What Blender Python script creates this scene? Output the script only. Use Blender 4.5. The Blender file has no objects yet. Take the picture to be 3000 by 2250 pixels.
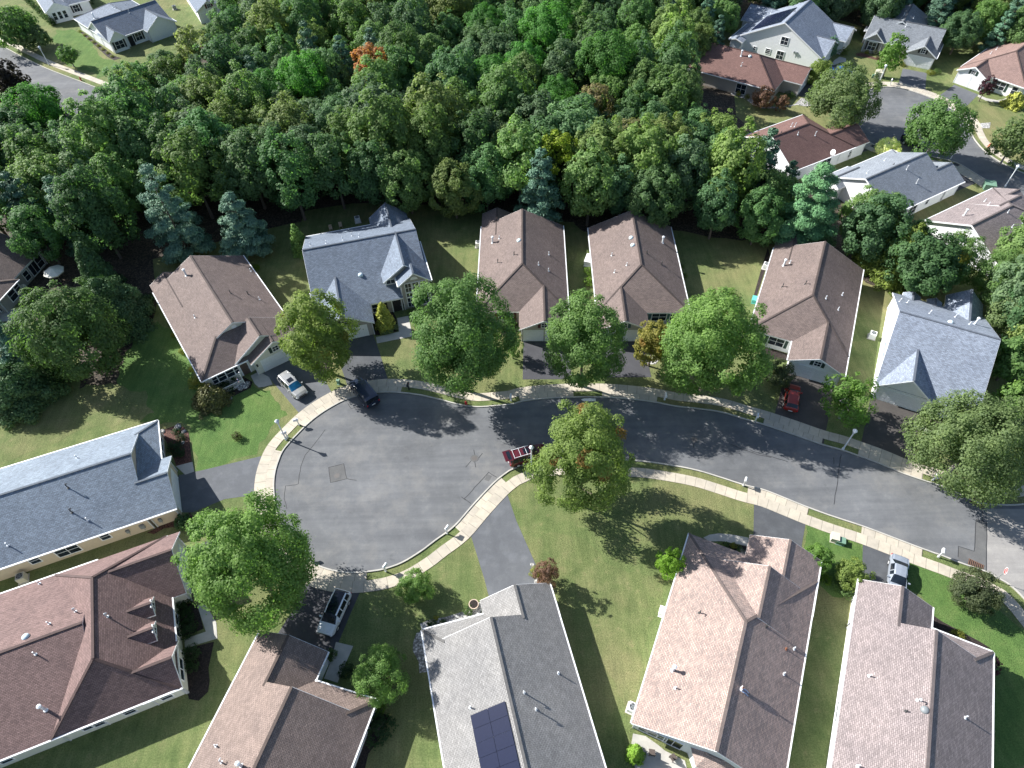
import bpy, bmesh, math, random
import numpy as np
from mathutils import Vector, Matrix
from mathutils.geometry import tessellate_polygon
R = math.radians
# ---------------------------------------------------------------- camera, sky, sun, exposure
sc = bpy.context.scene
C = sc.collection
cam = bpy.data.cameras.new('camera'); cob = bpy.data.objects.new('camera', cam); C.objects.link(cob)
PITCH, ROLL = R(50.85), R(-1.8)
cam.sensor_fit = 'HORIZONTAL'; cam.sensor_width = 36; cam.lens = 36 * 1927 / 3000
cam.clip_start = .5; cam.clip_end = 3000
cob.location = (0, 0, 69)
cob.matrix_world = Matrix.Translation((0, 0, 69)) @ Matrix.Rotation(R(90) - PITCH, 4, 'X') @ Matrix.Rotation(ROLL, 4, 'Z')
sc.camera = cob
SUN_EL, SUN_AZ = R(34.5), R(154.3)            # azimuth measured from +x towards +y
w = bpy.data.worlds.new('World'); sc.world = w; w.use_nodes = True
nt = w.node_tree; bg = nt.nodes['Background']
sky = nt.nodes.new('ShaderNodeTexSky'); sky.sky_type = 'NISHITA'; sky.sun_disc = False
sky.sun_elevation = SUN_EL; sky.sun_rotation = R(90) - SUN_AZ
nt.links.new(sky.outputs[0], bg.inputs[0]); bg.inputs[1].default_value = .08
sl = bpy.data.lights.new('sun', 'SUN'); sl.energy = 5.0; sl.angle = R(.5); sl.color = (1, .98, .94)
so = bpy.data.objects.new('sun', sl); C.objects.link(so)
so.rotation_euler = Vector((math.cos(SUN_EL) * math.cos(SUN_AZ), math.cos(SUN_EL) * math.sin(SUN_AZ), math.sin(SUN_EL))).to_track_quat('Z', 'Y').to_euler()
vs = sc.view_settings; vs.view_transform = 'Standard'; vs.look = 'None'; vs.gamma = 1; vs.exposure = 1.02
sc.cycles.max_bounces = 6; sc.cycles.transparent_max_bounces = 6
random.seed(11); rng = np.random.default_rng(11)
D = {'HOUSES': [{'n': 'H1',
             'org': (-40.93, 56.02),
             'az': -55.7,
             'label': 'brown roofed cream house with stepped front gables, white porch railing and a flag',
             'roof': 'r_brown',
             'wall': 'w_cream',
             'sh': 's_green',
             'bodies': [(-21.4, -4.1, 0, 14, 2.7, (None, None, 0.5, 0.5)), (-4.4, 0, 0, 10, 2.7, (None, 0.5, 0.5, None)), (-4.45, -0.15, 4.5, 13.75, 2.7, (None, None, 0.64, 0.64)),
                        (-3, 1.15, 6.36, 14, 2.7, (None, None, 0.575, 0.575)), (-23.3, -14, 0, 5.2, 2.7, (None, None, 0.5, 0.5))],
             'ops': [('gar', 'u+', 0.725, 10.25, 1.08, 4.9, 2.15, {}), ('win', 'u+', 0.725, 10.2, 3.2, 0.75, 0.8, {'g': (2, 2), 'sh': 1}), ('rvent', 'u+', -4.48, 7, 5.1, 0.7, 0.7, {}),
                     ('win', 'u+', -0.395, 1.55, 1.6, 0.6, 1.3, {'g': (1, 2)}), ('win', 'u+', -0.395, 2.5, 1.6, 1.0, 1.4, {'g': (1, 2)}), ('win', 'u+', -0.395, 3.65, 1.6, 1.0, 1.4, {'g': (1, 2)}),
                     ('win', 'u+', -0.395, 4.55, 1.6, 0.5, 1.3, {'g': (1, 2)}), ('door', 'u+', -0.395, 5.6, 1.08, 1.0, 2.1, {}), ('lamp', 'u+', 0.725, 7.1, 1.8, 0.2, 0.35, {})],
             'vents': [('stack', -18.62, 5.16, 5.27), ('pipe', -10.34, 3.29, 4.34), ('goose', -11.04, 9.02, 5.19), ('goose', -10.6, 11.1, 4.15), ('pipe', -9.17, 12.08, 3.66), ('pipe', -16.79, 13.51, 2.94)]},
            {'n': 'H2',
             'org': (-20.53, 69.58),
             'az': -75.8,
             'label': 'large slate roofed taupe house with a tall nine pane window over two floors',
             'roof': 'r_slate',
             'wall': 'w_taupe',
             'sh': 's_black',
             'bodies': [(-18.6, 0, -7.5, 5.2, 2.7, (0.495, 0.495, None, None)), (-9.6, -1.75, 2.8, 9.7, 4.65, (None, None, 0.76, 0.76)), (-2.1, 0.05, 4.75, 9.68, 5.0, (None, None, 0.8, 0.8)),
                        (-4.95, 3.8, -7.9, 0.45, 2.7, (None, None, 0.56, 0.56)), (-20.5, -9, 2.9, 9.1, 2.7, (None, None, 0.76, 0.76)), (-14.02, -4.6, 5.15, 9.35, 4.975, (0.495, 0.495, None, None)),
                        (-18.6, -9.35, 5.15, 9.35, 2.7, (0.495, None, None, None))],
             'ops': [('gar', 'u+', 3.375, -3.3, 1.08, 4.9, 2.15, {}), ('win', 'u+', 3.375, -3.6, 3.4, 0.75, 0.8, {'g': (2, 2), 'sh': 1}), ('win', 'u+', -0.38, 1.35, 1.5, 1.7, 1.5, {'g': (2, 2), 'sh': 1}),
                     ('door', 'u+', -0.38, 4.15, 1.15, 1.3, 2.3, {'dark': 1}), ('win', 'u+', -0.36, 6.2, 1.3, 0.85, 1.7, {'g': (2, 2)}), ('win', 'u+', -0.36, 7.3, 1.3, 0.85, 1.7, {'g': (2, 2)}),
                     ('win', 'u+', -0.36, 8.4, 1.3, 0.85, 1.7, {'g': (2, 2)}), ('win', 'u+', -0.36, 6.2, 2.72, 0.85, 0.7, {'g': (2, 1)}), ('win', 'u+', -0.36, 7.3, 2.72, 0.85, 0.7, {'g': (2, 1)}),
                     ('win', 'u+', -0.36, 8.4, 2.72, 0.85, 0.7, {'g': (2, 1)}), ('win', 'u+', -0.36, 6.2, 4.1, 0.85, 1.6, {'g': (2, 2)}), ('win', 'u+', -0.36, 7.3, 4.1, 0.85, 1.6, {'g': (2, 2)}),
                     ('win', 'u+', -0.36, 8.4, 4.1, 0.85, 1.6, {'g': (2, 2)}), ('hvent', 'u+', -0.36, 7.22, 5.45, 1.1, 0.55, {}), ('win', 'u+', -2.145, 3.95, 4.35, 1.2, 0.7, {'g': (2, 1)})],
             'vents': [('goose', -11.08, -6.35, 6.42), ('pipe', -10.84, -4.03, 6.54), ('goose', -10.96, -1.53, 6.48), ('goose', -12.72, -0.15, 5.61), ('pipe', -11.02, 0.91, 6.45), ('dome', -4.3, -0.08, 4.82)]},
            {'n': 'H3',
             'org': (-4.03, 90.31),
             'az': -91.9,
             'label': 'brown hip roofed tan house with maroon shutters beside the slate roofed house',
             'roof': 'r_brown',
             'wall': 'w_tan',
             'sh': 's_maroon',
             'bodies': [(3.3, 22.9, 0, 13.2, 2.7, (None, 0.5, 0.5, 0.5)), (19.299999999999997, 26.5, 6.1, 13.2, 2.7, (None, None, 0.5, 0.5)), (0, 7, 0, 5, 2.7, (None, None, 0.5, 0.5))],
             'ops': [('gar', 'u+', 26.105, 8.129999999999999, 1.08, 2.6, 2.15, {}), ('gar', 'u+', 26.105, 11.169999999999998, 1.08, 2.6, 2.15, {}), ('win', 'u+', 26.105, 9.649999999999999, 3.2, 0.75, 0.8, {'g': (2, 2), 'sh': 1}),
                     ('win', 'u+', 22.52, 4.2, 1.55, 2.0, 1.5, {'g': (2, 2), 'sh': 1})],
             'vents': [('stack', 8.69, 2.01, 3.7), ('pipe', 8.37, 3.06, 4.23), ('dome', 10.85, 6.14, 5.77), ('goose', 13.66, 5.4, 5.39), ('goose', 13.93, 2.95, 4.17), ('pipe', 11.99, 10.61, 3.99), ('pipe', 15.8, 10.47, 4.06),
                       ('pipe', 15.27, 8.99, 4.8)]},
            {'n': 'H4',
             'org': (13.0, 85.8),
             'az': -91.9,
             'label': 'brown hip roofed grey house with two roof domes beside green rounded shrubs',
             'roof': 'r_brown',
             'wall': 'w_grey',
             'sh': 's_teal',
             'bodies': [(0, 19.4, 0, 13.2, 2.7, (None, 0.5, 0.5, 0.5)), (15.799999999999999, 22.7, 0, 7.1, 2.7, (None, None, 0.5, 0.5))],
             'ops': [('gar', 'u+', 22.305, 2.03, 1.08, 2.6, 2.15, {}), ('gar', 'u+', 22.305, 5.07, 1.08, 2.6, 2.15, {}), ('win', 'u+', 22.305, 3.55, 3.2, 0.75, 0.8, {'g': (2, 2), 'sh': 1}),
                     ('win', 'u+', 19.02, 9.0, 1.55, 2.0, 1.5, {'g': (2, 2), 'sh': 1}), ('win', 'u+', 19.02, 11.2, 1.5, 1.2, 1.5, {'g': (1, 2)})],
             'vents': [('dome', 6.36, 5.88, 5.64), ('dome', 8.12, 5.94, 5.66), ('stack', 5.29, 11.0, 3.8), ('pipe', 8.61, 2.9, 4.14), ('pipe', 12.47, 2.98, 4.18), ('pipe', 11.91, 4.71, 5.05), ('goose', 9.7, 7.84, 5.38),
                       ('goose', 11.0, 10.0, 4.3)]},
            {'n': 'H5',
             'org': (42.54, 82.44),
             'az': -115.6,
             'label': 'brown hip roofed white house with dark green shutters and a red car in its drive',
             'roof': 'r_brown',
             'wall': 'w_white',
             'sh': 's_dgreen',
             'bodies': [(3.3, 22.25, 0, 13.05, 2.7, (None, 0.5, 0.5, 0.5)), (18.65, 25.9, 5.8, 13.05, 2.7, (None, None, 0.5, 0.5)), (0, 7, 0, 5, 2.7, (None, None, 0.5, 0.5))],
             'ops': [('gar', 'u+', 25.505, 7.905000000000001, 1.08, 2.6, 2.15, {}), ('gar', 'u+', 25.505, 10.945, 1.08, 2.6, 2.15, {}), ('win', 'u+', 25.505, 9.425, 3.2, 0.75, 0.8, {'g': (2, 2), 'sh': 1}),
                     ('win', 'u+', 21.87, 3.95, 1.55, 2.0, 1.5, {'g': (2, 2), 'sh': 1})],
             'vents': [('stack', 8.24, 2.01, 3.7), ('pipe', 7.76, 2.72, 4.05), ('goose', 13.36, 2.61, 4.0), ('goose', 13.2, 5.33, 5.36), ('pipe', 11.77, 10.56, 3.94), ('pipe', 15.11, 10.41, 4.01), ('pipe', 14.69, 8.39, 5.03)]},
            {'n': 'H6',
             'org': (46.71, 52.14),
             'az': -117.6,
             'label': 'pale blue grey roofed white house with twin garage doors beside the clipped hedge',
             'roof': 'r_pale',
             'wall': 'w_white',
             'sh': 's_black',
             'bodies': [(-18.7, 0, -0.1, 11.8, 2.7, (0.49, 0.49, None, None)), (-8, 0.35, 0.05, 6.65, 2.72, (None, None, 0.8, 0.8)), (-21.3, -12, 6.75, 11.6, 2.7, (None, None, 0.86, 0.86)),
                        (-19.3, -17.0, 1.2, 3.6, 2.75, (None, None, 0.55, 0.55)), (-19.3, -17.0, 4.4, 6.4, 2.75, (None, None, 0.55, 0.55))],
             'ops': [('gar', 'u+', -0.045, 1.85, 1.08, 2.5, 2.15, {}), ('gar', 'u+', -0.045, 4.75, 1.08, 2.6, 2.15, {}), ('hvent', 'u+', -0.045, 3.3, 4.3, 0.8, 0.4, {}), ('win', 'u+', -0.38, 7.7, 1.5, 1.2, 1.5, {'g': (2, 2)}),
                     ('win', 'u+', -0.38, 9.3, 1.5, 1.0, 1.5, {'g': (1, 2)})],
             'vents': [('goose', -14.33, 0.4, 4.84), ('pipe', -14.94, 1.46, 4.54), ('goose', -12.37, 3.94, 5.8), ('pipe', -14.25, 7.38, 4.88), ('dome', -10.88, 6.27, 6.53), ('stack', -13.39, 9.6, 5.3),
                       ('pipe', -12.51, 8.8, 5.73)]},
            {'n': 'H7',
             'org': (-44.77, 49.86),
             'az': 21.3,
             'label': 'blue grey roofed beige house with mulched flower bed by its front windows',
             'roof': 'r_blue',
             'wall': 'w_beige',
             'sh': 's_black',
             'bodies': [(-25, -2.0, -14, 0, 2.7, (None, None, 0.5, 0.5)), (-2.35, 0, -10.5, 0, 2.7, (None, 0.5, None, 0.5)), (-2.4, 1.15, -14, -6.2, 2.7, (None, None, 0.5, 0.5))],
             'ops': [('gar', 'u+', 0.74, -10.2, 1.08, 4.9, 2.15, {}), ('win', 'v-', -13.62, -14.31, 1.63, 0.95, 1.1, {'g': (1, 2)}), ('win', 'v-', -13.62, -11.06, 1.37, 2.3, 1.5, {'g': (2, 2)}),
                     ('win', 'v-', -13.62, -7.04, 1.61, 0.95, 1.1, {'g': (1, 2)}), ('win', 'u+', -0.395, -1.9, 1.5, 0.8, 1.5, {'g': (1, 2)}), ('win', 'u+', -0.395, -3.1, 1.5, 1.1, 1.5, {'g': (1, 2)}),
                     ('win', 'u+', -0.395, -4.3, 1.5, 0.8, 1.5, {'g': (1, 2)}), ('meter', 'v-', -13.62, -3.23, 1.2, 0.5, 0.7, {}), ('meter', 'v-', -13.62, -4.79, 1.2, 0.35, 0.5, {}),
                     ('meter', 'v-', -13.59, -1.26, 1.2, 0.35, 0.6, {})],
             'vents': [('pipe', -8.55, -3.6, 4.5), ('goose', -8.99, -8.42, 5.49), ('goose', -9.21, -10.94, 4.23), ('pipe', -7.87, -12.2, 3.59), ('pipe', -15.93, -12.04, 3.67)]},
            {'n': 'H8',
             'org': (-37.35, 34.38),
             'az': 21.3,
             'label': 'red brown roofed cream house with two small dormers facing its front path',
             'roof': 'r_red',
             'wall': 'w_cream',
             'sh': 's_black',
             'bodies': [(-12.9, -1.5, -17.1, 0, 2.7, (0.67, 0.6, 0.83, 0.85)), (-7.6, -0.1, -7.6, 0, 2.7, (None, None, 0.76, 0.76)), (-27, -8.6, -17.1, 0, 2.7, (None, None, 0.385, 0.385)),
                        (-4.95, -1.3, -17.15, -12.35, 2.7, (None, None, 0.84, 0.84)), (-6.6, -2.75, -9.5, -7.4, 4.0, (None, None, 0.8, 0.8)), (-6.6, -2.75, -12.2, -10.1, 4.0, (None, None, 0.8, 0.8))],
             'ops': [('gar', 'u+', -0.495, -3.8, 1.08, 4.9, 2.15, {}), ('win', 'u+', -3.19, -8.45, 4.2, 0.7, 0.8, {'g': (2, 2)}), ('win', 'u+', -3.205, -11.15, 4.2, 0.7, 0.8, {'g': (2, 2)}),
                     ('win', 'u+', -1.725, -14.75, 1.9, 2.2, 1.9, {'g': (2, 2)}), ('win', 'u+', -1.88, -9.2, 1.5, 1.2, 1.6, {'g': (1, 2)}), ('win', 'u+', -1.88, -10.6, 1.5, 1.0, 1.6, {'g': (1, 2)}),
                     ('win', 'v-', -16.72, -3.38, 1.2, 1.0, 1.0, {'g': (1, 2)}), ('win', 'v-', -16.72, -6.77, 1.2, 1.0, 1.0, {'g': (1, 2)}), ('win', 'v-', -16.69, -9.45, 1.2, 1.0, 1.0, {'g': (1, 2)}),
                     ('win', 'v-', -16.69, -10.5, 1.36, 0.8, 1.0, {'g': (1, 2)}), ('win', 'v-', -16.69, -17.45, 1.32, 1.0, 1.0, {'g': (1, 2)})],
             'vents': [('pipe', -14.29, -0.52, 2.9), ('goose', -9.54, -6.73, 5.29), ('pipe', -11.84, -7.1, 5.43), ('dome', -13.77, -7.75, 5.68), ('pipe', -12.93, -9.76, 5.52), ('stack', -12.88, -14.57, 3.67),
                       ('goose', -6.47, -8.73, 5.68)]},
            {'n': 'H9',
             'org': (-26.17, 22.69),
             'az': 72.8,
             'label': 'brown roofed white house whose drive holds the white crossover',
             'roof': 'r_brown2',
             'wall': 'w_white',
             'sh': 's_black',
             'bodies': [(-24, -4.05, -13.9, 0, 2.7, (None, None, 0.5, 0.5)), (-4.4, -2.4, -13.9, -5, 2.7, (None, 0.5, 0.5, None)), (-4.45, 0.4, -7.55, 0, 2.7, (None, None, 0.5, 0.5))],
             'ops': [('gar', 'u+', -0.01, -3.8, 1.08, 4.9, 2.15, {}), ('win', 'v-', -13.52, -7, 1.5, 1.4, 1.3, {'g': (2, 2)}), ('win', 'u+', -2.795, -11, 1.5, 1.4, 1.4, {'g': (2, 2)}),
                     ('door', 'u+', -2.795, -8.4, 1.08, 1.0, 2.1, {})],
             'vents': [('pipe', -9.94, -1.8, 3.6), ('goose', -10.98, -3.3, 4.35), ('stack', -10.81, -5.61, 5.5)]},
            {'n': 'H10',
             'org': (-9.76, 22.55),
             'az': -77.1,
             'label': 'grey shingled house with black solar panels on its lit roof slope',
             'roof': 'r_grey',
             'wall': 'w_white',
             'sh': 's_black',
             'bodies': [(1.6, 26, 0, 13.7, 2.7, (None, None, 0.5, 0.5)), (-0.1, 1.95, 0, 9, 2.7, (0.5, None, 0.5, None)), (-1.55, 2.0, 6.25, 13.72, 2.7, (None, None, 0.5, 0.5))],
             'ops': [('gar', 'u-', -1.14, 10, 1.08, 4.9, 2.15, {}), ('win', 'u-', 0.295, 2.5, 1.5, 1.4, 1.4, {'g': (2, 2)})],
             'vents': [('pipe', 8.49, 3.26, 4.32), ('pipe', 7.5, 11.87, 3.61), ('goose', 8.77, 8.19, 5.45), ('goose', 10.3, 8.87, 5.11)],
             'solar': 1},
            {'n': 'H11',
             'org': (18.81, 32.2),
             'az': -115.6,
             'label': 'pinkish shingled white house with a person sitting on its roof',
             'roof': 'r_pink',
             'wall': 'w_white',
             'sh': 's_black',
             'bodies': [(0, 20.6, 0, 13.45, 2.7, (0.39, None, 0.48, 0.53)), (1.95, 7.65, 4.0, 11.9, 3.5, (None, None, 0.53, 0.587)), (-2.5, 4.0, 6.05, 13.5, 2.7, (None, None, 0.5, 0.5))],
             'ops': [('gar', 'u-', -2.09, 9.8, 1.08, 4.9, 2.15, {}), ('win', 'u-', 0.38, 3, 1.5, 1.4, 1.4, {'g': (2, 2)}), ('win', 'u+', 20.22, 1.23, 1.2, 0.8, 1.3, {'g': (1, 2)}),
                     ('win', 'u+', 20.22, 2.13, 1.2, 0.8, 1.3, {'g': (1, 2)}), ('win', 'u+', 20.22, 3.0, 1.2, 0.8, 1.3, {'g': (1, 2)}), ('win', 'u+', 20.22, 4.05, 1.2, 1.6, 2.0, {'g': (2, 1)})],
             'vents': [('goose', 8.77, 3.04, 4.15), ('stack', 14.93, 2.13, 3.72), ('pipe', 16.46, 2.74, 4.01), ('goose', 7.91, 9.05, 5.03), ('pipe', 8.21, 12.2, 3.36), ('rust', 8.7, 11.42, 3.77), ('pipe', 11.05, 11.65, 3.65)],
             'bay': 1},
            {'n': 'H12',
             'org': (35.29, 26.49),
             'az': -116.6,
             'label': 'mauve shingled white house with a grey roof dome by the corner street',
             'roof': 'r_mauve',
             'wall': 'w_white',
             'sh': 's_black',
             'bodies': [(4.0, 28, 0, 12.55, 2.7, (None, None, 0.49, 0.49)), (2.3, 4.35, 4, 12.55, 2.7, (0.5, None, None, 0.5)), (0, 4.4, 0, 7.06, 2.7, (None, None, 0.5, 0.5))],
             'ops': [('gar', 'u-', 0.41, 3.5, 1.08, 4.9, 2.15, {}), ('win', 'v-', 0.38, 12.82, 1.29, 0.9, 1.3, {'g': (1, 2)}), ('win', 'v-', 0.38, 13.82, 1.28, 0.9, 1.3, {'g': (1, 2)})],
             'vents': [('pipe', 9.94, 1.79, 3.57), ('goose', 11.06, 5.35, 5.31), ('gdome', 11.75, 5.87, 5.57), ('dpipe', 12.29, 4.62, 4.96), ('pipe', 10.29, 9.67, 4.11), ('pipe', 18.06, 1.8, 3.58)]},
            {'n': 'H13',
             'org': (-74.33, 84.66),
             'az': -100.5,
             'label': 'dark brown roofed grey house at the wood edge with a patio parasol',
             'roof': 'r_brown',
             'wall': 'w_taupe',
             'sh': 's_black',
             'bodies': [(0, 20, -13, 0, 2.7, (None, None, 0.5, 0.5)), (7, 12, -6, 0.9, 2.7, (0.5, 0.5, None, 0.5))],
             'ops': [('win', 'v+', -0.38, 1.32, 1.29, 1.3, 1.8, {'g': (1, 2)}), ('win', 'v+', -0.38, 2.84, 1.2, 1.6, 1.9, {'g': (2, 1)}), ('win', 'v+', -0.38, 4.63, 1.25, 1.0, 1.5, {'g': (1, 2)}),
                     ('win', 'v+', 0.505, 7.87, 1.75, 1.0, 1.7, {'g': (1, 2)}), ('win', 'v+', 0.505, 9.21, 1.5, 1.3, 1.7, {'g': (1, 2)}), ('win', 'v+', -0.38, 10.98, 1.2, 1.6, 1.8, {'g': (1, 2)})],
             'vents': []},
            {'n': 'H14',
             'org': (-112.7, 176.93),
             'az': -56,
             'label': 'small white gabled house with an arched triple window behind clipped conifers',
             'roof': 'r_slate',
             'wall': 'w_bwhite',
             'sh': 's_black',
             'bodies': [(-16, 0, 0, 5.8, 2.9, (None, None, 0.6, 0.6)), (-16, -2.2, 5.2, 11, 2.7, (0.5, 0.5, None, None))],
             'ops': [('win', 'u+', -0.38, 1.7, 1.6, 0.75, 1.6, {'g': (1, 2)}), ('win', 'u+', -0.38, 2.9, 1.6, 0.75, 1.6, {'g': (1, 2)}), ('win', 'u+', -0.38, 4.1, 1.6, 0.75, 1.6, {'g': (1, 2)}),
                     ('hvent', 'u+', -0.38, 2.9, 2.9, 0.9, 0.45, {}), ('win', 'u+', -2.595, 7.2, 1.5, 1.3, 1.5, {'g': (2, 2), 'sh': 1})],
             'vents': []},
            {'n': 'H15',
             'org': (-91.58, 160.42),
             'az': -45,
             'label': 'white house with slate roof, two front gables and black shutters',
             'roof': 'r_slate',
             'wall': 'w_bwhite',
             'sh': 's_black',
             'bodies': [(-10.2, 0.6, 0, 16, 2.7, (0.56, 0.56, None, None)), (-5, 1.4, 0, 4.3, 2.7, (None, None, 0.9, 0.9)), (-8, 2.6, 8.7, 16.3, 2.7, (None, None, 0.62, 0.62)), (-18.5, -5, 0.2, 15, 2.7, (0.45, None, 0.42, 0.42))],
             'ops': [('win', 'u+', 1.005, 2.1, 1.5, 1.9, 1.6, {'g': (2, 2), 'sh': 1}), ('door', 'u+', 0.22, 5.2, 1.1, 1.2, 2.2, {'dark': 1}), ('win', 'u+', 0.22, 7.2, 1.5, 1.5, 1.6, {'g': (2, 2), 'sh': 1}),
                     ('hvent', 'u+', 2.19, 12.5, 4.1, 0.7, 0.35, {})],
             'vents': [('stack', -11.43, 2.89, 3.83), ('pipe', -7.72, 7.3, 5.67), ('pipe', -8.91, 7.16, 5.62), ('goose', -9.8, 10.61, 4.54), ('goose', -3.91, 8.76, 5.22)]},
            {'n': 'H16',
             'org': (-74.55, 174.4),
             'az': -61.6,
             'label': 'white house with maroon shuttered gable window half hidden by the wood',
             'roof': 'r_slate',
             'wall': 'w_bwhite',
             'sh': 's_maroon',
             'bodies': [(-18, 0, 0, 6.6, 3.0, (None, None, 0.6, 0.6)), (-18, -6, 0.05, 13, 2.7, (None, None, 0.5, 0.5))],
             'ops': [('win', 'u+', -0.38, 3.4, 3.6, 0.8, 0.8, {'g': (2, 2), 'sh': 1}), ('gar', 'u+', -0.38, 3.3, 1.08, 4.6, 2.15, {})],
             'vents': []},
            {'n': 'H17',
             'org': (67.92, 140.27),
             'az': 51.8,
             'label': 'tall white two floor house with solar panels and four pane windows in its gable',
             'roof': 'r_pale',
             'wall': 'w_bwhite',
             'sh': 's_black',
             'bodies': [(0, 14.5, 0, 19.2, 3.0, (None, None, 0.52, 0.52)), (1.3, 9.0, -0.4, 7, 3.0, (0.5, 0.5, None, None)), (10.5, 17.5, -1.5, 8, 3.0, (0.5, 0.5, None, None)), (9, 17.5, 15, 22.3, 2.7, (0.5, 0.5, None, None)),
                        (-1.8, 8, 17, 20.3, 2.7, (None, None, 0.3, 0.35))],
             'ops': [('win', 'u-', 0.38, 8.72, 4.29, 1.5, 1.5, {'g': (2, 2)}), ('win', 'u-', 0.38, 8.83, 1.22, 1.5, 1.7, {'g': (2, 2)}), ('win', 'u-', 0.38, 11.67, 1.39, 1.0, 1.0, {'g': (1, 3)}),
                     ('win', 'u-', 0.38, 14.75, 1.28, 0.5, 0.7, {'g': (1, 2)}), ('meter', 'u-', 0.38, 6.01, 2.64, 0.25, 0.4, {}), ('meter', 'u-', 0.38, 5.42, 2.62, 0.25, 0.4, {})],
             'vents': [('pipe', 12.19, 16.83, 4.29), ('pipe', 10.21, 17.55, 3.86), ('dpipe', 7.42, 10.33, 7.61)],
             'solar': 2},
            {'n': 'H18',
             'org': (54.4, 127.49),
             'az': -35.1,
             'label': 'red brown roofed tan house in front of the tall white house',
             'roof': 'r_red2',
             'wall': 'w_tan',
             'sh': 's_black',
             'bodies': [(-19, 0, 0, 13, 2.7, (None, 0.5, 0.5, 0.5)), (-3.9, 3.8, 5.55, 13, 2.7, (None, None, 0.5, 0.5))],
             'ops': [('win', 'v-', 0.38, -6.75, 1.27, 2.0, 1.9, {'g': (2, 2)}), ('gar', 'u+', 3.405, 9.3, 1.08, 4.9, 2.15, {})],
             'vents': [('stack', -9.69, 5.31, 5.34), ('dome', -7.98, 5.66, 5.52), ('goose', -8.62, 3.33, 4.36)]},
            {'n': 'H19',
             'org': (80.42, 149.46),
             'az': -123,
             'label': 'grey roofed taupe house with a wide blue white garage door and two gables',
             'roof': 'r_mid',
             'wall': 'w_taupe',
             'sh': 's_black',
             'bodies': [(-9.6, 0, -0.1, 14.7, 2.7, (0.66, 0.66, None, None)), (-5, 0.3, 0, 4.35, 2.7, (None, None, 0.8, 0.8)), (-6, 2.3, 9.15, 15.4, 2.7, (None, None, 0.62, 0.62)),
                        (-15, -4, -0.9, 12.9, 2.7, (None, None, 0.48, 0.48))],
             'ops': [('win', 'u+', -0.095, 2.1, 1.5, 1.6, 1.6, {'g': (2, 2), 'sh': 1}), ('door', 'u+', -0.38, 5.3, 1.1, 1.1, 2.2, {}), ('win', 'u+', 1.89, 12.3, 3.4, 0.8, 0.8, {'g': (2, 2), 'sh': 1}),
                     ('gar', 'u+', 1.89, 12.3, 1.1, 4.9, 2.2, {})],
             'vents': [('dome', -14.91, -0.66, 2.81), ('pipe', -12.15, 0.77, 3.5), ('pipe', -8.26, 5.44, 5.74), ('pipe', -8.75, 7.5, 5.28), ('goose', -3.81, 6.91, 5.21)]},
            {'n': 'H20',
             'org': (94.02, 134.1),
             'az': -140.2,
             'label': 'rosy brown roofed white house with twin sunlit garage doors',
             'roof': 'r_rose',
             'wall': 'w_white',
             'sh': 's_dgreen',
             'bodies': [(-18.6, -2, 0, 13, 2.7, (None, 0.5, 0.5, 0.5)), (-5.3, 0, 0, 6.3, 2.7, (None, None, 0.5, 0.5))],
             'ops': [('gar', 'u+', -0.395, 1.75, 1.08, 2.4, 2.15, {}), ('gar', 'u+', -0.395, 4.5, 1.08, 2.4, 2.15, {}), ('win', 'u+', -0.395, 3.15, 3.0, 0.7, 0.7, {'g': (2, 2), 'sh': 1}),
                     ('win', 'u+', -2.38, 8.3, 1.5, 2.0, 1.5, {'g': (2, 2), 'sh': 1}), ('win', 'u+', -2.38, 11.2, 1.5, 1.0, 1.4, {'g': (1, 2)})],
             'vents': [('pipe', -8.94, 2.27, 3.83), ('pipe', -11.7, 2.21, 3.8)]},
            {'n': 'H21',
             'org': (66.47, 108.19),
             'az': 27.6,
             'label': 'red brown roofed white house with a satellite dish on its eave',
             'roof': 'r_red2',
             'wall': 'w_white',
             'sh': 's_black',
             'bodies': [(-18.5, -3.4, 0, 13.1, 2.7, (None, 0.5, 0.5, 0.5)), (-7.1, 0, 0, 7.15, 2.7, (None, None, 0.5, 0.5))],
             'ops': [('win', 'v-', 0.38, -9.92, 1.4, 2.2, 1.6, {'g': (2, 2)}), ('win', 'v-', 0.38, -3.87, 1.2, 0.6, 1.2, {'g': (1, 2)}), ('gar', 'u+', -0.395, 3.6, 1.08, 4.9, 2.15, {})],
             'vents': [('goose', -12.11, 8.25, 5.12), ('goose', -12.15, 7.49, 5.5), ('pipe', -13.44, 5.41, 5.4), ('goose', -10.14, 4.28, 4.83), ('dpipe', -15.89, 6.99, 5.75)],
             'dish': 'Y7'},
            {'n': 'H22',
             'org': (77.77, 95.06),
             'az': 28.6,
             'label': 'slate roofed white house behind the big pine beside the upper road',
             'roof': 'r_slate2',
             'wall': 'w_bwhite',
             'sh': 's_black',
             'bodies': [(-18.3, -3.7, 0, 13, 2.7, (None, None, 0.5, 0.5)), (-4.05, -2.3, 4, 13, 2.7, (None, 0.5, None, 0.5)), (-4.1, 0, 0, 7.1, 2.7, (None, None, 0.5, 0.5)), (-19.6, -13, 9.5, 13.4, 2.7, (None, None, 0.5, 0.5))],
             'ops': [('win', 'v-', 0.38, -11.66, 1.21, 1.8, 1.5, {'g': (2, 2)}), ('win', 'v-', 0.38, -8.24, 1.63, 0.7, 1.2, {'g': (1, 2)}), ('gar', 'u+', -0.41, 3.6, 1.08, 4.9, 2.15, {})],
             'vents': [('pipe', -8.75, 10.01, 4.19), ('pipe', -15.59, 8.23, 5.08), ('goose', -9.68, 5.36, 5.38), ('goose', -9.53, 2.87, 4.13), ('pipe', -16.14, 1.85, 3.61), ('dpipe', -10.59, 7.29, 5.55)]},
            {'n': 'H23',
             'org': (66.57, 84.9),
             'az': 28.4,
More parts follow.
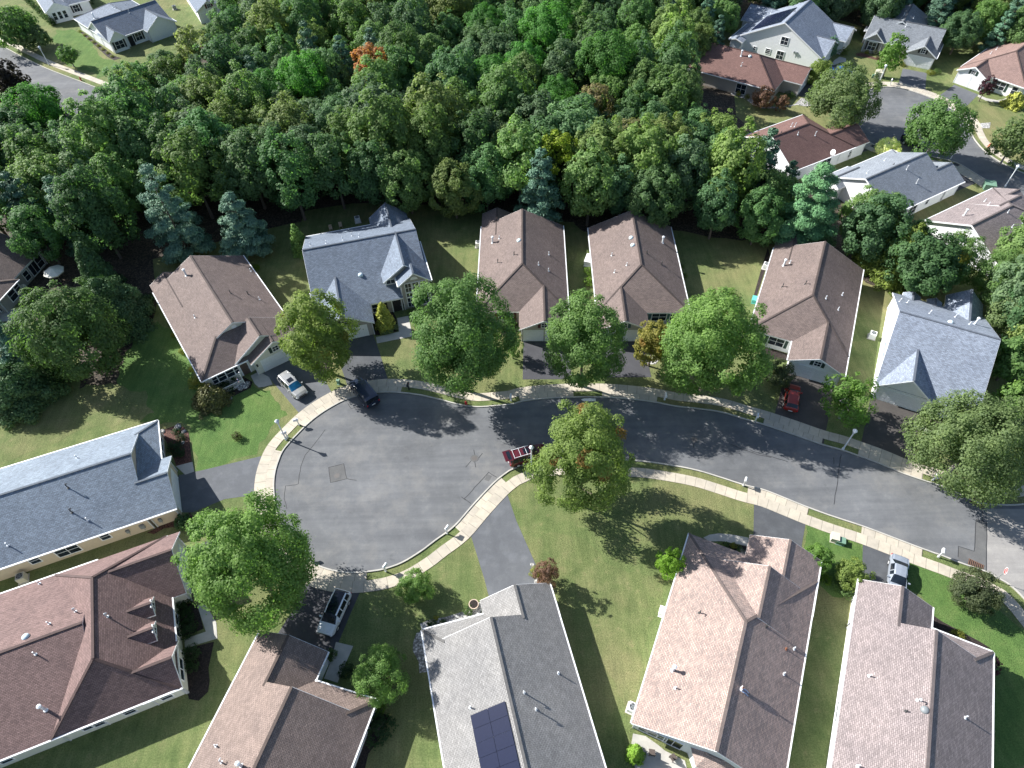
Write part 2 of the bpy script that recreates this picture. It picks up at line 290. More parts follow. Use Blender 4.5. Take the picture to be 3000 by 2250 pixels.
             'label': 'rosy and charcoal shingled white house at the upper road bend',
             'roof': 'r_mauve',
             'wall': 'w_bwhite',
             'sh': 's_black',
             'bodies': [(0.3, 17, -13, 0, 2.7, (None, 0.45, 0.5, 0.5)), (9, 14.3, -9.8, -0.6, 3.0, (None, None, 0.52, 0.52)), (13.6, 17.3, -7.0, 0, 2.7, (None, None, 0.5, 0.5))],
             'ops': [('win', 'u-', 0.68, -9, 1.5, 1.4, 1.4, {'g': (2, 2)})],
             'vents': [('stack', 3.84, -3.41, 4.4), ('pipe', 9.01, -3.78, 4.64), ('pipe', 10.49, -2.43, 3.95), ('pipe', 8.08, -7.11, 5.64), ('pipe', 7.08, -9.16, 4.62), ('goose', 9.46, -9.27, 4.56)]}],
 'ROAD': [{'chain': [(54.93, 16.94), (54.85, 17.6), (54.75, 18.55), (54.61, 19.58), (54.47, 20.49), (54.3, 21.23), (54.12, 21.92), (53.92, 22.56), (53.75, 23.14), (53.61, 23.67), (53.48, 24.14), (53.35, 24.57), (53.2, 24.98),
                     (53.03, 25.38), (52.85, 25.76), (52.66, 26.11), (52.46, 26.42), (52.25, 26.67), (52.02, 26.87), (51.79, 27.05), (51.55, 27.24), (51.34, 27.43), (51.15, 27.62), (50.92, 27.81), (50.59, 28.02), (50.11, 28.27),
                     (49.52, 28.54), (48.92, 28.81), (48.39, 29.06), (47.97, 29.28), (47.61, 29.49), (47.26, 29.69), (46.87, 29.9), (46.45, 30.11), (46.02, 30.31), (45.54, 30.55), (44.95, 30.84), (44.2, 31.23), (43.33, 31.7),
                     (42.44, 32.17), (41.65, 32.59), (41.02, 32.93), (40.47, 33.22), (39.93, 33.5), (39.31, 33.81), (38.55, 34.16), (37.7, 34.54), (36.87, 34.91), (36.13, 35.25), (35.53, 35.54), (35.02, 35.8), (34.54, 36.05),
                     (34.04, 36.31), (33.52, 36.59), (33.01, 36.88), (32.49, 37.18), (31.94, 37.49), (31.36, 37.82), (30.76, 38.17), (30.14, 38.51), (29.54, 38.81), (28.95, 39.05), (28.35, 39.25), (27.76, 39.44), (27.18, 39.65),
                     (26.62, 39.89), (26.06, 40.14), (25.5, 40.4), (24.9, 40.67), (24.25, 40.95), (23.57, 41.25), (22.86, 41.55), (22.16, 41.81), (21.45, 42.04), (20.74, 42.25), (20.02, 42.44), (19.3, 42.62), (18.56, 42.8),
                     (17.81, 42.97), (17.07, 43.13), (16.38, 43.26), (15.79, 43.36), (15.26, 43.43), (14.7, 43.49), (13.99, 43.57), (13.07, 43.68), (12.0, 43.81), (10.88, 43.93), (9.83, 44.02), (8.86, 44.09), (7.93, 44.15),
                     (7.0, 44.17), (6.05, 44.16), (5.02, 44.1), (3.95, 44.0), (2.93, 43.86), (2.05, 43.71), (1.33, 43.52), (0.74, 43.29), (0.23, 43.06), (-0.2, 42.86), (-0.53, 42.7), (-0.75, 42.58), (-0.94, 42.44), (-1.17, 42.26),
                     (-1.47, 42.02), (-1.8, 41.74), (-2.13, 41.45), (-2.44, 41.15), (-2.72, 40.87), (-2.97, 40.59), (-3.24, 40.28), (-3.56, 39.91), (-3.95, 39.46), (-4.38, 38.94), (-4.84, 38.39), (-5.3, 37.82), (-5.77, 37.21),
                     (-6.26, 36.57), (-6.75, 35.93), (-7.25, 35.37), (-7.77, 34.89), (-8.3, 34.47), (-8.82, 34.09), (-9.31, 33.72), (-9.73, 33.37), (-10.12, 33.05), (-10.49, 32.73), (-10.91, 32.42), (-11.38, 32.09),
                     (-11.88, 31.75), (-12.39, 31.43), (-12.89, 31.16), (-13.37, 30.94), (-13.85, 30.77), (-14.31, 30.62), (-14.75, 30.5), (-15.14, 30.41), (-15.5, 30.35), (-15.85, 30.31), (-16.23, 30.27), (-16.65, 30.23),
                     (-17.08, 30.2), (-17.53, 30.18), (-17.99, 30.18), (-18.46, 30.2), (-18.94, 30.24), (-19.44, 30.3), (-19.93, 30.39), (-20.43, 30.51), (-20.94, 30.66), (-21.45, 30.83), (-21.94, 31.03), (-22.42, 31.26),
                     (-22.88, 31.51), (-23.34, 31.8), (-23.78, 32.11), (-24.22, 32.46), (-24.64, 32.83), (-25.05, 33.24), (-25.45, 33.66), (-25.83, 34.1), (-26.2, 34.57), (-26.55, 35.06), (-26.87, 35.55), (-27.17, 36.06),
                     (-27.44, 36.59), (-27.7, 37.12), (-27.93, 37.64), (-28.14, 38.14), (-28.32, 38.64), (-28.49, 39.13), (-28.65, 39.63), (-28.8, 40.15), (-28.94, 40.67), (-29.06, 41.19), (-29.16, 41.68), (-29.24, 42.14),
                     (-29.29, 42.58), (-29.33, 43.01), (-29.35, 43.43), (-29.35, 43.85), (-29.33, 44.26), (-29.3, 44.66), (-29.26, 45.04), (-29.22, 45.39), (-29.18, 45.71), (-29.12, 46.01), (-29.04, 46.31), (-28.94, 46.59),
                     (-28.83, 46.86), (-28.7, 47.12), (-28.55, 47.41), (-28.38, 47.71), (-28.2, 48.02), (-28.0, 48.35), (-27.77, 48.71), (-27.52, 49.11), (-27.24, 49.55), (-26.95, 49.99), (-26.64, 50.42), (-26.32, 50.82),
                     (-26.0, 51.21), (-25.65, 51.59), (-25.28, 51.96), (-24.87, 52.34), (-24.43, 52.72), (-23.98, 53.08), (-23.55, 53.41), (-23.14, 53.7), (-22.73, 53.96), (-22.34, 54.19), (-21.96, 54.39), (-21.61, 54.55),
                     (-21.29, 54.67), (-20.97, 54.77), (-20.62, 54.86), (-20.24, 54.95), (-19.83, 55.03), (-19.41, 55.11), (-19.0, 55.17), (-18.61, 55.23), (-18.22, 55.27), (-17.81, 55.31), (-17.35, 55.32), (-16.82, 55.31),
                     (-16.25, 55.28), (-15.64, 55.23), (-15.02, 55.16), (-14.37, 55.06), (-13.69, 54.94), (-13.0, 54.79), (-12.33, 54.63), (-11.68, 54.44), (-11.03, 54.23), (-10.4, 54.01), (-9.81, 53.8), (-9.26, 53.6),
                     (-8.75, 53.41), (-8.27, 53.22), (-7.82, 53.06), (-7.42, 52.93), (-7.07, 52.82), (-6.72, 52.72), (-6.34, 52.63), (-5.93, 52.53), (-5.5, 52.44), (-5.04, 52.37), (-4.54, 52.32), (-3.97, 52.32), (-3.34, 52.34),
                     (-2.7, 52.39), (-2.1, 52.43), (-1.53, 52.47), (-0.98, 52.51), (-0.46, 52.56), (0.02, 52.63), (0.41, 52.73), (0.74, 52.86), (1.09, 52.99), (1.56, 53.1), (2.18, 53.19), (2.91, 53.28), (3.7, 53.35), (4.52, 53.4),
                     (5.37, 53.44), (6.28, 53.46), (7.2, 53.47), (8.13, 53.46), (9.08, 53.44), (10.06, 53.41), (11.01, 53.36), (11.88, 53.31), (12.64, 53.24), (13.34, 53.17), (13.98, 53.08), (14.62, 52.99), (15.25, 52.89),
                     (15.87, 52.79), (16.46, 52.68), (17.01, 52.57), (17.51, 52.47), (17.95, 52.38), (18.4, 52.27), (18.89, 52.15), (19.43, 51.99), (19.99, 51.81), (20.58, 51.62), (21.2, 51.45), (21.86, 51.31), (22.55, 51.19),
                     (23.27, 51.07), (24.0, 50.93), (24.75, 50.78), (25.53, 50.62), (26.3, 50.43), (27.06, 50.21), (27.81, 49.92), (28.57, 49.57), (29.29, 49.22), (29.93, 48.92), (30.44, 48.7), (30.86, 48.53), (31.27, 48.36),
                     (31.78, 48.13), (32.4, 47.83), (33.09, 47.49), (33.83, 47.12), (34.61, 46.72), (35.49, 46.26), (36.44, 45.74), (37.38, 45.23), (38.21, 44.81), (38.89, 44.5), (39.48, 44.27), (40.0, 44.07), (40.49, 43.86),
                     (40.92, 43.65), (41.29, 43.45), (41.65, 43.24), (42.03, 43.03), (42.47, 42.79), (42.93, 42.55), (43.38, 42.3), (43.79, 42.07), (44.13, 41.87), (44.41, 41.7), (44.7, 41.52), (45.01, 41.32), (45.36, 41.09),
                     (45.74, 40.83), (46.13, 40.57), (46.55, 40.31), (46.99, 40.06), (47.45, 39.81), (47.93, 39.56), (48.43, 39.31), (48.96, 39.06), (49.52, 38.82), (50.06, 38.57), (50.56, 38.31), (51.0, 38.03), (51.4, 37.73),
                     (51.76, 37.44), (52.09, 37.18), (52.36, 36.95), (52.59, 36.75), (52.8, 36.57), (53.03, 36.41), (53.26, 36.27), (53.48, 36.16), (53.75, 36.06), (54.12, 35.97), (54.64, 35.88), (55.27, 35.8), (55.93, 35.73),
                     (56.55, 35.68), (57.06, 35.65), (57.52, 35.64), (58.04, 35.65), (58.73, 35.7), (59.59, 35.78), (60.57, 35.9), (61.73, 36.04), (63.12, 36.22), (65.01, 36.47), (67.29, 36.77), (69.44, 37.05), (70.92, 37.25)],
           'close': [(73.6, 28.43), (61.42, 13.98)],
           'd': (1.1, 2.42),
           'aprons': [(36, 44), (52, 63), (106, 120), (141, 156), (173, 188), (199, 228), (259, 268), (272, 284), (304, 312), (320, 336)]},
          {'chain': [(89.72, 80.06), (89.49, 80.85), (89.16, 81.99), (88.79, 83.29), (88.4, 84.59), (88.0, 85.83), (87.56, 87.11), (87.12, 88.47), (86.73, 89.95), (86.41, 91.67), (86.14, 93.58), (85.87, 95.45), (85.56, 97.05),
                     (85.19, 98.28), (84.8, 99.27), (84.37, 100.16), (83.94, 101.08), (83.51, 102.09), (83.08, 103.11), (82.61, 104.07), (82.05, 104.87), (81.38, 105.47), (80.62, 105.92), (79.83, 106.3), (79.05, 106.71),
                     (78.3, 107.17), (77.56, 107.64), (76.8, 108.09), (76.01, 108.47), (75.16, 108.76), (74.28, 108.98), (73.4, 109.2), (72.6, 109.47), (71.87, 109.79), (71.18, 110.13), (70.55, 110.52), (70.0, 111.01),
                     (69.53, 111.62), (69.14, 112.32), (68.82, 113.08), (68.58, 113.83), (68.41, 114.55), (68.32, 115.27), (68.31, 116.04), (68.38, 116.91), (68.54, 117.91), (68.78, 119.01), (69.1, 120.15), (69.47, 121.29),
                     (69.91, 122.42), (70.41, 123.58), (70.96, 124.72), (71.55, 125.82), (72.17, 126.88), (72.83, 127.93), (73.53, 128.91), (74.23, 129.8), (74.92, 130.62), (75.61, 131.37), (76.36, 132.01), (77.19, 132.47),
                     (78.18, 132.73), (79.28, 132.83), (80.39, 132.79), (81.39, 132.64), (82.27, 132.34), (83.07, 131.91), (83.81, 131.39), (84.51, 130.85), (85.16, 130.29), (85.76, 129.68), (86.31, 129.06), (86.81, 128.45),
                     (87.25, 127.9), (87.62, 127.38), (87.97, 126.81), (88.32, 126.14), (88.7, 125.31), (89.08, 124.37), (89.42, 123.39), (89.7, 122.42), (89.9, 121.47), (90.05, 120.5), (90.13, 119.55), (90.13, 118.63),
                     (90.01, 117.77), (89.79, 116.95), (89.53, 116.13), (89.31, 115.3), (89.12, 114.46), (88.93, 113.61), (88.77, 112.74), (88.67, 111.83), (88.62, 110.85), (88.6, 109.82), (88.65, 108.78), (88.78, 107.74),
                     (89.02, 106.69), (89.34, 105.63), (89.73, 104.6), (90.15, 103.65), (90.6, 102.84), (91.1, 102.12), (91.64, 101.41), (92.23, 100.63), (92.86, 99.78), (93.52, 98.9), (94.25, 97.93), (95.04, 96.84),
                     (96.02, 95.43), (97.15, 93.79), (98.19, 92.27), (98.91, 91.22)],
           'close': [(99.11, 82.14)],
           'd': (1.1, 2.45),
           'aprons': [(63, 75), (77, 84), (37, 44), (12, 19)]},
          {'chain': [(-156.89, 189.12), (-153.88, 187.16), (-149.56, 184.36), (-144.65, 181.17), (-139.83, 178.07), (-134.89, 174.95), (-129.58, 171.64), (-124.59, 168.5), (-120.57, 165.89), (-117.98, 164.07), (-116.37, 162.79),
                     (-115.07, 161.68), (-113.41, 160.34), (-111.29, 158.69), (-109.03, 156.94), (-106.63, 155.12), (-104.1, 153.29), (-101.34, 151.41), (-98.37, 149.48), (-95.39, 147.56), (-92.57, 145.73), (-89.74, 143.86),
                     (-86.87, 141.96), (-84.37, 140.3), (-82.62, 139.14)],
           'close': [],
           'd': (1.5, 2.9),
           'aprons': [],
           'side': 1},
          {'chain': [(-80.89, 128.04), (-82.3, 128.59), (-84.31, 129.37), (-86.61, 130.35), (-88.85, 131.49), (-91.15, 132.96), (-93.62, 134.72), (-95.94, 136.44), (-97.78, 137.8), (-98.93, 138.64), (-99.6, 139.15),
                     (-100.12, 139.55), (-100.83, 140.06), (-101.75, 140.68), (-102.73, 141.33), (-103.83, 142.05), (-105.12, 142.91), (-106.41, 143.82), (-107.74, 144.78), (-109.5, 146.0), (-112.08, 147.73), (-115.77, 150.13),
                     (-120.3, 153.05), (-125.22, 156.2), (-130.09, 159.29), (-135.33, 162.57), (-140.99, 166.08), (-146.08, 169.24), (-149.63, 171.43)],
           'close': [],
           'd': (1.5, 2.9),
           'aprons': [],
           'side': 1}],
 'ROAD3': [(-156.89, 189.12), (-153.88, 187.16), (-149.56, 184.36), (-144.65, 181.17), (-139.83, 178.07), (-134.89, 174.95), (-129.58, 171.64), (-124.59, 168.5), (-120.57, 165.89), (-117.98, 164.07), (-116.37, 162.79),
           (-115.07, 161.68), (-113.41, 160.34), (-111.29, 158.69), (-109.03, 156.94), (-106.63, 155.12), (-104.1, 153.29), (-101.34, 151.41), (-98.37, 149.48), (-95.39, 147.56), (-92.57, 145.73), (-89.74, 143.86),
           (-86.87, 141.96), (-84.37, 140.3), (-82.62, 139.14), (-80.89, 128.04), (-82.3, 128.59), (-84.31, 129.37), (-86.61, 130.35), (-88.85, 131.49), (-91.15, 132.96), (-93.62, 134.72), (-95.94, 136.44), (-97.78, 137.8),
           (-98.93, 138.64), (-99.6, 139.15), (-100.12, 139.55), (-100.83, 140.06), (-101.75, 140.68), (-102.73, 141.33), (-103.83, 142.05), (-105.12, 142.91), (-106.41, 143.82), (-107.74, 144.78), (-109.5, 146.0),
           (-112.08, 147.73), (-115.77, 150.13), (-120.3, 153.05), (-125.22, 156.2), (-130.09, 159.29), (-135.33, 162.57), (-140.99, 166.08), (-146.08, 169.24), (-149.63, 171.43)],
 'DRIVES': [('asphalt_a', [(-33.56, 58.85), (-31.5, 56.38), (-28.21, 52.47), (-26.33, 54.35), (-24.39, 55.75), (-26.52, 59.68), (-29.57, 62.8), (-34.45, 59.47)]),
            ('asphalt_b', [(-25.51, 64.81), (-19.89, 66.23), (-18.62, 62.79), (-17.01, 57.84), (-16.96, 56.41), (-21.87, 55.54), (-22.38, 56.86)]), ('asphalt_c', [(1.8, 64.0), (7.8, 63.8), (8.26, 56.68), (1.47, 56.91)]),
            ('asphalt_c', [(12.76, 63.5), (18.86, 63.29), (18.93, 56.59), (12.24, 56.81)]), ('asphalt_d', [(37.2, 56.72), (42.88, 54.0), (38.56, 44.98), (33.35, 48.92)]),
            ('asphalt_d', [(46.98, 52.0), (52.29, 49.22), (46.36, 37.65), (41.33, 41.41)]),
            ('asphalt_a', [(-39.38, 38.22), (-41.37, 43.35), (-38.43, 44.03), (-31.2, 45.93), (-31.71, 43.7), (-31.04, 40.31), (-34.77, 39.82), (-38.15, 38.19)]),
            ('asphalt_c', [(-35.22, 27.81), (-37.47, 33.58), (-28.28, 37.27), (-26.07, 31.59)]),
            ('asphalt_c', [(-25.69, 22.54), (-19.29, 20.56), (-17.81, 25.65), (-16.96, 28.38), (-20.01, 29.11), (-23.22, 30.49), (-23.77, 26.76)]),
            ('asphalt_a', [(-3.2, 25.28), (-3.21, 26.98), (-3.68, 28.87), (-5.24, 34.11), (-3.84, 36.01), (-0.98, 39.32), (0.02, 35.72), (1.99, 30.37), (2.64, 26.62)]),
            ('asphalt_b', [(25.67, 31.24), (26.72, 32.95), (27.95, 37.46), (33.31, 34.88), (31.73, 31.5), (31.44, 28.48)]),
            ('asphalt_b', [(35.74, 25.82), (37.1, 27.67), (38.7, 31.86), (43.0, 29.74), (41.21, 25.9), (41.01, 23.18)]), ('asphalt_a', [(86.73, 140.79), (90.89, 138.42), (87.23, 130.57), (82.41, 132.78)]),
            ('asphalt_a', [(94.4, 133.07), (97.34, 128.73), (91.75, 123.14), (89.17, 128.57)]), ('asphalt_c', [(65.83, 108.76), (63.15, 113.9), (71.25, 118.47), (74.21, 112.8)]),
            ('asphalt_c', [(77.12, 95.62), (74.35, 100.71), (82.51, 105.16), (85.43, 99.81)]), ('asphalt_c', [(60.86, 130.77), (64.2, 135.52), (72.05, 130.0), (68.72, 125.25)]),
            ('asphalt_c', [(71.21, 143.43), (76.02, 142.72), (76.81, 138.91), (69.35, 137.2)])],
 'WALKS': [[(-16.68, 69.38), (-15.04, 69.84), (-14.13, 65.61), (-19.13, 64.42), (-19.41, 65.64), (-16.15, 66.62)],
           [(-34.43, 26.9), (-33.62, 27.08), (-31.94, 25.05), (-31.38, 23.37), (-34.47, 22.47), (-34.81, 23.41), (-32.78, 24.11)],
           [(-18.96, 22.63), (-17.13, 22.16), (-17.7, 20.4), (-18.23, 18.66), (-19.63, 19.09), (-19.19, 20.95)],
           [(21.05, 32.91), (21.79, 33.25), (22.83, 33.38), (24.13, 33.23), (26.11, 32.74), (25.66, 31.73), (24.22, 32.17), (22.95, 32.43), (21.62, 32.44)], [(50.89, 47.59), (52.92, 46.4), (52.45, 45.9), (50.53, 46.89)],
           [(-35.12, 57.6), (-36.02, 59.1), (-35.04, 59.81), (-33.39, 58.72), (-32.62, 57.41), (-33.73, 57.0), (-34.41, 56.94)],
           [(97.34, 128.73), (98.27, 127.16), (99.99, 126.22), (101.28, 126.47), (103.14, 127.52), (103.14, 126.85), (101.37, 125.64), (99.52, 125.26), (97.65, 126.2), (96.79, 127.92)],
           [(-42.06, 44.7), (-40.15, 45.26), (-39.51, 43.81), (-40.53, 43.4)], [(71.62, 143.01), (73.56, 145.6), (75.15, 147.07), (76.23, 146.2), (75.79, 144.67), (74.18, 144.19), (72.8, 143.32)],
           [(-77.34, 73.4), (-76.89, 74.55), (-75.06, 73.76), (-73.41, 73.0), (-73.16, 71.34), (-76.36, 71.3)],
           [(10.35, 13.31), (11.47, 13.07), (12.51, 12.31), (13.11, 11.79), (14.78, 10.94), (14.85, 10.14), (10.15, 10.27), (9.95, 12.08)]],
 'BEDS': [('mulch_red', [(-45.69, 50.17), (-44.15, 50.9), (-42.8, 50.69), (-41.86, 49.64), (-40.21, 45.26), (-41.97, 44.64), (-42.92, 46.28), (-44.35, 48.39)]),
          ('mulch_dark', [(-36.5, 27.17), (-34.49, 27.11), (-33.1, 24.44), (-34.93, 23.61), (-35.73, 24.14)]),
          ('mulch_dark', [(-34.35, 22.46), (-31.64, 23.06), (-31.52, 20.44), (-31.08, 19.25), (-30.95, 18.21), (-31.67, 17.38), (-32.7, 17.58), (-33.56, 19.32)]),
          ('mulch_dark', [(-40.88, 57.56), (-36.99, 58.96), (-35.49, 57.98), (-35.52, 56.9), (-37.81, 55.39), (-37.92, 54.69), (-38.72, 53.52), (-39.78, 53.41), (-41.79, 56.25)]),
          ('stones',
           [(-10.16, 23.5), (-10.72, 23.24), (-10.98, 22.37), (-10.96, 21.51), (-10.28, 20.4), (-10.15, 19.33), (-9.35, 19.42), (-9.56, 20.86), (-3.95, 25.05), (-4.08, 26.3), (-4.74, 26.29), (-5.78, 25.4), (-7.97, 24.81),
            (-9.52, 24.6), (-10.4, 24.24)]),
          ('mulch_dark', [(-19.51, 65.95), (-20.14, 68.25), (-20.57, 71.5), (-18.39, 72.95), (-16.85, 69.6), (-16.31, 66.73)]), ('mulch_dark', [(-1.19, 67.64), (0.99, 67.55), (1.14, 65.17), (-1.23, 65.27)]),
          ('mulch_dark', [(35.61, 61.46), (38.62, 59.88), (37.97, 58.86), (34.75, 59.28)]), ('mulch_dark', [(41.81, 82.78), (41.59, 80.76), (36.74, 70.86), (36.29, 70.88), (39.18, 77.2)]),
          ('mulch_dark', [(51.58, 48.95), (53.03, 48.64), (55.07, 48.48), (54.51, 47.21), (52.84, 46.96), (51.7, 47.97)]),
          ('mulch_dark', [(-14.32, 16.01), (-12.83, 15.52), (-13.6, 13.41), (-14.45, 12.32), (-14.64, 11.07), (-15.92, 11.1)]), ('stones', [(18.51, 60.0), (19.39, 60.16), (20.36, 59.55), (19.9, 58.91), (18.48, 58.87)]),
          ('mulch_dark', [(23.09, 32.3), (25.68, 31.68), (25.22, 30.81), (22.86, 32.04)]),
          ('stones',
           [(47.41, 131.88), (49.98, 129.85), (50.73, 127.46), (52.34, 125.95), (55.13, 125.78), (59.18, 127.1), (61.37, 129.64), (62.29, 129.08), (62.75, 126.49), (61.23, 126.15), (59.62, 126.91), (57.42, 126.23),
            (54.79, 126.39), (52.67, 127.18), (51.11, 130.28), (47.61, 132.73)]),
          ('mulch_red', [(79.17, 148.39), (80.57, 148.7), (83.36, 145.33), (83.07, 144.56), (81.55, 145.84), (78.93, 147.21)]),
          ('mulch_dark', [(-103.8, 172.38), (-102.85, 172.31), (-90.57, 158.78), (-88.38, 157.54), (-89.78, 156.56), (-91.92, 158.33)]),
          ('mulch_dark', [(42.93, 23.47), (43.54, 22.81), (46.39, 20.73), (47.27, 19.97), (45.98, 20.13), (42.29, 21.97)]), ('stones', [(92.18, 117.8), (94.66, 117.95), (93.51, 115.91), (91.97, 116.0)]),
          ('mulch_red', [(-42.73, 35.7), (-41.82, 35.51), (-40.88, 36.18), (-39.92, 36.31), (-38.66, 35.95), (-37.6, 36.23), (-37.39, 37.01), (-38.44, 38.17), (-39.62, 37.25), (-41.42, 36.52)]),
          ('stones', [(1.36, 30.54), (1.77, 30.52), (2.2, 28.18), (1.79, 28.12)])],
 'LAWN': [('lush',
           [(-49.08, 51.68), (-48.73, 52.05), (-48.51, 52.52), (-48.26, 52.98), (-47.8, 53.24), (-48.15, 53.5), (-48.55, 53.67), (-48.82, 54.01), (-49.1, 54.35), (-49.29, 54.75), (-49.35, 55.19), (-49.56, 55.6), (-49.96, 55.82),
            (-50.4, 55.72), (-50.82, 55.91), (-51.12, 56.24), (-51.57, 56.33), (-51.88, 56.64), (-52.07, 57.04), (-52.51, 57.14), (-52.85, 57.43), (-53.19, 57.95), (-53.77, 58.15), (-54.25, 58.51), (-54.55, 59.02),
            (-54.47, 59.62), (-54.51, 60.22), (-54.81, 60.74), (-55.06, 61.29), (-54.75, 61.72), (-54.77, 62.25), (-54.81, 62.78), (-55.14, 63.19), (-55.02, 63.68), (-55.11, 64.17), (-54.99, 64.67), (-54.6, 65.01),
            (-54.57, 65.72), (-54.82, 66.39), (-54.41, 66.97), (-54.25, 67.67), (-53.91, 67.99), (-53.74, 68.42), (-53.33, 68.65), (-52.87, 68.71), (-53.0, 69.16), (-52.85, 69.6), (-52.74, 70.06), (-52.39, 70.37), (-52.07, 69.89),
            (-51.66, 69.49), (-51.21, 69.13), (-50.7, 68.86), (-50.14, 68.66), (-49.59, 68.44), (-49.17, 68.0), (-48.94, 67.44), (-48.3, 66.44), (-47.24, 65.91), (-46.3, 65.25), (-45.64, 64.3), (-44.95, 63.35), (-44.69, 62.2),
            (-44.21, 61.12), (-44.29, 59.94), (-44.07, 59.34), (-43.53, 58.98), (-42.9, 58.86), (-42.46, 58.4), (-42.04, 57.9), (-41.43, 57.69), (-41.27, 57.08), (-40.98, 56.52), (-40.61, 57.04), (-40.17, 57.5), (-39.75, 58.02),
            (-39.12, 58.24), (-38.51, 58.5), (-37.96, 58.89), (-37.28, 59.01), (-36.64, 58.74), (-36.11, 58.44), (-35.59, 58.12), (-35.37, 57.54), (-35.01, 57.04), (-34.5, 56.73), (-33.93, 56.56), (-33.36, 56.35), (-32.75, 56.4),
            (-32.59, 55.72), (-32.09, 55.24), (-31.78, 54.62), (-31.22, 54.23), (-30.85, 53.64), (-30.65, 52.98), (-29.97, 52.74), (-29.59, 52.12), (-30.37, 51.69), (-30.88, 50.96), (-31.44, 50.25), (-31.49, 49.34),
            (-31.68, 48.43), (-32.4, 47.83), (-32.33, 46.95), (-32.31, 46.07), (-33.25, 45.95), (-34.16, 45.72), (-35.09, 45.45), (-35.85, 44.87), (-36.72, 44.5), (-37.62, 44.25), (-38.5, 43.86), (-39.46, 43.89), (-39.48, 44.83),
            (-39.56, 45.77), (-40.15, 46.52), (-40.81, 47.19), (-40.92, 48.12), (-41.53, 48.84), (-41.93, 49.68), (-41.82, 50.61), (-42.21, 51.08), (-42.8, 51.24), (-43.35, 51.44), (-43.9, 51.63), (-44.47, 51.45), (-45.07, 51.55),
            (-45.67, 51.5), (-46.17, 51.17), (-46.93, 51.29), (-47.57, 51.71), (-48.33, 51.71)]),
          ('lush',
           [(33.15, 34.33), (33.79, 33.85), (34.49, 33.46), (35.26, 33.19), (36.07, 33.31), (36.77, 32.92), (37.52, 32.66), (38.23, 32.21), (38.52, 31.42), (38.58, 30.87), (38.31, 30.38), (38.4, 29.85), (38.4, 29.32),
            (38.06, 28.92), (37.72, 28.52), (37.36, 28.13), (37.1, 27.67), (36.68, 27.32), (36.51, 26.8), (35.99, 26.72), (35.51, 26.49), (35.19, 26.08), (34.74, 25.83), (34.27, 25.59), (33.74, 25.61), (33.23, 25.75),
            (32.9, 26.16), (32.64, 26.59), (32.35, 27.0), (32.3, 27.78), (32.25, 28.56), (31.7, 29.13), (31.36, 29.84), (31.67, 30.36), (31.88, 30.93), (32.01, 31.54), (32.36, 32.04), (32.54, 32.64), (32.92, 33.13),
            (32.95, 33.75)]),
          ('lush',
           [(42.7, 29.16), (43.35, 29.06), (44.0, 28.94), (44.62, 28.7), (45.23, 28.45), (45.76, 28.02), (46.42, 27.88), (47.06, 27.66), (47.54, 27.18), (48.01, 26.72), (48.65, 26.65), (49.1, 26.22), (49.51, 25.76),
            (50.06, 24.81), (49.98, 23.72), (50.54, 22.83), (51.12, 21.95), (51.89, 21.24), (52.45, 20.35), (53.05, 19.49), (53.36, 18.48), (53.16, 17.24), (52.57, 16.12), (51.97, 15.0), (51.91, 13.73), (51.78, 12.44),
            (51.17, 11.3), (50.38, 10.3), (49.48, 9.4), (48.56, 9.36), (47.66, 9.54), (46.8, 9.84), (45.91, 10.04), (45.07, 9.67), (44.16, 9.44), (43.23, 9.34), (42.32, 9.59), (42.97, 10.84), (43.85, 11.95), (44.15, 13.34),
            (44.85, 14.58), (45.77, 15.74), (45.83, 17.22), (46.85, 18.24), (47.31, 19.61), (46.61, 19.74), (45.91, 19.81), (45.25, 20.07), (44.65, 20.45), (44.07, 20.89), (43.36, 21.08), (42.85, 21.59), (42.48, 22.21),
            (42.7, 22.76), (42.8, 23.35), (42.98, 23.93), (43.41, 24.36), (42.82, 24.87), (42.55, 25.61), (41.9, 26.01), (41.38, 26.56), (41.28, 26.95), (41.26, 27.36), (41.56, 27.65), (41.63, 28.07), (41.82, 28.42),
            (41.99, 28.78), (42.38, 28.9)]),
          ('dry',
           [(-60.39, 57.3), (-59.87, 57.62), (-59.25, 57.62), (-58.72, 57.94), (-58.5, 58.53), (-58.08, 58.42), (-57.67, 58.28), (-57.21, 58.35), (-56.8, 58.14), (-56.39, 58.33), (-55.93, 58.24), (-55.54, 58.46), (-55.13, 58.61),
            (-54.55, 58.23), (-53.9, 57.98), (-53.19, 57.93), (-52.6, 57.51), (-52.05, 57.0), (-51.3, 56.94), (-50.57, 56.82), (-49.88, 57.09), (-49.54, 56.6), (-49.24, 56.08), (-49.12, 55.49), (-49.11, 54.89), (-48.85, 54.35),
            (-48.36, 53.99), (-47.88, 53.65), (-47.47, 53.23), (-48.21, 53.08), (-48.92, 53.32), (-49.57, 52.99), (-50.15, 52.55), (-50.68, 52.1), (-51.17, 51.6), (-51.82, 51.32), (-52.32, 50.82), (-53.25, 51.25), (-54.27, 51.39),
            (-55.16, 50.8), (-56.23, 50.85), (-57.06, 50.32), (-57.79, 49.67), (-58.43, 48.86), (-59.42, 48.58), (-59.95, 48.18), (-60.6, 48.12), (-61.1, 47.73), (-61.65, 47.41), (-62.24, 47.15), (-62.71, 46.72), (-63.17, 46.24),
            (-63.83, 46.14), (-64.17, 46.42), (-64.51, 46.71), (-64.6, 47.14), (-64.73, 47.57), (-65.05, 47.86), (-65.44, 48.07), (-65.78, 48.37), (-65.86, 48.82), (-65.39, 49.25), (-64.93, 49.68), (-64.44, 50.1), (-64.1, 50.65),
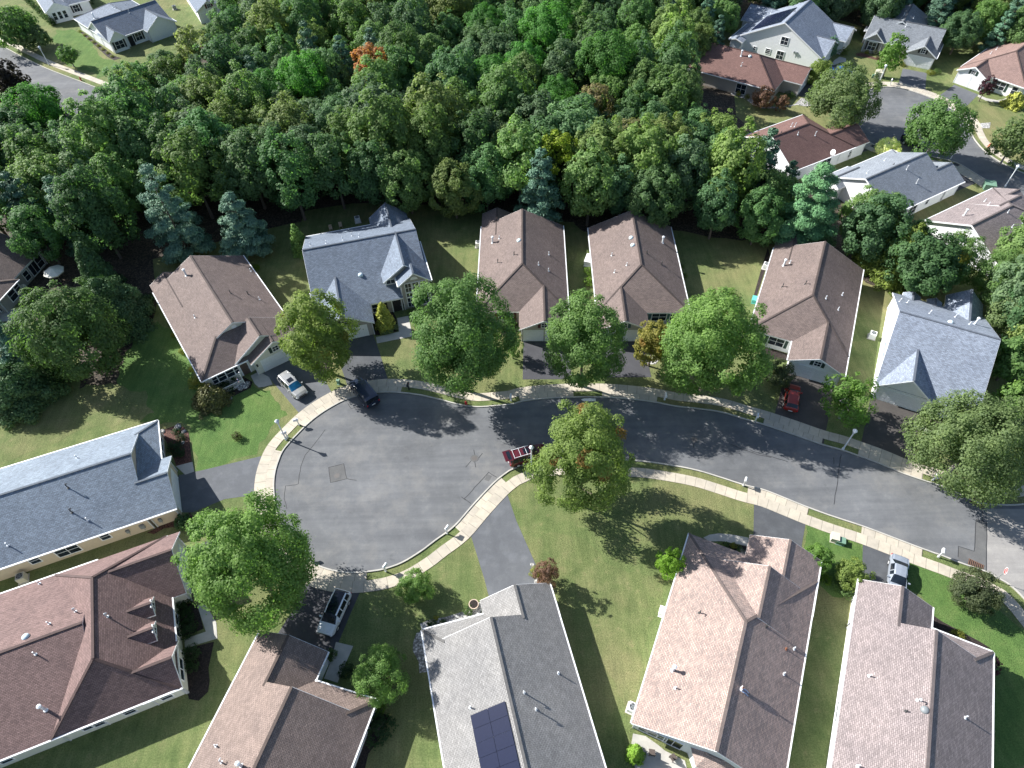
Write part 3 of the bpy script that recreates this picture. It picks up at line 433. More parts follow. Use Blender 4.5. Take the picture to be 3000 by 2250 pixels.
            (-63.67, 51.14), (-63.25, 51.64), (-62.59, 51.75), (-62.07, 52.18), (-61.48, 52.44), (-60.85, 52.59), (-60.21, 52.64), (-59.58, 52.74), (-58.93, 52.65), (-58.29, 52.75), (-57.68, 52.99), (-57.03, 52.99),
            (-57.36, 53.65), (-57.36, 54.38), (-57.66, 55.08), (-58.31, 55.45), (-58.87, 55.87), (-59.41, 56.31), (-59.82, 56.88)]),
          ('dry',
           [(2.23, 33.16), (2.66, 33.62), (3.16, 33.99), (3.78, 34.11), (4.4, 34.15), (5.46, 33.84), (6.54, 33.59), (7.63, 33.24), (8.37, 32.35), (9.22, 31.55), (9.54, 30.43), (10.55, 29.91), (11.52, 29.34), (12.1, 29.08),
            (12.72, 29.23), (13.32, 29.08), (13.81, 28.71), (14.41, 28.65), (15.01, 28.64), (15.59, 28.81), (16.18, 28.91), (15.88, 28.19), (15.55, 27.48), (15.38, 26.71), (15.4, 25.92), (14.6, 24.57), (13.45, 23.5),
            (12.99, 22.01), (12.26, 20.64), (11.9, 19.14), (11.58, 17.64), (11.61, 16.04), (10.78, 14.67), (10.65, 14.04), (10.16, 13.63), (10.13, 14.29), (10.0, 14.94), (9.93, 15.61), (9.77, 16.25), (9.39, 16.82), (9.33, 17.5),
            (9.11, 18.15), (8.65, 18.65), (8.3, 19.59), (7.69, 20.39), (7.31, 21.34), (7.37, 22.35), (7.42, 23.38), (6.88, 24.25), (6.53, 25.2), (6.64, 26.2), (6.24, 27.22), (6.14, 28.31), (5.35, 29.05), (4.49, 29.72),
            (4.22, 30.74), (3.66, 31.63), (2.79, 32.26)]),
          ('lush',
           [(-110.49, 174.08), (-109.58, 174.02), (-108.72, 173.7), (-107.77, 173.66), (-106.97, 174.18), (-106.09, 173.96), (-105.4, 173.37), (-104.77, 172.74), (-103.94, 172.39), (-101.83, 170.7), (-100.1, 168.61),
            (-98.07, 166.63), (-97.55, 163.86), (-95.66, 161.85), (-94.43, 159.39), (-92.47, 157.38), (-89.78, 156.56), (-89.6, 156.18), (-89.32, 155.87), (-88.92, 155.74), (-88.65, 155.4), (-88.35, 155.1), (-87.94, 154.97),
            (-87.68, 154.64), (-87.48, 154.28), (-87.68, 153.34), (-87.77, 152.38), (-88.46, 151.68), (-88.77, 150.75), (-88.98, 149.82), (-89.34, 148.94), (-90.08, 148.28), (-90.3, 147.31), (-90.97, 149.37), (-92.59, 150.79),
            (-94.45, 151.75), (-96.45, 152.37), (-97.86, 153.93), (-99.89, 154.46), (-100.78, 156.36), (-102.6, 157.43), (-104.16, 159.24), (-105.52, 161.21), (-106.24, 163.52), (-106.15, 165.94), (-108.26, 167.23),
            (-109.46, 169.4), (-109.38, 171.87)])],
 'SEAMS': [[(-27.03, 38.26), (-27.61, 39.6), (-27.78, 41.38), (-26.89, 41.43), (-26.32, 41.58), (-26.39, 44.04), (-26.15, 45.75), (-25.32, 47.29), (-24.26, 49.54)], [(-21.88, 53.76), (-21.34, 52.82), (-19.61, 53.36)],
           [(-22.92, 43.82), (-21.12, 44.29), (-20.48, 42.09), (-22.39, 41.65), (-22.92, 43.82)], [(-5.99, 43.2), (-5.32, 44.15), (-4.94, 44.87), (-4.48, 44.3), (-5.01, 43.96), (-5.32, 44.34)], [(-5.03, 45.78), (-4.87, 44.86)],
           [(-4.48, 44.39), (-3.95, 45.19)], [(-4.93, 43.96), (-4.77, 43.15)], [(-3.18, 42.39), (-6.05, 38.83), (-5.3, 38.18)], [(-6.42, 39.09), (-5.9, 38.66)], [(-3.18, 42.39), (-2.21, 41.66)], [(-20.48, 42.09), (-19.24, 41.84)],
           [(40.17, 43.37), (39.35, 41.62), (38.15, 38.92), (37.03, 36.57)], [(39.16, 42.95), (38.83, 41.99)], [(29.33, 44.31), (31.1, 43.52), (33.4, 42.54)], [(53.08, 33.8), (53.63, 35.11), (53.61, 35.51), (54.07, 35.57)],
           [(48.35, 29.7), (48.97, 30.92), (50.45, 30.29), (52.42, 34.13), (53.46, 33.71), (50.65, 27.99)], [(22.35, 45.03), (22.59, 45.86), (22.47, 46.42), (22.97, 46.59)],
           [(27.03, 45.32), (28.12, 44.73), (30.01, 43.74), (31.55, 43.24)]],
 'PATCH': [('tar', [(-22.92, 43.82), (-21.12, 44.29), (-20.48, 42.09), (-22.39, 41.65)]), ('tar', [(52.42, 34.13), (53.46, 33.71), (50.65, 27.99), (48.28, 29.56), (48.95, 30.88), (50.45, 30.29)]),
           ('pale_road', [(54.3, 35.41), (76.2, 34.32), (62.12, 15.05), (54.54, 20.61), (53.26, 25.11), (51.59, 27.34), (50.74, 27.99)]), ('tar', [(-3.33, 42.13), (-2.78, 41.85), (-3.18, 41.09), (-3.71, 41.37)])],
 'GRATES': [((53.59, 36.23), (53.11, 36.57), (54.08, 35.89)), ((49.82, 28.66), (49.36, 28.95), (50.22, 28.36))],
 'MANHOLES': [(-21.75, 42.59), (-4.94, 44.47), (22.71, 46.23)],
 'FOREST_FLOOR': [(-101.17, 77.95), (-96.02, 78.0), (-91.08, 79.45), (-86.23, 81.29), (-81.04, 81.31), (-78.19, 78.63), (-75.75, 75.57), (-73.05, 72.72), (-69.79, 70.53), (-67.99, 68.83), (-65.76, 67.74), (-63.57, 66.55),
                  (-61.96, 64.64), (-61.08, 62.75), (-60.46, 60.76), (-59.45, 58.93), (-58.93, 56.9), (-57.62, 57.3), (-56.47, 58.06), (-55.12, 58.25), (-53.76, 58.31), (-53.32, 60.68), (-53.17, 63.09), (-52.86, 65.5),
                  (-53.06, 67.91), (-53.39, 72.3), (-54.3, 76.61), (-56.21, 80.57), (-57.76, 84.69), (-55.21, 85.8), (-52.81, 87.2), (-50.13, 87.94), (-47.53, 88.91), (-45.98, 89.04), (-44.53, 89.6), (-43.28, 90.52),
                  (-41.83, 91.08), (-40.24, 91.81), (-38.57, 92.35), (-36.93, 93.02), (-35.19, 93.27), (-35.11, 94.08), (-35.08, 94.89), (-35.13, 95.71), (-34.96, 96.51), (-31.0, 97.36), (-27.03, 98.16), (-22.97, 98.07),
                  (-18.94, 97.68), (-15.46, 97.34), (-12.01, 96.8), (-8.52, 96.54), (-5.13, 95.63), (-1.02, 94.43), (3.18, 93.57), (7.03, 91.59), (11.31, 90.91), (11.46, 90.19), (11.85, 89.57), (12.17, 88.92), (12.64, 88.36),
                  (16.81, 87.45), (21.03, 88.08), (25.26, 88.46), (29.41, 87.53), (31.46, 86.6), (33.52, 85.7), (35.77, 85.43), (37.91, 84.71), (39.78, 84.9), (41.43, 85.79), (43.27, 85.94), (45.1, 86.14), (47.7, 84.26),
                  (49.61, 81.67), (51.94, 79.51), (54.06, 77.14), (53.99, 76.33), (53.96, 75.52), (54.13, 74.73), (54.33, 73.94), (54.67, 73.55), (55.12, 73.29), (55.54, 73.0), (56.03, 72.83), (58.5, 73.9), (60.59, 75.6),
                  (62.8, 77.1), (64.84, 78.82), (64.18, 82.8), (63.16, 86.7), (62.32, 90.68), (62.7, 94.74), (59.82, 96.76), (56.5, 97.92), (53.19, 99.06), (49.72, 99.54), (49.72, 102.55), (49.19, 105.51), (49.84, 108.46),
                  (49.68, 111.48), (48.94, 114.51), (47.69, 117.37), (47.39, 120.49), (46.44, 123.47), (47.3, 127.77), (48.09, 132.07), (48.66, 136.49), (47.59, 140.82), (46.84, 145.99), (47.83, 151.11), (48.66, 156.2),
                  (48.95, 161.34), (52.0, 163.89), (55.73, 165.25), (58.25, 168.25), (61.2, 170.84), (64.88, 182.58), (69.41, 194.02), (72.66, 205.88), (75.76, 217.78), (52.73, 241.6), (31.42, 266.98), (10.17, 292.4),
                  (-12.56, 316.5), (-37.9, 311.55), (-63.4, 307.47), (-88.8, 302.82), (-113.98, 297.11), (-102.07, 266.27), (-91.02, 235.12), (-79.89, 203.99), (-69.9, 172.48), (-71.27, 168.34), (-71.48, 163.98), (-72.74, 159.81),
                  (-72.97, 155.46), (-76.6, 153.13), (-79.12, 149.63), (-82.22, 146.69), (-84.61, 143.16), (-85.42, 140.96), (-85.46, 138.62), (-86.48, 136.55), (-87.34, 134.41), (-90.6, 134.36), (-93.65, 135.5), (-96.83, 135.04),
                  (-99.93, 134.23), (-106.65, 130.81), (-112.87, 126.55), (-119.66, 123.3), (-126.37, 119.9), (-121.06, 108.85), (-114.76, 98.33), (-107.46, 88.47)],
 'LAMPS': [((-29.02, 48.19), 'white lamp post beside the two mailboxes on the round end of the street'), ((40.61, 44.07), 'white lamp post on the grass strip before the pale blue grey roofed house'),
           ((2.06, 43.17), 'white lamp post behind the maroon estate car under the orange tinged maple'), ((87.03, 97.05), 'white lamp post at the upper road bend beside the rosy roof'),
           ((78.79, 134.0), 'white lamp post beside the beige utility box at the upper road end'), ((-104.19, 155.13), 'white lamp post on the lawn strip of the road beyond the wood')],
 'MAILBOXES': [((-27.76, 50.42), 200, 'white mailbox on a white post at the strip end by the silver car'), ((-28.87, 48.47), 200, 'white mailbox on a white post beside the lamp post at the round street end'),
               ((-7.96, 34.4), 60, 'white mailbox on a white post near the tapering driveway'), ((-14.55, 30.1), 60, 'white mailbox on a white post beside the shadow of the big tree'),
               ((-0.2, 53.31), -95, 'white mailbox on a white post close to the red hydrant'), ((20.04, 52.68), -95, 'white mailbox on a white post before the house with two roof domes'),
               ((31.08, 48.93), -110, 'white mailbox on a white post by the drive of the red car'), ((27.14, 39.37), 65, 'white mailbox on a white post on the long grass strip below the road bend'),
               ((49.69, 39.35), -115, 'white mailbox on a white post near the storm drain under the big ash tree'), ((46.19, 29.75), 60, 'white mailbox on a white post across the walk from the silver saloon'),
               ((81.11, 133.64), -120, 'white mailbox on a white post beside the lamp post at the upper road end'), ((81.57, 106.04), 60, 'white mailbox on a white post behind the slate roofed house on the upper road'),
               ((-23.82, 32.0), 20, 'blue grey mailbox half hidden under the big round tree'), ((-13.9, 55.82), -95, 'black mailbox in tree shade before the slate roofed house')],
 'HYDRANTS': [((-6.15, 52.87), 'red fire hydrant in the shade under the street trees', 'h_red'), ((90.17, 109.48), 'orange fire hydrant on the upper road strip', 'h_orange'),
              ((-93.71, 147.13), 'dull red fire hydrant by the road beyond the wood', 'h_red')],
 'UNITS': [((-54.63, 30.51), 21.3, 'beige air conditioner beside the beige house wall'), ((10.54, 15.41), -115.6, 'white air conditioner at the back corner of the pinkish roofed house'),
           ((40.08, 77.88), -115.6, 'pale air conditioner beside the wide lawn of the green shuttered house'), ((51.01, 62.62), -117.6, 'grey air conditioner beside the bright white gable wall'),
           ((-25.38, 92.92), -75.8, 'white air conditioner behind the slate roofed house'), ((-83.97, 184.46), -61.6, 'dark air conditioner beside the maroon shuttered white house'),
           ((-4.76, 85.37), -91.9, 'grey air conditioner in shade beside the maroon shuttered tan house')],
 'BOXES': [((35.56, 32.27), 'u_beige', 'beige utility box on the lawn near the green one', 0.8, 0.9, 0.8), ((36.1, 31.87), 'u_green', 'green utility box on the lawn beside the beige one', 0.9, 0.7, 0.6),
           ((80.02, 137.41), 'u_beige', 'large beige utility box by the columnar tree', 1.5, 1.4, 1.3), ((78.77, 137.13), 'u_green', 'slim green pedestal beside the large beige utility box', 0.4, 0.4, 0.8),
           ((83.95, 96.79), 'u_green', 'green utility box on the lawn behind the rosy roof', 1.7, 1.5, 1.1), ((-23.57, 57.22), 'u_green', 'small green pedestal by the black van', 0.35, 0.35, 0.8),
           ((12.8, 80.46), 'u_white', 'white storage chest beside the clipped green shrubs', 1.2, 1.9, 1.0), ((36.58, 70.54), 'u_teal', 'teal storage tub at the lawn edge of the green shuttered house', 1.0, 1.0, 0.7),
           ((14.97, 24.55), 'u_white', 'white utility cabinet by the long eave of the pinkish roof', 0.7, 0.8, 0.9)],
 'CARS': {'silver_suv': ((-29.58, 56.56), -46.9, 6.1),
          'black_van': ((-19.73, 54.93), 126.3, 5.11),
          'maroon': ((1.54, 44.26), 17.2, 4.81),
          'red': ((36.46, 51.89), 68.7, 4.43),
          'white': ((-19.39, 25.48), -107.1, 5.1),
          'saloon': ((40.62, 27.54), -116.4, 4.39),
          'jeep': ((76.33, 110.87), -48.0, 3.82),
          'blue': ((72.48, 139.32), -14.4, 3.01)},
 'TREES': [('maple', 'yg', (-25.16, 59.21), 4.62, 6.45, 8.05, 'yellow green street tree overlapping the slate roofed garage', 'tree'),
           ('maple', 'g1', (-5.95, 55.25), 6.05, 9.24, 10.84, 'broad green street tree between the slate roofed and the maroon shuttered brown house', 'tree'),
           ('maple', 'g2', (9.2, 55.51), 5.07, 7.11, 8.71, 'green street tree between the two brown hip roofed houses', 'tree'),
           ('maple', 'or', (18.84, 58.62), 2.38, 3.91, 4.91, 'small orange tinted tree on a stone ring by a driveway', 'tree'),
           ('maple', 'g3', (24.93, 53.67), 6.11, 7.87, 9.47, 'broad bright street tree before the lawn between brown houses', 'tree'),
           ('maple', 'yo', (7.35, 37.66), 4.98, 8.14, 9.74, 'maple with orange leaves over the maroon car on the curved lawn', 'tree'),
           ('maple', 'g3', (-26.25, 27.68), 5.81, 7.39, 8.99, 'bright round tree beside the red brown dormer roof', 'tree'),
           ('open', 'lg', (41.79, 48.85), 3.57, 2.77, 3.97, 'light green open tree with pale branches between two driveways', 'tree'),
           ('ash', 'gg', (51.3, 39.79), 6.16, 5.76, 7.36, 'grey green spreading tree beside the pale blue grey roof', 'tree'),
           ('round', 'g3', (-13.2, 18.3), 2.55, 2.94, 3.44, 'round clipped tree between the white crossover and solar roof', 'tree'),
           ('round', 'g3', (-10.87, 27.57), 1.81, 1.48, 1.98, 'small round tree at the sidewalk corner near the street end', 'tree'),
           ('maple', 'dg2', (-58.01, 61.64), 6.09, 7.23, 7.53, 'wide dense dark tree beside the patio parasol', 'tree'),
           ('spruce', 'dg', (-62.52, 77.77), 2.51, 4.48, 4.68, 'narrow dark spruce behind the wide dense dark tree', 'tree'), ('cedar', 'dg', (-57.97, 70.63), 4.34, 3.83, 4.13, 'dark cedar in front of the narrow spruce', 'tree'),
           ('pine', 'bg', (-68.83, 63.38), 3.5, 3.5, 4.1, 'blue green pine at the frame edge below the grey house', 'tree'),
           ('cedar', 'dg', (-65.44, 56.15), 3.96, 2.94, 3.24, 'low dark evergreen at the lawn edge beyond the blue grey roof', 'tree'),
           ('spruce', 'lg', (-33.59, 85.32), 1.41, 2.67, 2.87, 'small bright conical evergreen beside the slate roofed house', 'tree'),
           ('pine', 'bg', (-51.86, 85.36), 4.77, 7.51, 9.01, 'tall blue green pine behind the brown stepped gable house', 'tree'),
           ('pine', 'bg', (-41.87, 85.69), 4.71, 4.97, 5.97, 'shorter blue green pine with open top behind the brown house', 'tree'),
           ('pine', 'pg', (46.43, 83.6), 6.53, 6.28, 7.78, 'large light green pine behind the green shuttered house', 'tree'),
           ('cedar', 'yc', (56.09, 77.54), 2.6, 4.7, 5.0, 'yellow green cedar leftmost of the row before the rosy roof', 'tree'),
           ('cedar', 'yc', (58.36, 74.22), 2.71, 5.14, 5.44, 'tall yellow green cedar in the middle of the row', 'tree'),
           ('round', 'g2', (65.14, 72.93), 3.87, 4.35, 4.95, 'dense round green tree with yellow tips by the white gable', 'tree'),
           ('round', 'g2', (69.41, 68.33), 3.58, 4.7, 5.3, 'dense dark round tree at the frame edge behind the pale roof', 'tree'),
           ('ash', 'gg', (68.62, 61.92), 3.14, 3.6, 4.4, 'grey green tree at the right frame edge above the pale roof', 'tree'),
           ('maple', 'g1', (64.59, 54.23), 2.82, 3.5, 4.3, 'green tree crowding the right edge of the pale roof', 'tree'),
           ('maple', 'g3', (63.18, 48.97), 2.31, 2.31, 2.91, 'small bright tree squeezed beside the grey green spreading tree', 'tree'),
           ('ash', 'gg', (63.29, 117.1), 6.02, 5.22, 6.82, 'spreading grey green tree at the left of the upper road end', 'tree'),
           ('ash', 'g1', (76.5, 105.99), 5.07, 5.07, 6.67, 'green tree shading the black off roader on the upper road', 'tree'),
           ('column', 'lg', (80.92, 137.06), 2.3, 4.36, 5.36, 'slim columnar tree before the taupe gabled house', 'tree'), ('round', 'yg', (66.0, 135.21), 2.5, 2.39, 2.79, 'round yellow green tree beside the blue car', 'tree'),
           ('ash', 'gg', (89.28, 103.49), 3.23, 4.43, 5.23, 'grey green tree at the right edge beyond the upper road', 'tree'),
           ('maple', 'dk', (-100.15, 133.93), 3.52, 4.58, 6.08, 'dark purple leaved tree beside the far upper left road', 'tree'),
           ('ash', 'g1', (-113.52, 163.77), 5.11, 3.9, 5.4, 'dark green tree on the lawn of the far upper left road', 'tree'),
           ('ash', 'gg', (-109.39, 163.15), 2.98, 2.37, 3.17, 'small grey green tree next to the larger one by the far road', 'tree'),
           ('ash', 'g1', (-97.9, 153.77), 1.98, 1.98, 2.78, 'tiny tree in a white stone ring on the far lawn', 'tree'), ('redbush', 'rb', (35.2, 54.97), 1.89, 1.89, 2.09, 'dark green round shrub tree by the red car', 'tree'),
           ('redbush', 'rd', (3.07, 28.11), 1.34, 2.54, 2.64, 'reddish leaved shrub beside the tapering driveway', 'tree'),
           ('round', 'lm', (16.2, 28.83), 1.42, 2.7, 2.7, 'bright lime evergreen bush along the pinkish roofed house', 'tree'),
           ('spruce', 'lm', (10.23, 11.49), 0.8, 1.51, 1.51, 'bright lime conical evergreen on the paved patio', 'tree'), ('round', 'lg', (32.32, 29.24), 1.49, 1.87, 1.97, 'light green bush by the charcoal roof slope', 'tree'),
           ('round', 'yg', (35.51, 27.44), 1.76, 1.6, 1.7, 'yellow green rounded bush at the mauve roof corner', 'tree'), ('redbush', 'rb', (47.07, 25.03), 2.37, 1.7, 2.4, 'dark bronze tree hiding the stop sign foot', 'tree'),
           ('redbush', 'pu', (45.42, 18.12), 1.01, 1.31, 1.31, 'purple shrub beside the mauve roof right eave', 'tree'), ('weep', 'br', (-39.99, 54.66), 2.2, 1.38, 1.38, 'weeping brown green shrub on a bed by the porch', 'tree'),
           ('spruce', 'yl', (-18.15, 67.73), 1.33, 2.44, 2.44, 'golden young conifer by the slate roofed house door', 'tree'),
           ('round', 'g2', (0.29, 60.76), 1.33, 2.14, 2.34, 'dense green shrub beside the maroon shuttered garage', 'tree'), ('redbush', 'rd', (52.09, 126.16), 2.22, 2.05, 2.25, 'reddish crape shrub before the tan house', 'tree'),
           ('redbush', 'rd', (55.42, 124.46), 1.29, 1.68, 1.88, 'smaller bronze shrub beside the reddish crape shrub', 'tree'),
           ('redbush', 'pu', (96.23, 126.1), 1.38, 2.32, 3.22, 'slender purple tree before the rosy roofed house', 'tree'),
           ('round', 'wh', (70.56, 108.32), 2.21, 1.37, 1.37, 'shrub covered in cream flowers by the upper road', 'tree'),
           ('weep', 'yl', (101.8, 123.77), 1.84, 1.39, 1.39, 'yellow grass clump beside the rosy roofed house', 'tree'),
           ('column', 'bg', (72.64, 147.59), 1.53, 2.11, 2.11, 'weeping blue conifer between the white and taupe houses', 'tree'),
           ('round', 'dg', (-38.44, 36.47), 1.01, 0.87, 0.87, 'dark shrub at the corner of the beige house', 'tree')],
 'BUSHES': [((12.54, 77.91), 0.8, 1.0, 'lm', 'bright clipped shrub nearest the white storage chest'), ((12.39, 75.55), 0.9, 1.0, 'lm', 'bright clipped shrub nearest the street tree'),
            ((52.59, 49.48), 0.65, 0.8, 'lm', 'end of a clipped hedge nearest the garage'), ((53.04, 48.97), 0.65, 0.8, 'lm', 'middle clipped hedge mound by the pale house'),
            ((53.65, 48.7), 0.65, 0.8, 'lm', 'clipped hedge mound furthest from the garage'), ((-43.42, 49.79), 0.55, 0.7, 'dg', 'round dwarf conifer at the tip of the red mulch bed'),
            ((-42.49, 48.79), 0.6, 0.7, 'dg', 'round dwarf conifer second in the red mulch bed'), ((-42.94, 47.39), 0.9, 0.9, 'dg', 'larger dark shrub against the beige house front'),
            ((-42.03, 46.43), 0.7, 0.7, 'dg', 'low dark shrub near the grey paved step'), ((-35.71, 26.74), 0.9, 1.0, 'dg', 'dark shrub below the upper dormer window'),
            ((-35.1, 25.54), 0.8, 1.0, 'dg', 'dark shrub between the two dormers'), ((-34.6, 24.23), 1.0, 1.1, 'dg', 'dark shrub beside the front path corner'),
            ((-33.53, 21.83), 0.9, 1.0, 'dg', 'dark shrub before the cream arched window'), ((-33.12, 20.61), 0.7, 0.8, 'dg', 'small dark shrub in the curved bed'),
            ((-13.6, 14.29), 1.5, 1.0, 'dg', 'wide flat dark shrub on black mulch'), ((-13.8, 16.23), 0.7, 0.6, 'lm', 'lime shrub below the round clipped tree'),
            ((-19.13, 21.25), 0.6, 1.0, 'g2', 'potted plant at the white house corner'), ((-17.45, 19.7), 0.8, 0.9, 'dg', 'dark shrub along the white house path'),
            ((-38.92, 57.03), 1.6, 0.9, 'dg', 'dark low shrub before the porch railing'), ((-43.04, 57.74), 1.0, 1.3, 'yl', 'yellow flowering shrub at the porch corner'),
            ((-46.76, 63.75), 0.5, 0.8, 'yl', 'yellow flower clump nearest the weeping shrub side lawn'), ((-48.96, 67.16), 0.45, 0.7, 'yl', 'yellow flower clump along the brown eave'),
            ((-44.27, 60.38), 0.5, 0.8, 'yl', 'yellow flower clump near the front eave corner'), ((-35.25, 48.61), 0.6, 1.1, 'br', 'small lone shrub on the lush lawn'),
            ((24.12, 31.73), 0.4, 0.6, 'yl', 'yellow round shrub in the curved path bed'), ((23.23, 31.85), 0.4, 0.6, 'g2', 'green shrub in the curved path bed'),
            ((24.77, 31.35), 0.4, 0.4, 'g2', 'low grey green plant by the eave corner'), ((44.45, 21.28), 0.7, 0.6, 'yl', 'bright yellow shrub beside the mauve roof'),
            ((1.92, 29.3), 0.7, 0.9, 'yl', 'yellow shrub beside the tapering driveway'), ((-5.38, 25.39), 0.55, 0.7, 'g2', 'green shrub near the clay pot'), ((-9.17, 24.14), 0.5, 0.6, 'dg', 'dark plant among white stones'),
            ((-8.01, 24.23), 0.4, 0.5, 'dg', 'small plant among white stones'), ((-8.75, 24.71), 0.3, 0.4, 'yl', 'yellow flowers among white stones'),
            ((0.01, 67.38), 0.9, 1.2, 'g2', 'leafy shrub under the maroon shuttered window'), ((0.91, 64.98), 0.35, 0.6, 'yg', 'yellow green shrub by the garage corner'),
            ((-17.71, 67.31), 1.3, 0.7, 'wg', 'white flowering low bed beside the front walk'), ((-18.87, 69.9), 0.9, 0.9, 'g2', 'dense shrub by the slate house window'),
            ((-14.3, 70.13), 1.0, 0.9, 'g2', 'shrub below the tall nine pane window'), ((81.51, 148.23), 0.5, 0.8, 'yl', 'yellow green shrub before the taupe house window'),
            ((83.25, 147.71), 0.9, 1.1, 'rb', 'bronze shrub before the taupe house window'), ((82.98, 145.55), 0.5, 0.5, 'rd', 'red low shrub before the taupe house door'),
            ((87.02, 141.98), 0.7, 0.7, 'yl', 'yellow shrub beside the blue white garage door'), ((91.31, 137.95), 0.9, 0.8, 'yl', 'yellow leaved shrub right of the garage'),
            ((92.83, 138.22), 0.8, 0.9, 'g3', 'bright round shrub behind the brick ring'), ((83.93, 157.25), 0.9, 1.6, 'yg', 'yellow green conifer beside the taupe house'),
            ((86.06, 161.51), 0.8, 1.6, 'lm', 'lime shrub at the back corner of the taupe house'), ((48.72, 131.29), 0.5, 1.0, 'yl', 'golden shrub on white stones by the window'),
            ((50.22, 130.0), 0.5, 1.0, 'yl', 'golden shrub on white stones near the crape shrub'), ((58.97, 130.13), 1.0, 1.1, 'g2', 'dark round shrub against the tan house wall'),
            ((76.18, 148.19), 1.1, 1.4, 'yg', 'olive shrub beside the tall white house porch'), ((64.55, 134.99), 0.6, 1.4, 'dg', 'dark upright shrub by the tan house garage'),
            ((-40.15, 81.28), 0.6, 0.9, 'lm', 'small lime shrub behind the brown roof'), ((33.04, 27.57), 0.7, 0.5, 'lm', 'lime shrub in shade by the charcoal eave'),
            ((34.83, 26.5), 1.2, 1.2, 'g2', 'dark green shrub at the mauve roof corner'), ((-40.18, 81.72), 0.5, 0.6, 'lm', 'tiny bright shrub behind the brown roofed house'),
            ((102.41, 129.09), 0.5, 1.0, 'dg', 'dark upright shrub by the white porch post'), ((27.16, 78.54), 0.4, 0.7, 'g3', 'small shrub along the right eave of the brown house'),
            ((27.14, 76.38), 0.5, 0.8, 'g3', 'second small shrub along the right eave of the brown house'), ((-103.8, 172.38), 0.45, 0.5, 'yl', ''), ((-101.84, 170.25), 0.45, 0.5, 'yl', ''),
            ((-99.91, 168.16), 0.45, 0.5, 'yl', ''), ((-98.01, 166.1), 0.45, 0.5, 'yl', ''), ((-96.14, 164.07), 0.45, 0.5, 'yl', ''), ((-94.3, 162.08), 0.45, 0.5, 'yl', ''), ((-92.49, 160.12), 0.45, 0.5, 'yl', ''),
            ((-90.71, 158.19), 0.45, 0.5, 'yl', ''), ((-126.05, 192.99), 0.9, 2.2, 'dg', ''), ((-123.22, 189.64), 0.9, 2.2, 'dg', ''), ((-120.44, 186.37), 0.9, 2.2, 'dg', ''), ((-117.74, 183.18), 0.9, 2.2, 'dg', ''),
            ((-115.1, 180.06), 0.9, 2.2, 'dg', ''), ((-112.51, 177.02), 0.9, 2.2, 'dg', ''), ((-112.23, 177.31), 1.0, 1.6, 'dg', ''), ((-111.77, 179.82), 1.0, 1.6, 'dg', ''), ((-109.91, 180.65), 1.0, 1.6, 'dg', ''),
            ((-110.16, 188.3), 1.0, 2.6, 'dg', ''), ((-108.83, 189.23), 1.0, 2.6, 'dg', ''), ((-107.48, 190.16), 1.0, 2.6, 'dg', '')],
 'WOOD': [('dead', (-53.1, 124.4), 1.0, 'bare grey dead tree in the middle left of the wood'), ('oak_orange', (-25.3, 128.2), 1.0, 'orange brown dying tree standing in the wood'),
          ('dead', (20.1, 100.6), 1.0, 'bare grey dead tree with tan top behind the lawn'), ('oak_peach', (16.5, 112.5), 1.0, 'pale orange topped tree in the right of the wood'),
          ('oak_yellow', (8.6, 95.5), 1.0, 'bright yellow green tree at the near wood edge'), ('oak_tan', (-62.7, 139.2), 1.0, 'tan flowering tree at the far wood edge by the white house'),
          ('pitch', (-44.4, 123.0), 1.0, 'vivid green rounded pine left of two in the wood'), ('pitch', (-37.2, 123.4), 1.0, 'vivid green rounded pine right of two in the wood'),
          ('oak_tan', (20.9, 101.5), 1.0, 'tan leaved tree above the bare dead tree'), ('oak_big', (-12.6, 99.9), 1.0, 'tall pale green tree leaning forward behind the slate roof'),
          ('oak_big', (-26.2, 102.8), 1.0, 'tall dense green tree behind the slate roof left end'), ('oak1', (-49.6, 101.3), 1.2, ''), ('oak4', (33.8, 109.3), 0.81, ''), ('oak2', (39.2, 154.9), 0.8, ''),
          ('oak1', (26.5, 118.7), 1.01, ''), ('oak5', (-15.9, 168.0), 1.04, ''), ('oak1', (-42.7, 151.2), 1.03, ''), ('oak4', (-25.0, 149.1), 1.01, ''), ('oak2', (-31.2, 120.0), 0.81, ''), ('oak4', (-53.0, 144.5), 0.9, ''),
          ('oak4', (-36.2, 177.5), 0.95, ''), ('oak3', (-16.2, 181.5), 1.06, ''), ('oak1', (-11.1, 155.2), 1.16, ''), ('oak3', (-28.2, 165.8), 1.04, ''), ('oak4', (45.7, 185.6), 1.13, ''), ('oak2', (-45.1, 159.1), 1.09, ''),
          ('oak4', (-77.3, 113.4), 0.81, ''), ('oak4', (-31.7, 151.4), 1.13, ''), ('oak4', (-56.1, 134.5), 1.16, ''), ('oak2', (-74.2, 104.4), 0.85, ''), ('oak5', (-55.6, 100.6), 1.09, ''), ('oak5', (40.0, 169.1), 1.04, ''),
          ('pitch', (9.6, 139.7), 1.16, ''), ('oak4', (1.2, 152.6), 0.82, ''), ('oak3', (-86.1, 108.5), 1.02, ''), ('oak3', (-66.1, 129.6), 1.02, ''), ('oak4', (-28.2, 96.8), 1.05, ''), ('oak2', (11.0, 175.4), 0.99, ''),
          ('pitch', (-44.2, 169.1), 1.08, ''), ('oak3', (-53.3, 163.1), 0.99, ''), ('oak5', (33.6, 127.0), 1.09, ''), ('oak2', (-48.8, 110.3), 1.1, ''), ('oak5', (20.8, 175.3), 0.98, ''), ('oak5', (16.8, 141.7), 1.16, ''),
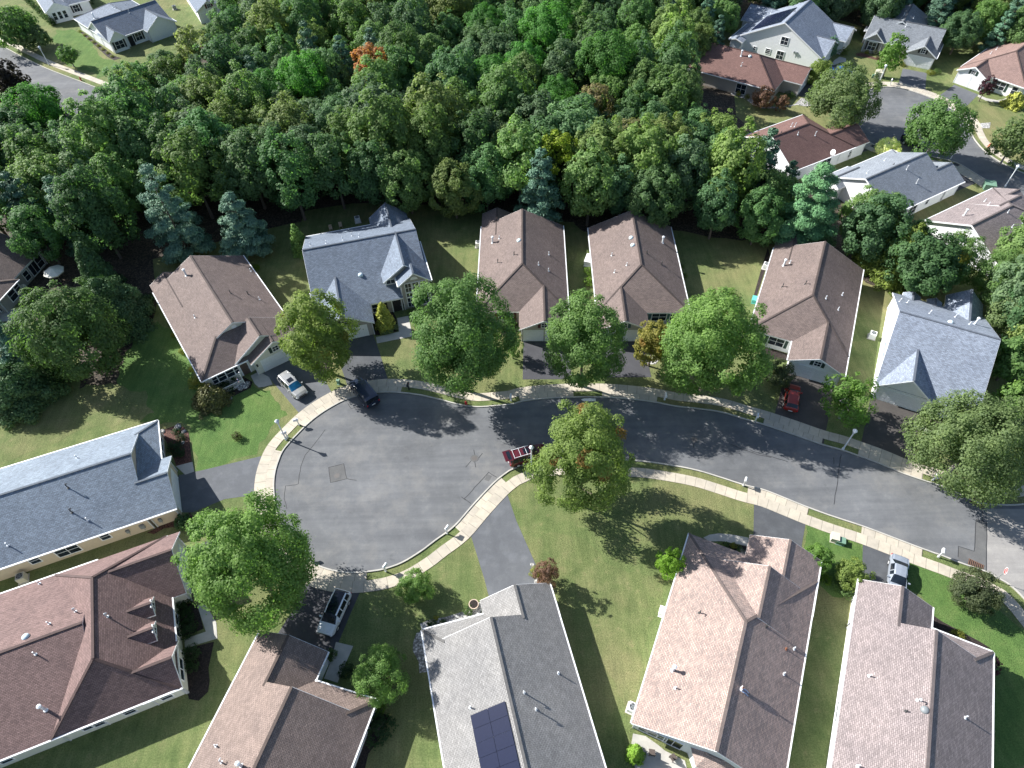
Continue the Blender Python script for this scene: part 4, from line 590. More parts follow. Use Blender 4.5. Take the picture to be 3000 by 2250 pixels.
          ('oak5', (-63.4, 107.0), 1.27, ''), ('wpine', (-4.1, 187.2), 0.94, ''), ('oak4', (5.6, 107.4), 1.18, ''), ('pitch', (-48.4, 183.0), 0.94, ''), ('oak5', (33.1, 183.7), 1.17, ''), ('pitch', (-2.1, 126.4), 0.83, ''),
          ('pitch', (-3.2, 148.5), 0.95, ''), ('oak2', (-65.7, 114.0), 1.09, ''), ('oak1', (-49.3, 150.7), 1.14, ''), ('oak5', (-45.3, 139.9), 0.95, ''), ('oak5', (35.0, 145.4), 0.98, ''), ('oak2', (-9.1, 179.9), 0.97, ''),
          ('oak5', (7.6, 152.3), 0.99, ''), ('pitch', (-27.0, 179.9), 0.8, ''), ('wpine', (-68.5, 87.6), 1.04, ''), ('oak3', (-23.4, 113.4), 1.15, ''), ('wpine', (-32.0, 134.7), 0.91, ''), ('oak3', (-0.1, 136.2), 1.09, ''),
          ('oak3', (32.0, 101.7), 0.9, ''), ('oak2', (-39.0, 143.6), 0.84, ''), ('oak5', (-50.4, 173.1), 0.96, ''), ('pitch', (4.4, 130.6), 0.9, ''), ('oak2', (29.1, 92.9), 0.96, ''), ('oak1', (37.9, 162.1), 1.02, ''),
          ('oak2', (-20.1, 108.2), 0.89, ''), ('oak4', (-3.1, 164.8), 1.17, ''), ('oak3', (29.9, 173.9), 1.17, ''), ('oak1', (-60.4, 179.9), 0.84, ''), ('oak2', (-12.2, 131.8), 0.81, ''), ('oak4', (15.9, 157.3), 0.84, ''),
          ('oak5', (7.4, 163.2), 1.03, ''), ('wpine', (8.8, 184.4), 0.99, ''), ('pitch', (-23.9, 187.3), 1.11, ''), ('oak1', (1.5, 169.5), 0.8, ''), ('oak1', (-20.8, 176.1), 1.12, ''), ('oak4', (-62.9, 164.0), 0.81, ''),
          ('oak2', (33.9, 118.4), 0.81, ''), ('pitch', (10.1, 120.6), 0.78, ''), ('oak4', (0.5, 118.9), 0.97, ''), ('oak4', (-17.5, 121.5), 0.79, ''), ('pitch', (-30.4, 185.4), 0.96, ''), ('oak2', (-57.5, 108.7), 0.81, ''),
          ('oak5', (-58.4, 127.5), 0.89, ''), ('oak4', (-39.6, 102.3), 1.02, ''), ('oak3', (-42.2, 97.5), 1.17, ''), ('oak5', (-42.7, 131.7), 0.81, ''), ('pitch', (36.1, 177.3), 0.89, ''), ('oak4', (-5.3, 101.0), 1.06, ''),
          ('oak4', (-58.9, 153.9), 0.93, ''), ('oak1', (-20.5, 141.2), 0.87, ''), ('oak5', (23.8, 112.8), 0.88, ''), ('oak3', (-35.9, 114.6), 0.87, ''), ('oak3', (-35.8, 168.1), 1.08, ''), ('wpine', (-75.5, 88.8), 1.01, ''),
          ('oak4', (21.3, 136.7), 0.86, ''), ('oak3', (10.6, 169.0), 0.78, ''), ('oak4', (-92.3, 111.7), 1.16, ''), ('oak3', (-9.2, 123.5), 1.09, ''), ('oak2', (-10.9, 146.7), 0.88, ''), ('oak4', (-83.7, 94.4), 0.92, ''),
          ('oak3', (-53.9, 117.4), 1.08, ''), ('oak4', (30.2, 155.0), 0.88, ''), ('oak1', (-3.2, 94.9), 0.89, ''), ('oak1', (27.6, 138.8), 0.82, ''), ('oak3', (-2.9, 107.9), 1.02, ''), ('oak1', (-33.9, 102.0), 1.02, ''),
          ('oak4', (-72.6, 84.2), 0.88, ''), ('oak2', (36.1, 96.0), 0.97, ''), ('oak3', (23.5, 87.8), 0.87, ''), ('pitch', (-38.1, 188.7), 0.85, ''), ('oak3', (12.0, 102.3), 1.23, ''), ('oak4', (-5.1, 117.3), 0.85, ''),
          ('oak3', (16.1, 96.8), 1.26, ''), ('oak1', (-6.6, 134.8), 0.83, ''), ('oak3', (-74.5, 94.3), 1.02, ''), ('pitch', (8.7, 113.5), 0.8, ''), ('oak1', (-20.0, 133.3), 1.14, ''), ('oak1', (-36.6, 159.4), 0.9, ''),
          ('oak1', (-63.5, 95.5), 0.9, ''), ('oak2', (-66.8, 102.3), 1.22, ''), ('oak1', (20.7, 185.3), 1.13, ''), ('oak3', (17.1, 163.6), 0.95, ''), ('oak4', (25.5, 160.0), 0.79, ''), ('oak4', (22.2, 154.5), 0.78, ''),
          ('oak4', (-58.2, 195.6), 1.17, ''), ('oak3', (-7.8, 173.2), 1.02, ''), ('oak3', (-74.6, 120.3), 0.86, ''), ('oak5', (-63.2, 173.1), 1.12, ''), ('oak4', (-2.5, 180.1), 1.14, ''), ('oak1', (-30.7, 108.1), 1.04, ''),
          ('oak4', (22.3, 147.9), 0.86, ''), ('oak2', (18.4, 131.6), 1.15, ''), ('oak2', (25.9, 105.6), 0.93, ''), ('oak4', (3.4, 144.9), 0.93, ''), ('oak5', (27.0, 128.3), 1.0, ''), ('oak5', (13.4, 89.9), 1.11, ''),
          ('oak4', (-15.7, 114.7), 0.79, ''), ('oak1', (-14.7, 139.0), 0.93, ''), ('oak3', (2.1, 160.0), 1.07, ''), ('oak3', (19.3, 117.9), 0.89, ''), ('oak4', (-19.4, 126.9), 1.01, ''), ('oak2', (-11.8, 106.1), 1.19, ''),
          ('oak2', (-42.9, 111.9), 0.8, ''), ('oak2', (-87.8, 100.5), 1.13, ''), ('oak1', (-53.2, 156.7), 0.97, ''), ('oak2', (-22.6, 161.6), 1.0, ''), ('oak5', (-68.3, 121.0), 0.94, ''), ('pitch', (19.7, 124.4), 1.13, ''),
          ('oak5', (-11.4, 190.6), 0.96, ''), ('oak1', (28.2, 165.7), 0.99, ''), ('oak1', (-60.0, 147.7), 0.9, ''), ('oak2', (-19.7, 101.0), 1.22, ''), ('oak3', (-56.7, 174.8), 1.12, ''), ('oak5', (-45.5, 190.7), 0.91, ''),
          ('pitch', (12.9, 147.8), 1.05, ''), ('oak4', (-56.3, 187.8), 0.89, ''), ('oak4', (-9.1, 112.8), 1.14, ''), ('wpine', (2.8, 176.2), 0.93, ''), ('oak4', (20.5, 108.4), 0.85, ''), ('oak4', (-81.5, 103.7), 1.11, ''),
          ('oak5', (-57.7, 94.8), 0.87, ''), ('oak1', (6.6, 100.5), 1.14, ''), ('oak5', (34.4, 134.8), 1.11, ''), ('oak2', (-37.1, 107.6), 1.14, ''), ('oak1', (-26.4, 143.0), 0.99, ''), ('wpine', (-26.1, 136.9), 1.0, ''),
          ('wpine', (14.6, 187.9), 0.85, ''), ('oak3', (26.1, 181.2), 0.81, ''), ('oak5', (-18.4, 147.3), 1.14, ''), ('oak4', (-91.7, 106.0), 1.14, ''), ('oak2', (-64.2, 187.6), 0.99, ''), ('pitch', (14.6, 136.1), 0.81, ''),
          ('oak1', (-19.3, 192.4), 0.86, ''), ('oak5', (-19.0, 156.3), 1.01, ''), ('oak3', (-16.2, 94.8), 0.91, ''), ('oak2', (12.1, 128.1), 1.11, ''), ('oak3', (-58.4, 121.7), 1.0, ''), ('oak4', (-32.4, 192.7), 1.12, ''),
          ('oak5', (-78.0, 99.5), 1.06, ''), ('oak3', (-71.2, 126.3), 1.08, ''), ('wpine', (5.5, 90.1), 1.1, ''), ('oak2', (0.9, 101.3), 0.93, ''), ('pitch', (44.5, 174.7), 1.05, ''), ('oak5', (35.9, 90.7), 1.13, ''),
          ('oak4', (-12.3, 162.3), 1.08, ''), ('oak1', (-8.5, 93.1), 0.88, ''), ('oak4', (-50.7, 95.1), 1.24, ''), ('oak4', (-30.1, 174.2), 1.03, ''), ('oak3', (-3.7, 141.3), 1.01, ''), ('oak3', (-50.1, 134.8), 0.91, ''),
          ('oak2', (-63.1, 85.2), 1.12, ''), ('oak2', (15.8, 180.7), 1.07, ''), ('oak5', (32.9, 85.5), 0.87, ''), ('oak5', (-34.6, 93.9), 1.18, ''), ('wpine', (-38.5, 136.7), 1.0, ''), ('oak3', (22.8, 95.1), 1.1, ''),
          ('oak2', (0.4, 113.1), 1.14, ''), ('oak1', (-42.8, 178.0), 1.03, ''), ('oak1', (-4.0, 158.0), 0.87, ''), ('oak5', (-29.9, 157.6), 1.12, ''), ('oak2', (-23.2, 121.8), 1.07, ''), ('oak4', (-33.7, 141.0), 0.86, ''),
          ('oak3', (-35.2, 129.4), 0.94, ''), ('oak4', (-82.4, 89.3), 1.14, ''), ('oak5', (-59.2, 114.8), 1.06, ''), ('oak5', (-64.8, 194.6), 1.11, ''), ('oak4', (2.4, 95.9), 1.12, ''), ('oak2', (29.3, 149.1), 0.94, ''),
          ('wpine', (1.9, 190.0), 0.89, ''), ('oak1', (-67.9, 135.3), 0.83, ''), ('oak2', (38.8, 187.7), 0.86, ''), ('oak5', (-46.5, 116.8), 1.15, ''), ('oak5', (-71.8, 110.8), 0.86, ''), ('oak5', (29.8, 114.0), 1.12, ''),
          ('oak3', (26.7, 99.2), 1.0, ''), ('oak5', (-69.0, 96.6), 1.02, ''), ('oak4', (-44.0, 106.1), 0.85, ''), ('oak3', (-30.0, 113.7), 0.99, ''), ('oak1', (4.1, 124.8), 0.86, ''), ('oak3', (28.6, 188.6), 0.83, ''),
          ('oak4', (22.5, 169.3), 1.02, ''), ('oak5', (-14.0, 174.9), 1.02, ''), ('oak2', (-21.5, 95.9), 1.01, ''), ('oak1', (-60.8, 102.0), 1.11, ''), ('oak5', (-50.7, 195.6), 0.94, ''), ('oak1', (12.9, 108.0), 1.06, ''),
          ('oak5', (-57.4, 168.1), 1.07, ''), ('oak3', (-22.1, 167.9), 0.91, ''), ('oak5', (18.6, 90.9), 0.85, ''), ('pitch', (-83.6, 114.2), 1.11, ''), ('wpine', (-48.2, 128.1), 0.81, ''), ('oak5', (-52.6, 105.9), 1.09, ''),
          ('oak4', (36.7, 104.5), 0.99, ''), ('oak5', (-40.5, 117.8), 0.79, ''), ('oak1', (40.8, 181.5), 1.17, ''), ('oak1', (-78.7, 92.2), 0.75, ''), ('oak1', (-71.9, 91.0), 0.71, ''), ('oak1', (41.5, 87.8), 0.89, ''),
          ('wpine', (45.6, 91.6), 0.77, ''), ('oak1', (39.3, 83.7), 0.73, ''), ('wpine', (41.1, 92.4), 1.0, ''), ('oak3', (50.6, 158.0), 0.73, ''), ('oak3', (41.5, 143.5), 0.79, ''), ('oak3', (50.7, 173.3), 0.93, ''),
          ('oak3', (42.6, 149.4), 0.79, ''), ('wpine', (36.3, 151.1), 0.94, ''), ('oak1', (49.4, 162.9), 0.76, ''), ('oak1', (39.7, 174.4), 0.76, ''), ('oak3', (44.0, 166.4), 0.77, ''), ('wpine', (46.2, 156.7), 0.79, ''),
          ('oak3', (47.8, 169.6), 0.73, ''), ('wpine', (46.0, 144.8), 0.71, ''), ('oak3', (53.4, 168.7), 0.97, ''), ('oak1', (99.2, 193.2), 0.96, ''), ('wpine', (108.7, 177.0), 0.86, ''), ('oak3', (107.0, 181.5), 0.95, ''),
          ('oak3', (74.5, 175.0), 0.74, ''), ('wpine', (95.9, 175.2), 0.94, ''), ('oak1', (113.4, 167.8), 0.73, ''), ('oak2', (69.6, 188.8), 0.75, ''), ('wpine', (92.4, 160.8), 0.74, ''), ('oak3', (93.6, 188.6), 0.74, ''),
          ('wpine', (124.9, 196.7), 0.8, ''), ('wpine', (91.9, 196.7), 0.93, ''), ('oak3', (62.7, 173.8), 0.87, ''), ('wpine', (116.5, 153.9), 0.82, ''), ('oak1', (87.5, 173.2), 0.76, ''), ('oak3', (98.1, 184.9), 0.79, ''),
          ('oak3', (65.0, 178.4), 0.97, ''), ('wpine', (80.2, 191.4), 0.79, ''), ('oak2', (107.9, 195.8), 0.81, ''), ('oak3', (76.8, 161.5), 0.88, ''), ('wpine', (127.0, 165.7), 0.96, ''), ('wpine', (114.3, 184.7), 0.78, ''),
          ('oak2', (134.2, 185.7), 0.81, ''), ('oak2', (73.6, 186.1), 0.79, ''), ('oak3', (117.9, 193.8), 0.85, ''), ('wpine', (77.7, 169.2), 0.99, ''), ('wpine', (111.0, 162.8), 0.91, ''), ('wpine', (111.4, 190.0), 0.79, ''),
          ('oak1', (85.8, 157.1), 0.89, ''), ('oak2', (70.5, 197.4), 0.88, ''), ('wpine', (134.2, 191.7), 0.87, ''), ('oak1', (124.8, 181.2), 0.74, ''), ('oak2', (96.8, 166.4), 0.91, ''), ('wpine', (101.9, 161.6), 0.88, ''),
          ('oak1', (71.0, 161.5), 0.93, ''), ('oak3', (69.8, 177.3), 0.82, ''), ('wpine', (113.4, 179.7), 0.76, ''), ('wpine', (121.0, 190.3), 0.74, ''), ('oak3', (105.9, 149.6), 0.74, ''), ('oak1', (82.8, 187.0), 0.75, ''),
          ('wpine', (86.4, 194.3), 0.92, ''), ('oak1', (130.1, 190.4), 0.86, ''), ('wpine', (87.9, 160.9), 0.9, ''), ('oak2', (77.8, 179.8), 0.7, ''), ('wpine', (101.6, 171.9), 0.9, ''), ('oak1', (91.6, 177.0), 0.85, ''),
          ('oak2', (86.0, 167.0), 0.99, ''), ('oak3', (101.4, 179.7), 0.9, ''), ('wpine', (97.8, 154.0), 0.86, ''), ('oak3', (120.9, 173.1), 0.74, ''), ('oak2', (113.4, 195.8), 0.79, ''), ('oak1', (70.0, 171.0), 0.83, ''),
          ('oak3', (112.7, 158.3), 0.77, ''), ('wpine', (74.5, 190.6), 0.88, ''), ('wpine', (106.3, 187.7), 0.86, ''), ('oak2', (79.7, 175.4), 0.96, ''), ('wpine', (104.0, 197.4), 0.81, ''), ('wpine', (129.5, 185.0), 0.84, ''),
          ('oak1', (123.5, 169.6), 0.86, ''), ('oak2', (127.4, 176.5), 0.8, ''), ('oak1', (108.9, 171.4), 0.9, ''), ('oak1', (106.0, 165.0), 0.87, ''), ('wpine', (73.1, 202.3), 0.95, ''), ('wpine', (134.0, 179.8), 0.85, ''),
          ('wpine', (64.3, 166.0), 0.97, ''), ('wpine', (114.0, 148.9), 0.93, ''), ('oak1', (111.0, 143.4), 0.86, ''), ('oak3', (99.5, 146.6), 0.74, ''), ('wpine', (106.6, 144.3), 0.75, ''), ('wpine', (109.6, 147.6), 0.93, ''),
          ('oak3', (56.3, 82.4), 0.84, ''), ('oak3', (59.6, 71.2), 0.93, ''), ('oak3', (59.3, 75.8), 0.78, ''), ('oak2', (54.9, 78.1), 0.97, ''), ('oak3', (74.3, 64.7), 0.77, ''), ('oak2', (69.9, 60.6), 0.91, ''),
          ('oak3', (75.9, 72.5), 0.97, ''), ('oak2', (72.4, 68.8), 0.71, ''), ('oak2', (69.7, 56.4), 0.99, ''), ('oak3', (70.0, 64.9), 0.83, '')],
 'STOP': [((50.99, 26.96), -28, 'red and white stop sign at the corner of the side street'), ((-98.37, 137.83), 150, 'grey backed stop sign by the far upper left road')],
 'BOARD': (10.04, 53.03),
 'PARASOL': (-70.8, 80.02),
 'POT': (-4.78, 25.96),
 'DISH': (-9.64, 0.07, 2.72),
 'PERSON': (14.75, 7.92),
 'CHAIRS': [((-29.62, 90.75), -75, 'slatted garden chair on the shaded back lawn, nearest the conifer', 'wood'), ((-28.06, 91.42), -75, 'slatted garden chair on the shaded back lawn, nearer the air conditioner', 'wood'),
            ((-75.72, 78.59), 120, 'pale patio chair under the grey house windows', 'u_white'), ((13.69, 11.17), 30, 'dark round patio chair on the sunny paving', 'wicker'),
            ((11.82, 11.62), 80, 'dark wicker patio chair in the shrub shadow', 'wicker')],
 'ROCKS': [((-38.83, 56.14), 0.4), ((-38.28, 55.58), 0.35), ((-37.91, 55.22), 0.3), ((-38.71, 54.55), 0.35), ((-39.18, 54.22), 0.3), ((-39.64, 53.9), 0.35), ((-40.15, 53.75), 0.3), ((-36.74, 57.3), 0.5), ((-36.12, 57.64), 0.4),
           ((-36.92, 56.86), 0.35), ((-36.27, 57.11), 0.35), ((-43.6, 50.68), 0.45), ((-45.42, 50.06), 0.35), ((-42.59, 49.95), 0.3), ((-42.24, 48.21), 0.25), ((24.97, 31.17), 0.3), ((24.54, 31.1), 0.25)],
 'FLOOR2': [(63.43, 170.68), (66.86, 171.77), (70.44, 172.07), (74.01, 172.08), (77.58, 172.34), (78.8, 168.96), (81.14, 166.22), (83.66, 163.75), (86.09, 161.17), (87.66, 163.88), (90.13, 165.8), (91.62, 168.49), (93.14, 171.16),
            (96.45, 170.25), (99.85, 169.75), (102.9, 168.08), (106.32, 167.47), (105.62, 164.56), (105.93, 161.59), (105.18, 158.71), (103.56, 156.2), (105.15, 154.98), (106.75, 153.78), (108.44, 152.64), (109.64, 151.0),
            (114.49, 150.61), (119.18, 151.92), (124.0, 152.07), (128.68, 153.2), (141.81, 169.61), (153.03, 187.38), (166.4, 203.56), (179.35, 220.07), (153.04, 224.3), (126.46, 226.25), (99.94, 228.69), (73.33, 229.87),
            (70.06, 215.22), (67.25, 200.46), (64.84, 185.64)]}
# ---------------------------------------------------------------- helpers
def tag(o, label=None, cat=None, group=None, kind=None):
    if label: o['label'] = label
    if cat: o['category'] = cat
    if group: o['group'] = group
    if kind: o['kind'] = kind
    return o
def empty(name, loc=(0, 0, 0), rz=0):
    o = bpy.data.objects.new(name, None); C.objects.link(o); o.location = loc; o.rotation_euler = (0, 0, rz); o.empty_display_size = .3
    return o
class MB:
    def __init__(s): s.v = []; s.f = []; s.uv = []; s.m = []
    def add(s, vs, fs, m=0, uvs=None):
        b = len(s.v); s.v += [tuple(map(float, p)) for p in vs]
        for i, f in enumerate(fs):
            s.f.append([b + k for k in f]); s.m.append(m)
            s.uv.append(uvs[i] if uvs else [(0, 0)] * len(f))
        return s
    def quad(s, a, b, c, d, m=0, uv=None): return s.add([a, b, c, d], [(0, 1, 2, 3)], m, [uv] if uv else None)
    def box(s, x0, x1, y0, y1, z0, z1, m=0):
        return s.add([(x0, y0, z0), (x1, y0, z0), (x1, y1, z0), (x0, y1, z0), (x0, y0, z1), (x1, y0, z1), (x1, y1, z1), (x0, y1, z1)],
                     [(3, 2, 1, 0), (4, 5, 6, 7), (0, 1, 5, 4), (1, 2, 6, 5), (2, 3, 7, 6), (3, 0, 4, 7)], m)
    def bar(s, p, q, w, h, m=0):               # box from p to q, w wide, h high
        p, q = Vector(p), Vector(q); d = (q - p).normalized(); a = d.cross(Vector((0, 0, 1)))
        a = (a.normalized() if a.length > 1e-4 else Vector((1, 0, 0))) * w / 2; b = a.cross(d).normalized() * h / 2
        vs = [p - a - b, p + a - b, p + a + b, p - a + b, q - a - b, q + a - b, q + a + b, q - a + b]
        return s.add(vs, [(0, 1, 2, 3), (7, 6, 5, 4), (0, 4, 5, 1), (1, 5, 6, 2), (2, 6, 7, 3), (3, 7, 4, 0)], m)
    def cyl(s, p, q, r0, r1=None, n=8, m=0):
        r1 = r0 if r1 is None else r1; p, q = Vector(p), Vector(q); d = (q - p).normalized()
        a = d.orthogonal().normalized(); b = d.cross(a); vs = []
        for c, r in ((p, r0), (q, r1)):
            for i in range(n):
                t = 2 * math.pi * i / n; vs.append(c + (a * math.cos(t) + b * math.sin(t)) * r)
        return s.add(vs, [(i, (i + 1) % n, n + (i + 1) % n, n + i) for i in range(n)] + [tuple(range(n))[::-1], tuple(range(n, 2 * n))], m)
    def lathe(s, c, prof, n=10, m=0):
        vs = []
        for r, z in prof:
            for i in range(n): vs.append((c[0] + r * math.cos(2 * math.pi * i / n), c[1] + r * math.sin(2 * math.pi * i / n), c[2] + z))
        k = len(prof); fs = [(j * n + i, j * n + (i + 1) % n, (j + 1) * n + (i + 1) % n, (j + 1) * n + i) for j in range(k - 1) for i in range(n)]
        return s.add(vs, fs + [tuple(range(n))[::-1], tuple(range((k - 1) * n, k * n))], m)
    def build(s, name, mats, parent=None, smooth=False, loc=None):
        me = bpy.data.meshes.new(name); me.from_pydata(s.v, [], s.f)
        mats = mats if isinstance(mats, (list, tuple)) else [mats]
        for x in mats: me.materials.append(M(x) if isinstance(x, str) else x)
        me.polygons.foreach_set('material_index', s.m)
        ul = me.uv_layers.new(name='UVMap'); ul.data.foreach_set('uv', [c for f in s.uv for p in f for c in p])
        if smooth: me.polygons.foreach_set('use_smooth', [True] * len(me.polygons))
        me.update(); o = bpy.data.objects.new(name, me); C.objects.link(o)
        if parent: o.parent = parent
        if loc: o.location = loc
        return o
# ---------------------------------------------------------------- materials
MATS = {}
def new(name):
    m = bpy.data.materials.new(name); m.use_nodes = True; n = m.node_tree.nodes; l = m.node_tree.links
    return m, n, l, n['Principled BSDF']
def node(n, t, **k):
    x = n.new(t)
    for a, b in k.items():
        if a in x.inputs: x.inputs[a].default_value = b
        else: setattr(x, a, b)
    return x
def noise(n, l, scale, detail=4, rough=.6, coord='Object', vec=None):
    t = node(n, 'ShaderNodeTexNoise', Scale=scale, Detail=detail, Roughness=rough)
    if vec is None: vec = n.new('ShaderNodeTexCoord').outputs[coord]
    l.new(vec, t.inputs['Vector']); return t.outputs['Fac']
def ramp(n, l, fac, stops):
    r = n.new('ShaderNodeValToRGB'); e = r.color_ramp.elements
    while len(e) < len(stops): e.new(.5)
    for i, (p, c) in enumerate(stops): e[i].position = p; e[i].color = (*c, 1)
    l.new(fac, r.inputs[0]); return r.outputs[0]
def mix(n, l, a, b, fac, mode='MIX'):
    x = n.new('ShaderNodeMix'); x.data_type = 'RGBA'; x.blend_type = mode
    for s, v in ((0, fac), (6, a), (7, b)):
        if isinstance(v, (int, float)): x.inputs[s].default_value = v
        elif isinstance(v, tuple): x.inputs[s].default_value = (*v, 1)
        else: l.new(v, x.inputs[s])
    return x.outputs[2]
def bump(n, l, b, h, st=.3, d=.02):
    x = node(n, 'ShaderNodeBump', Strength=st, Distance=d); l.new(h, x.inputs['Height']); l.new(x.outputs[0], b.inputs['Normal'])
def scl(c, k): return tuple(min(1, x * k) for x in c)
def m_flat(name, c, rough=.6, metal=0, var=.08, sc_=6.):
    m, n, l, b = new(name); f = noise(n, l, sc_, 5)
    l.new(ramp(n, l, f, [(.3, scl(c, 1 - var)), (.7, scl(c, 1 + var))]), b.inputs['Base Color']); b.inputs['Roughness'].default_value = rough; b.inputs['Metallic'].default_value = metal
    return m
def m_roof(name, c, var=.25, tint=None, speck=.0):
    m, n, l, b = new(name); uv = n.new('ShaderNodeUVMap').outputs[0]
    br = node(n, 'ShaderNodeTexBrick', Scale=1., **{'Mortar Size': .016, 'Mortar Smooth': .2, 'Brick Width': .33, 'Row Height': .145, 'Bias': 0.})
    br.inputs['Color1'].default_value = (*scl(c, 1 - var), 1); br.inputs['Color2'].default_value = (*scl(tint or c, 1 + var), 1); br.inputs['Mortar'].default_value = (*scl(c, .42), 1)
    l.new(uv, br.inputs['Vector'])
    big = noise(n, l, .35, 3); fine = noise(n, l, 9, 3); st = noise(n, l, 1.6, 4)
    col = mix(n, l, br.outputs['Color'], ramp(n, l, big, [(.3, (.9, .9, .91)), (.7, (1.08, 1.07, 1.06))]), 1., 'MULTIPLY')
    col = mix(n, l, col, ramp(n, l, fine, [(.25, (.8, .8, .8)), (.75, (1.18, 1.18, 1.18))]), 1., 'MULTIPLY')
    col = mix(n, l, col, ramp(n, l, st, [(.3, (.88, .88, .88)), (.7, (1.1, 1.1, 1.1))]), 1., 'MULTIPLY')
    l.new(col, b.inputs['Base Color']); b.inputs['Roughness'].default_value = .82
    b.inputs['Specular IOR Level'].default_value = .35
    ad = n.new('ShaderNodeMath'); ad.operation = 'ADD'; l.new(br.outputs['Fac'], ad.inputs[0]); l.new(fine, ad.inputs[1])
    inv = n.new('ShaderNodeMath'); inv.operation = 'MULTIPLY'; inv.inputs[1].default_value = -1; l.new(ad.outputs[0], inv.inputs[0])
    bump(n, l, b, inv.outputs[0], .55, .03)
    return m
def m_siding(name, c):
    m, n, l, b = new(name); tc = n.new('ShaderNodeTexCoord'); sp = n.new('ShaderNodeSeparateXYZ'); l.new(tc.outputs['Object'], sp.inputs[0])
    mu = node(n, 'ShaderNodeMath', operation='MULTIPLY'); l.new(sp.outputs[2], mu.inputs[0]); mu.inputs[1].default_value = 6.2
    fr = node(n, 'ShaderNodeMath', operation='FRACT'); l.new(mu.outputs[0], fr.inputs[0])
    f = noise(n, l, 3, 3)
    col = mix(n, l, ramp(n, l, fr.outputs[0], [(0, scl(c, .8)), (.12, c), (1, c)]), ramp(n, l, f, [(.3, (.95, .95, .95)), (.7, (1.03, 1.03, 1.03))]), 1., 'MULTIPLY')
    l.new(col, b.inputs['Base Color']); b.inputs['Roughness'].default_value = .55; bump(n, l, b, fr.outputs[0], .25, .03)
    return m
def m_grass(name, stops, dry=(.27, .23, .125), dryamt=.65):
    m, n, l, b = new(name); big = noise(n, l, .06, 4, .6); mid = noise(n, l, .45, 5, .65); fine = noise(n, l, 7, 5, .75)
    tc = n.new('ShaderNodeTexCoord'); mp = node(n, 'ShaderNodeMapping'); mp.inputs['Scale'].default_value = (2.2, .25, 1); mp.inputs['Rotation'].default_value = (0, 0, .5); l.new(tc.outputs['Object'], mp.inputs[0])
    stri = noise(n, l, .8, 3, .6, vec=mp.outputs[0])
    col = ramp(n, l, mid, [(.28, stops[0]), (.5, stops[1]), (.72, stops[2])])
    col = mix(n, l, col, dry, ramp(n, l, big, [(.46, (0, 0, 0)), (.66, (dryamt,) * 3)]))
    blot = noise(n, l, .9, 5, .7); col = mix(n, l, col, scl(dry, 1.15), ramp(n, l, blot, [(.6, (0, 0, 0)), (.75, (dryamt * .8,) * 3)]))
    col = mix(n, l, col, ramp(n, l, stri, [(.3, (.84, .86, .84)), (.7, (1.14, 1.12, 1.1))]), 1., 'MULTIPLY')
    col = mix(n, l, col, ramp(n, l, fine, [(.25, (.45, .48, .4)), (.75, (1.5, 1.48, 1.45))]), 1., 'MULTIPLY')
    l.new(col, b.inputs['Base Color']); b.inputs['Roughness'].default_value = .9; b.inputs['Specular IOR Level'].default_value = .15; bump(n, l, b, fine, .9, .12)
    return m
def m_asphalt(name, c, wear=.25, streak=True):
    m, n, l, b = new(name); big = noise(n, l, .09, 5, .6); mid = noise(n, l, .7, 5, .7); fine = noise(n, l, 30, 3, .7)
    col = ramp(n, l, big, [(.3, scl(c, 1 - wear * .6)), (.7, scl(c, 1 + wear * .7))])
    col = mix(n, l, col, ramp(n, l, mid, [(.3, (.88, .88, .885)), (.55, (1.0, 1.0, 1.0)), (.68, (1.16, 1.15, 1.12)), (.8, (1.5, 1.46, 1.38))]), 1., 'MULTIPLY')
    if streak:
        uv = n.new('ShaderNodeTexCoord').outputs['Object']; mp = node(n, 'ShaderNodeMapping'); mp.inputs['Scale'].default_value = (.045, .75, 1); mp.inputs['Rotation'].default_value = (0, 0, .27); l.new(uv, mp.inputs[0])
        col = mix(n, l, col, ramp(n, l, noise(n, l, 1., 4, .65, vec=mp.outputs[0]), [(.3, (.86, .86, .87)), (.7, (1.16, 1.15, 1.13))]), 1., 'MULTIPLY')
    if streak:
        dust = noise(n, l, .16, 7, .68); col = mix(n, l, col, (.29, .275, .25), ramp(n, l, dust, [(.5, (0, 0, 0)), (.72, (.42, .42, .42))]))
        oil = noise(n, l, .55, 6, .6); col = mix(n, l, col, scl(c, .5), ramp(n, l, oil, [(.24, (.55, .55, .55)), (.36, (0, 0, 0))]))
    else:
        oil = noise(n, l, .5, 5, .6); col = mix(n, l, col, scl(c, 1.45), ramp(n, l, oil, [(.52, (0, 0, 0)), (.7, (.5, .5, .5))]))
    col = mix(n, l, col, ramp(n, l, fine, [(.2, (.8, .8, .8)), (.8, (1.2, 1.2, 1.2))]), 1., 'MULTIPLY')
    l.new(col, b.inputs['Base Color']); b.inputs['Roughness'].default_value = .88; b.inputs['Specular IOR Level'].default_value = .3; bump(n, l, b, fine, .3, .01)
    return m
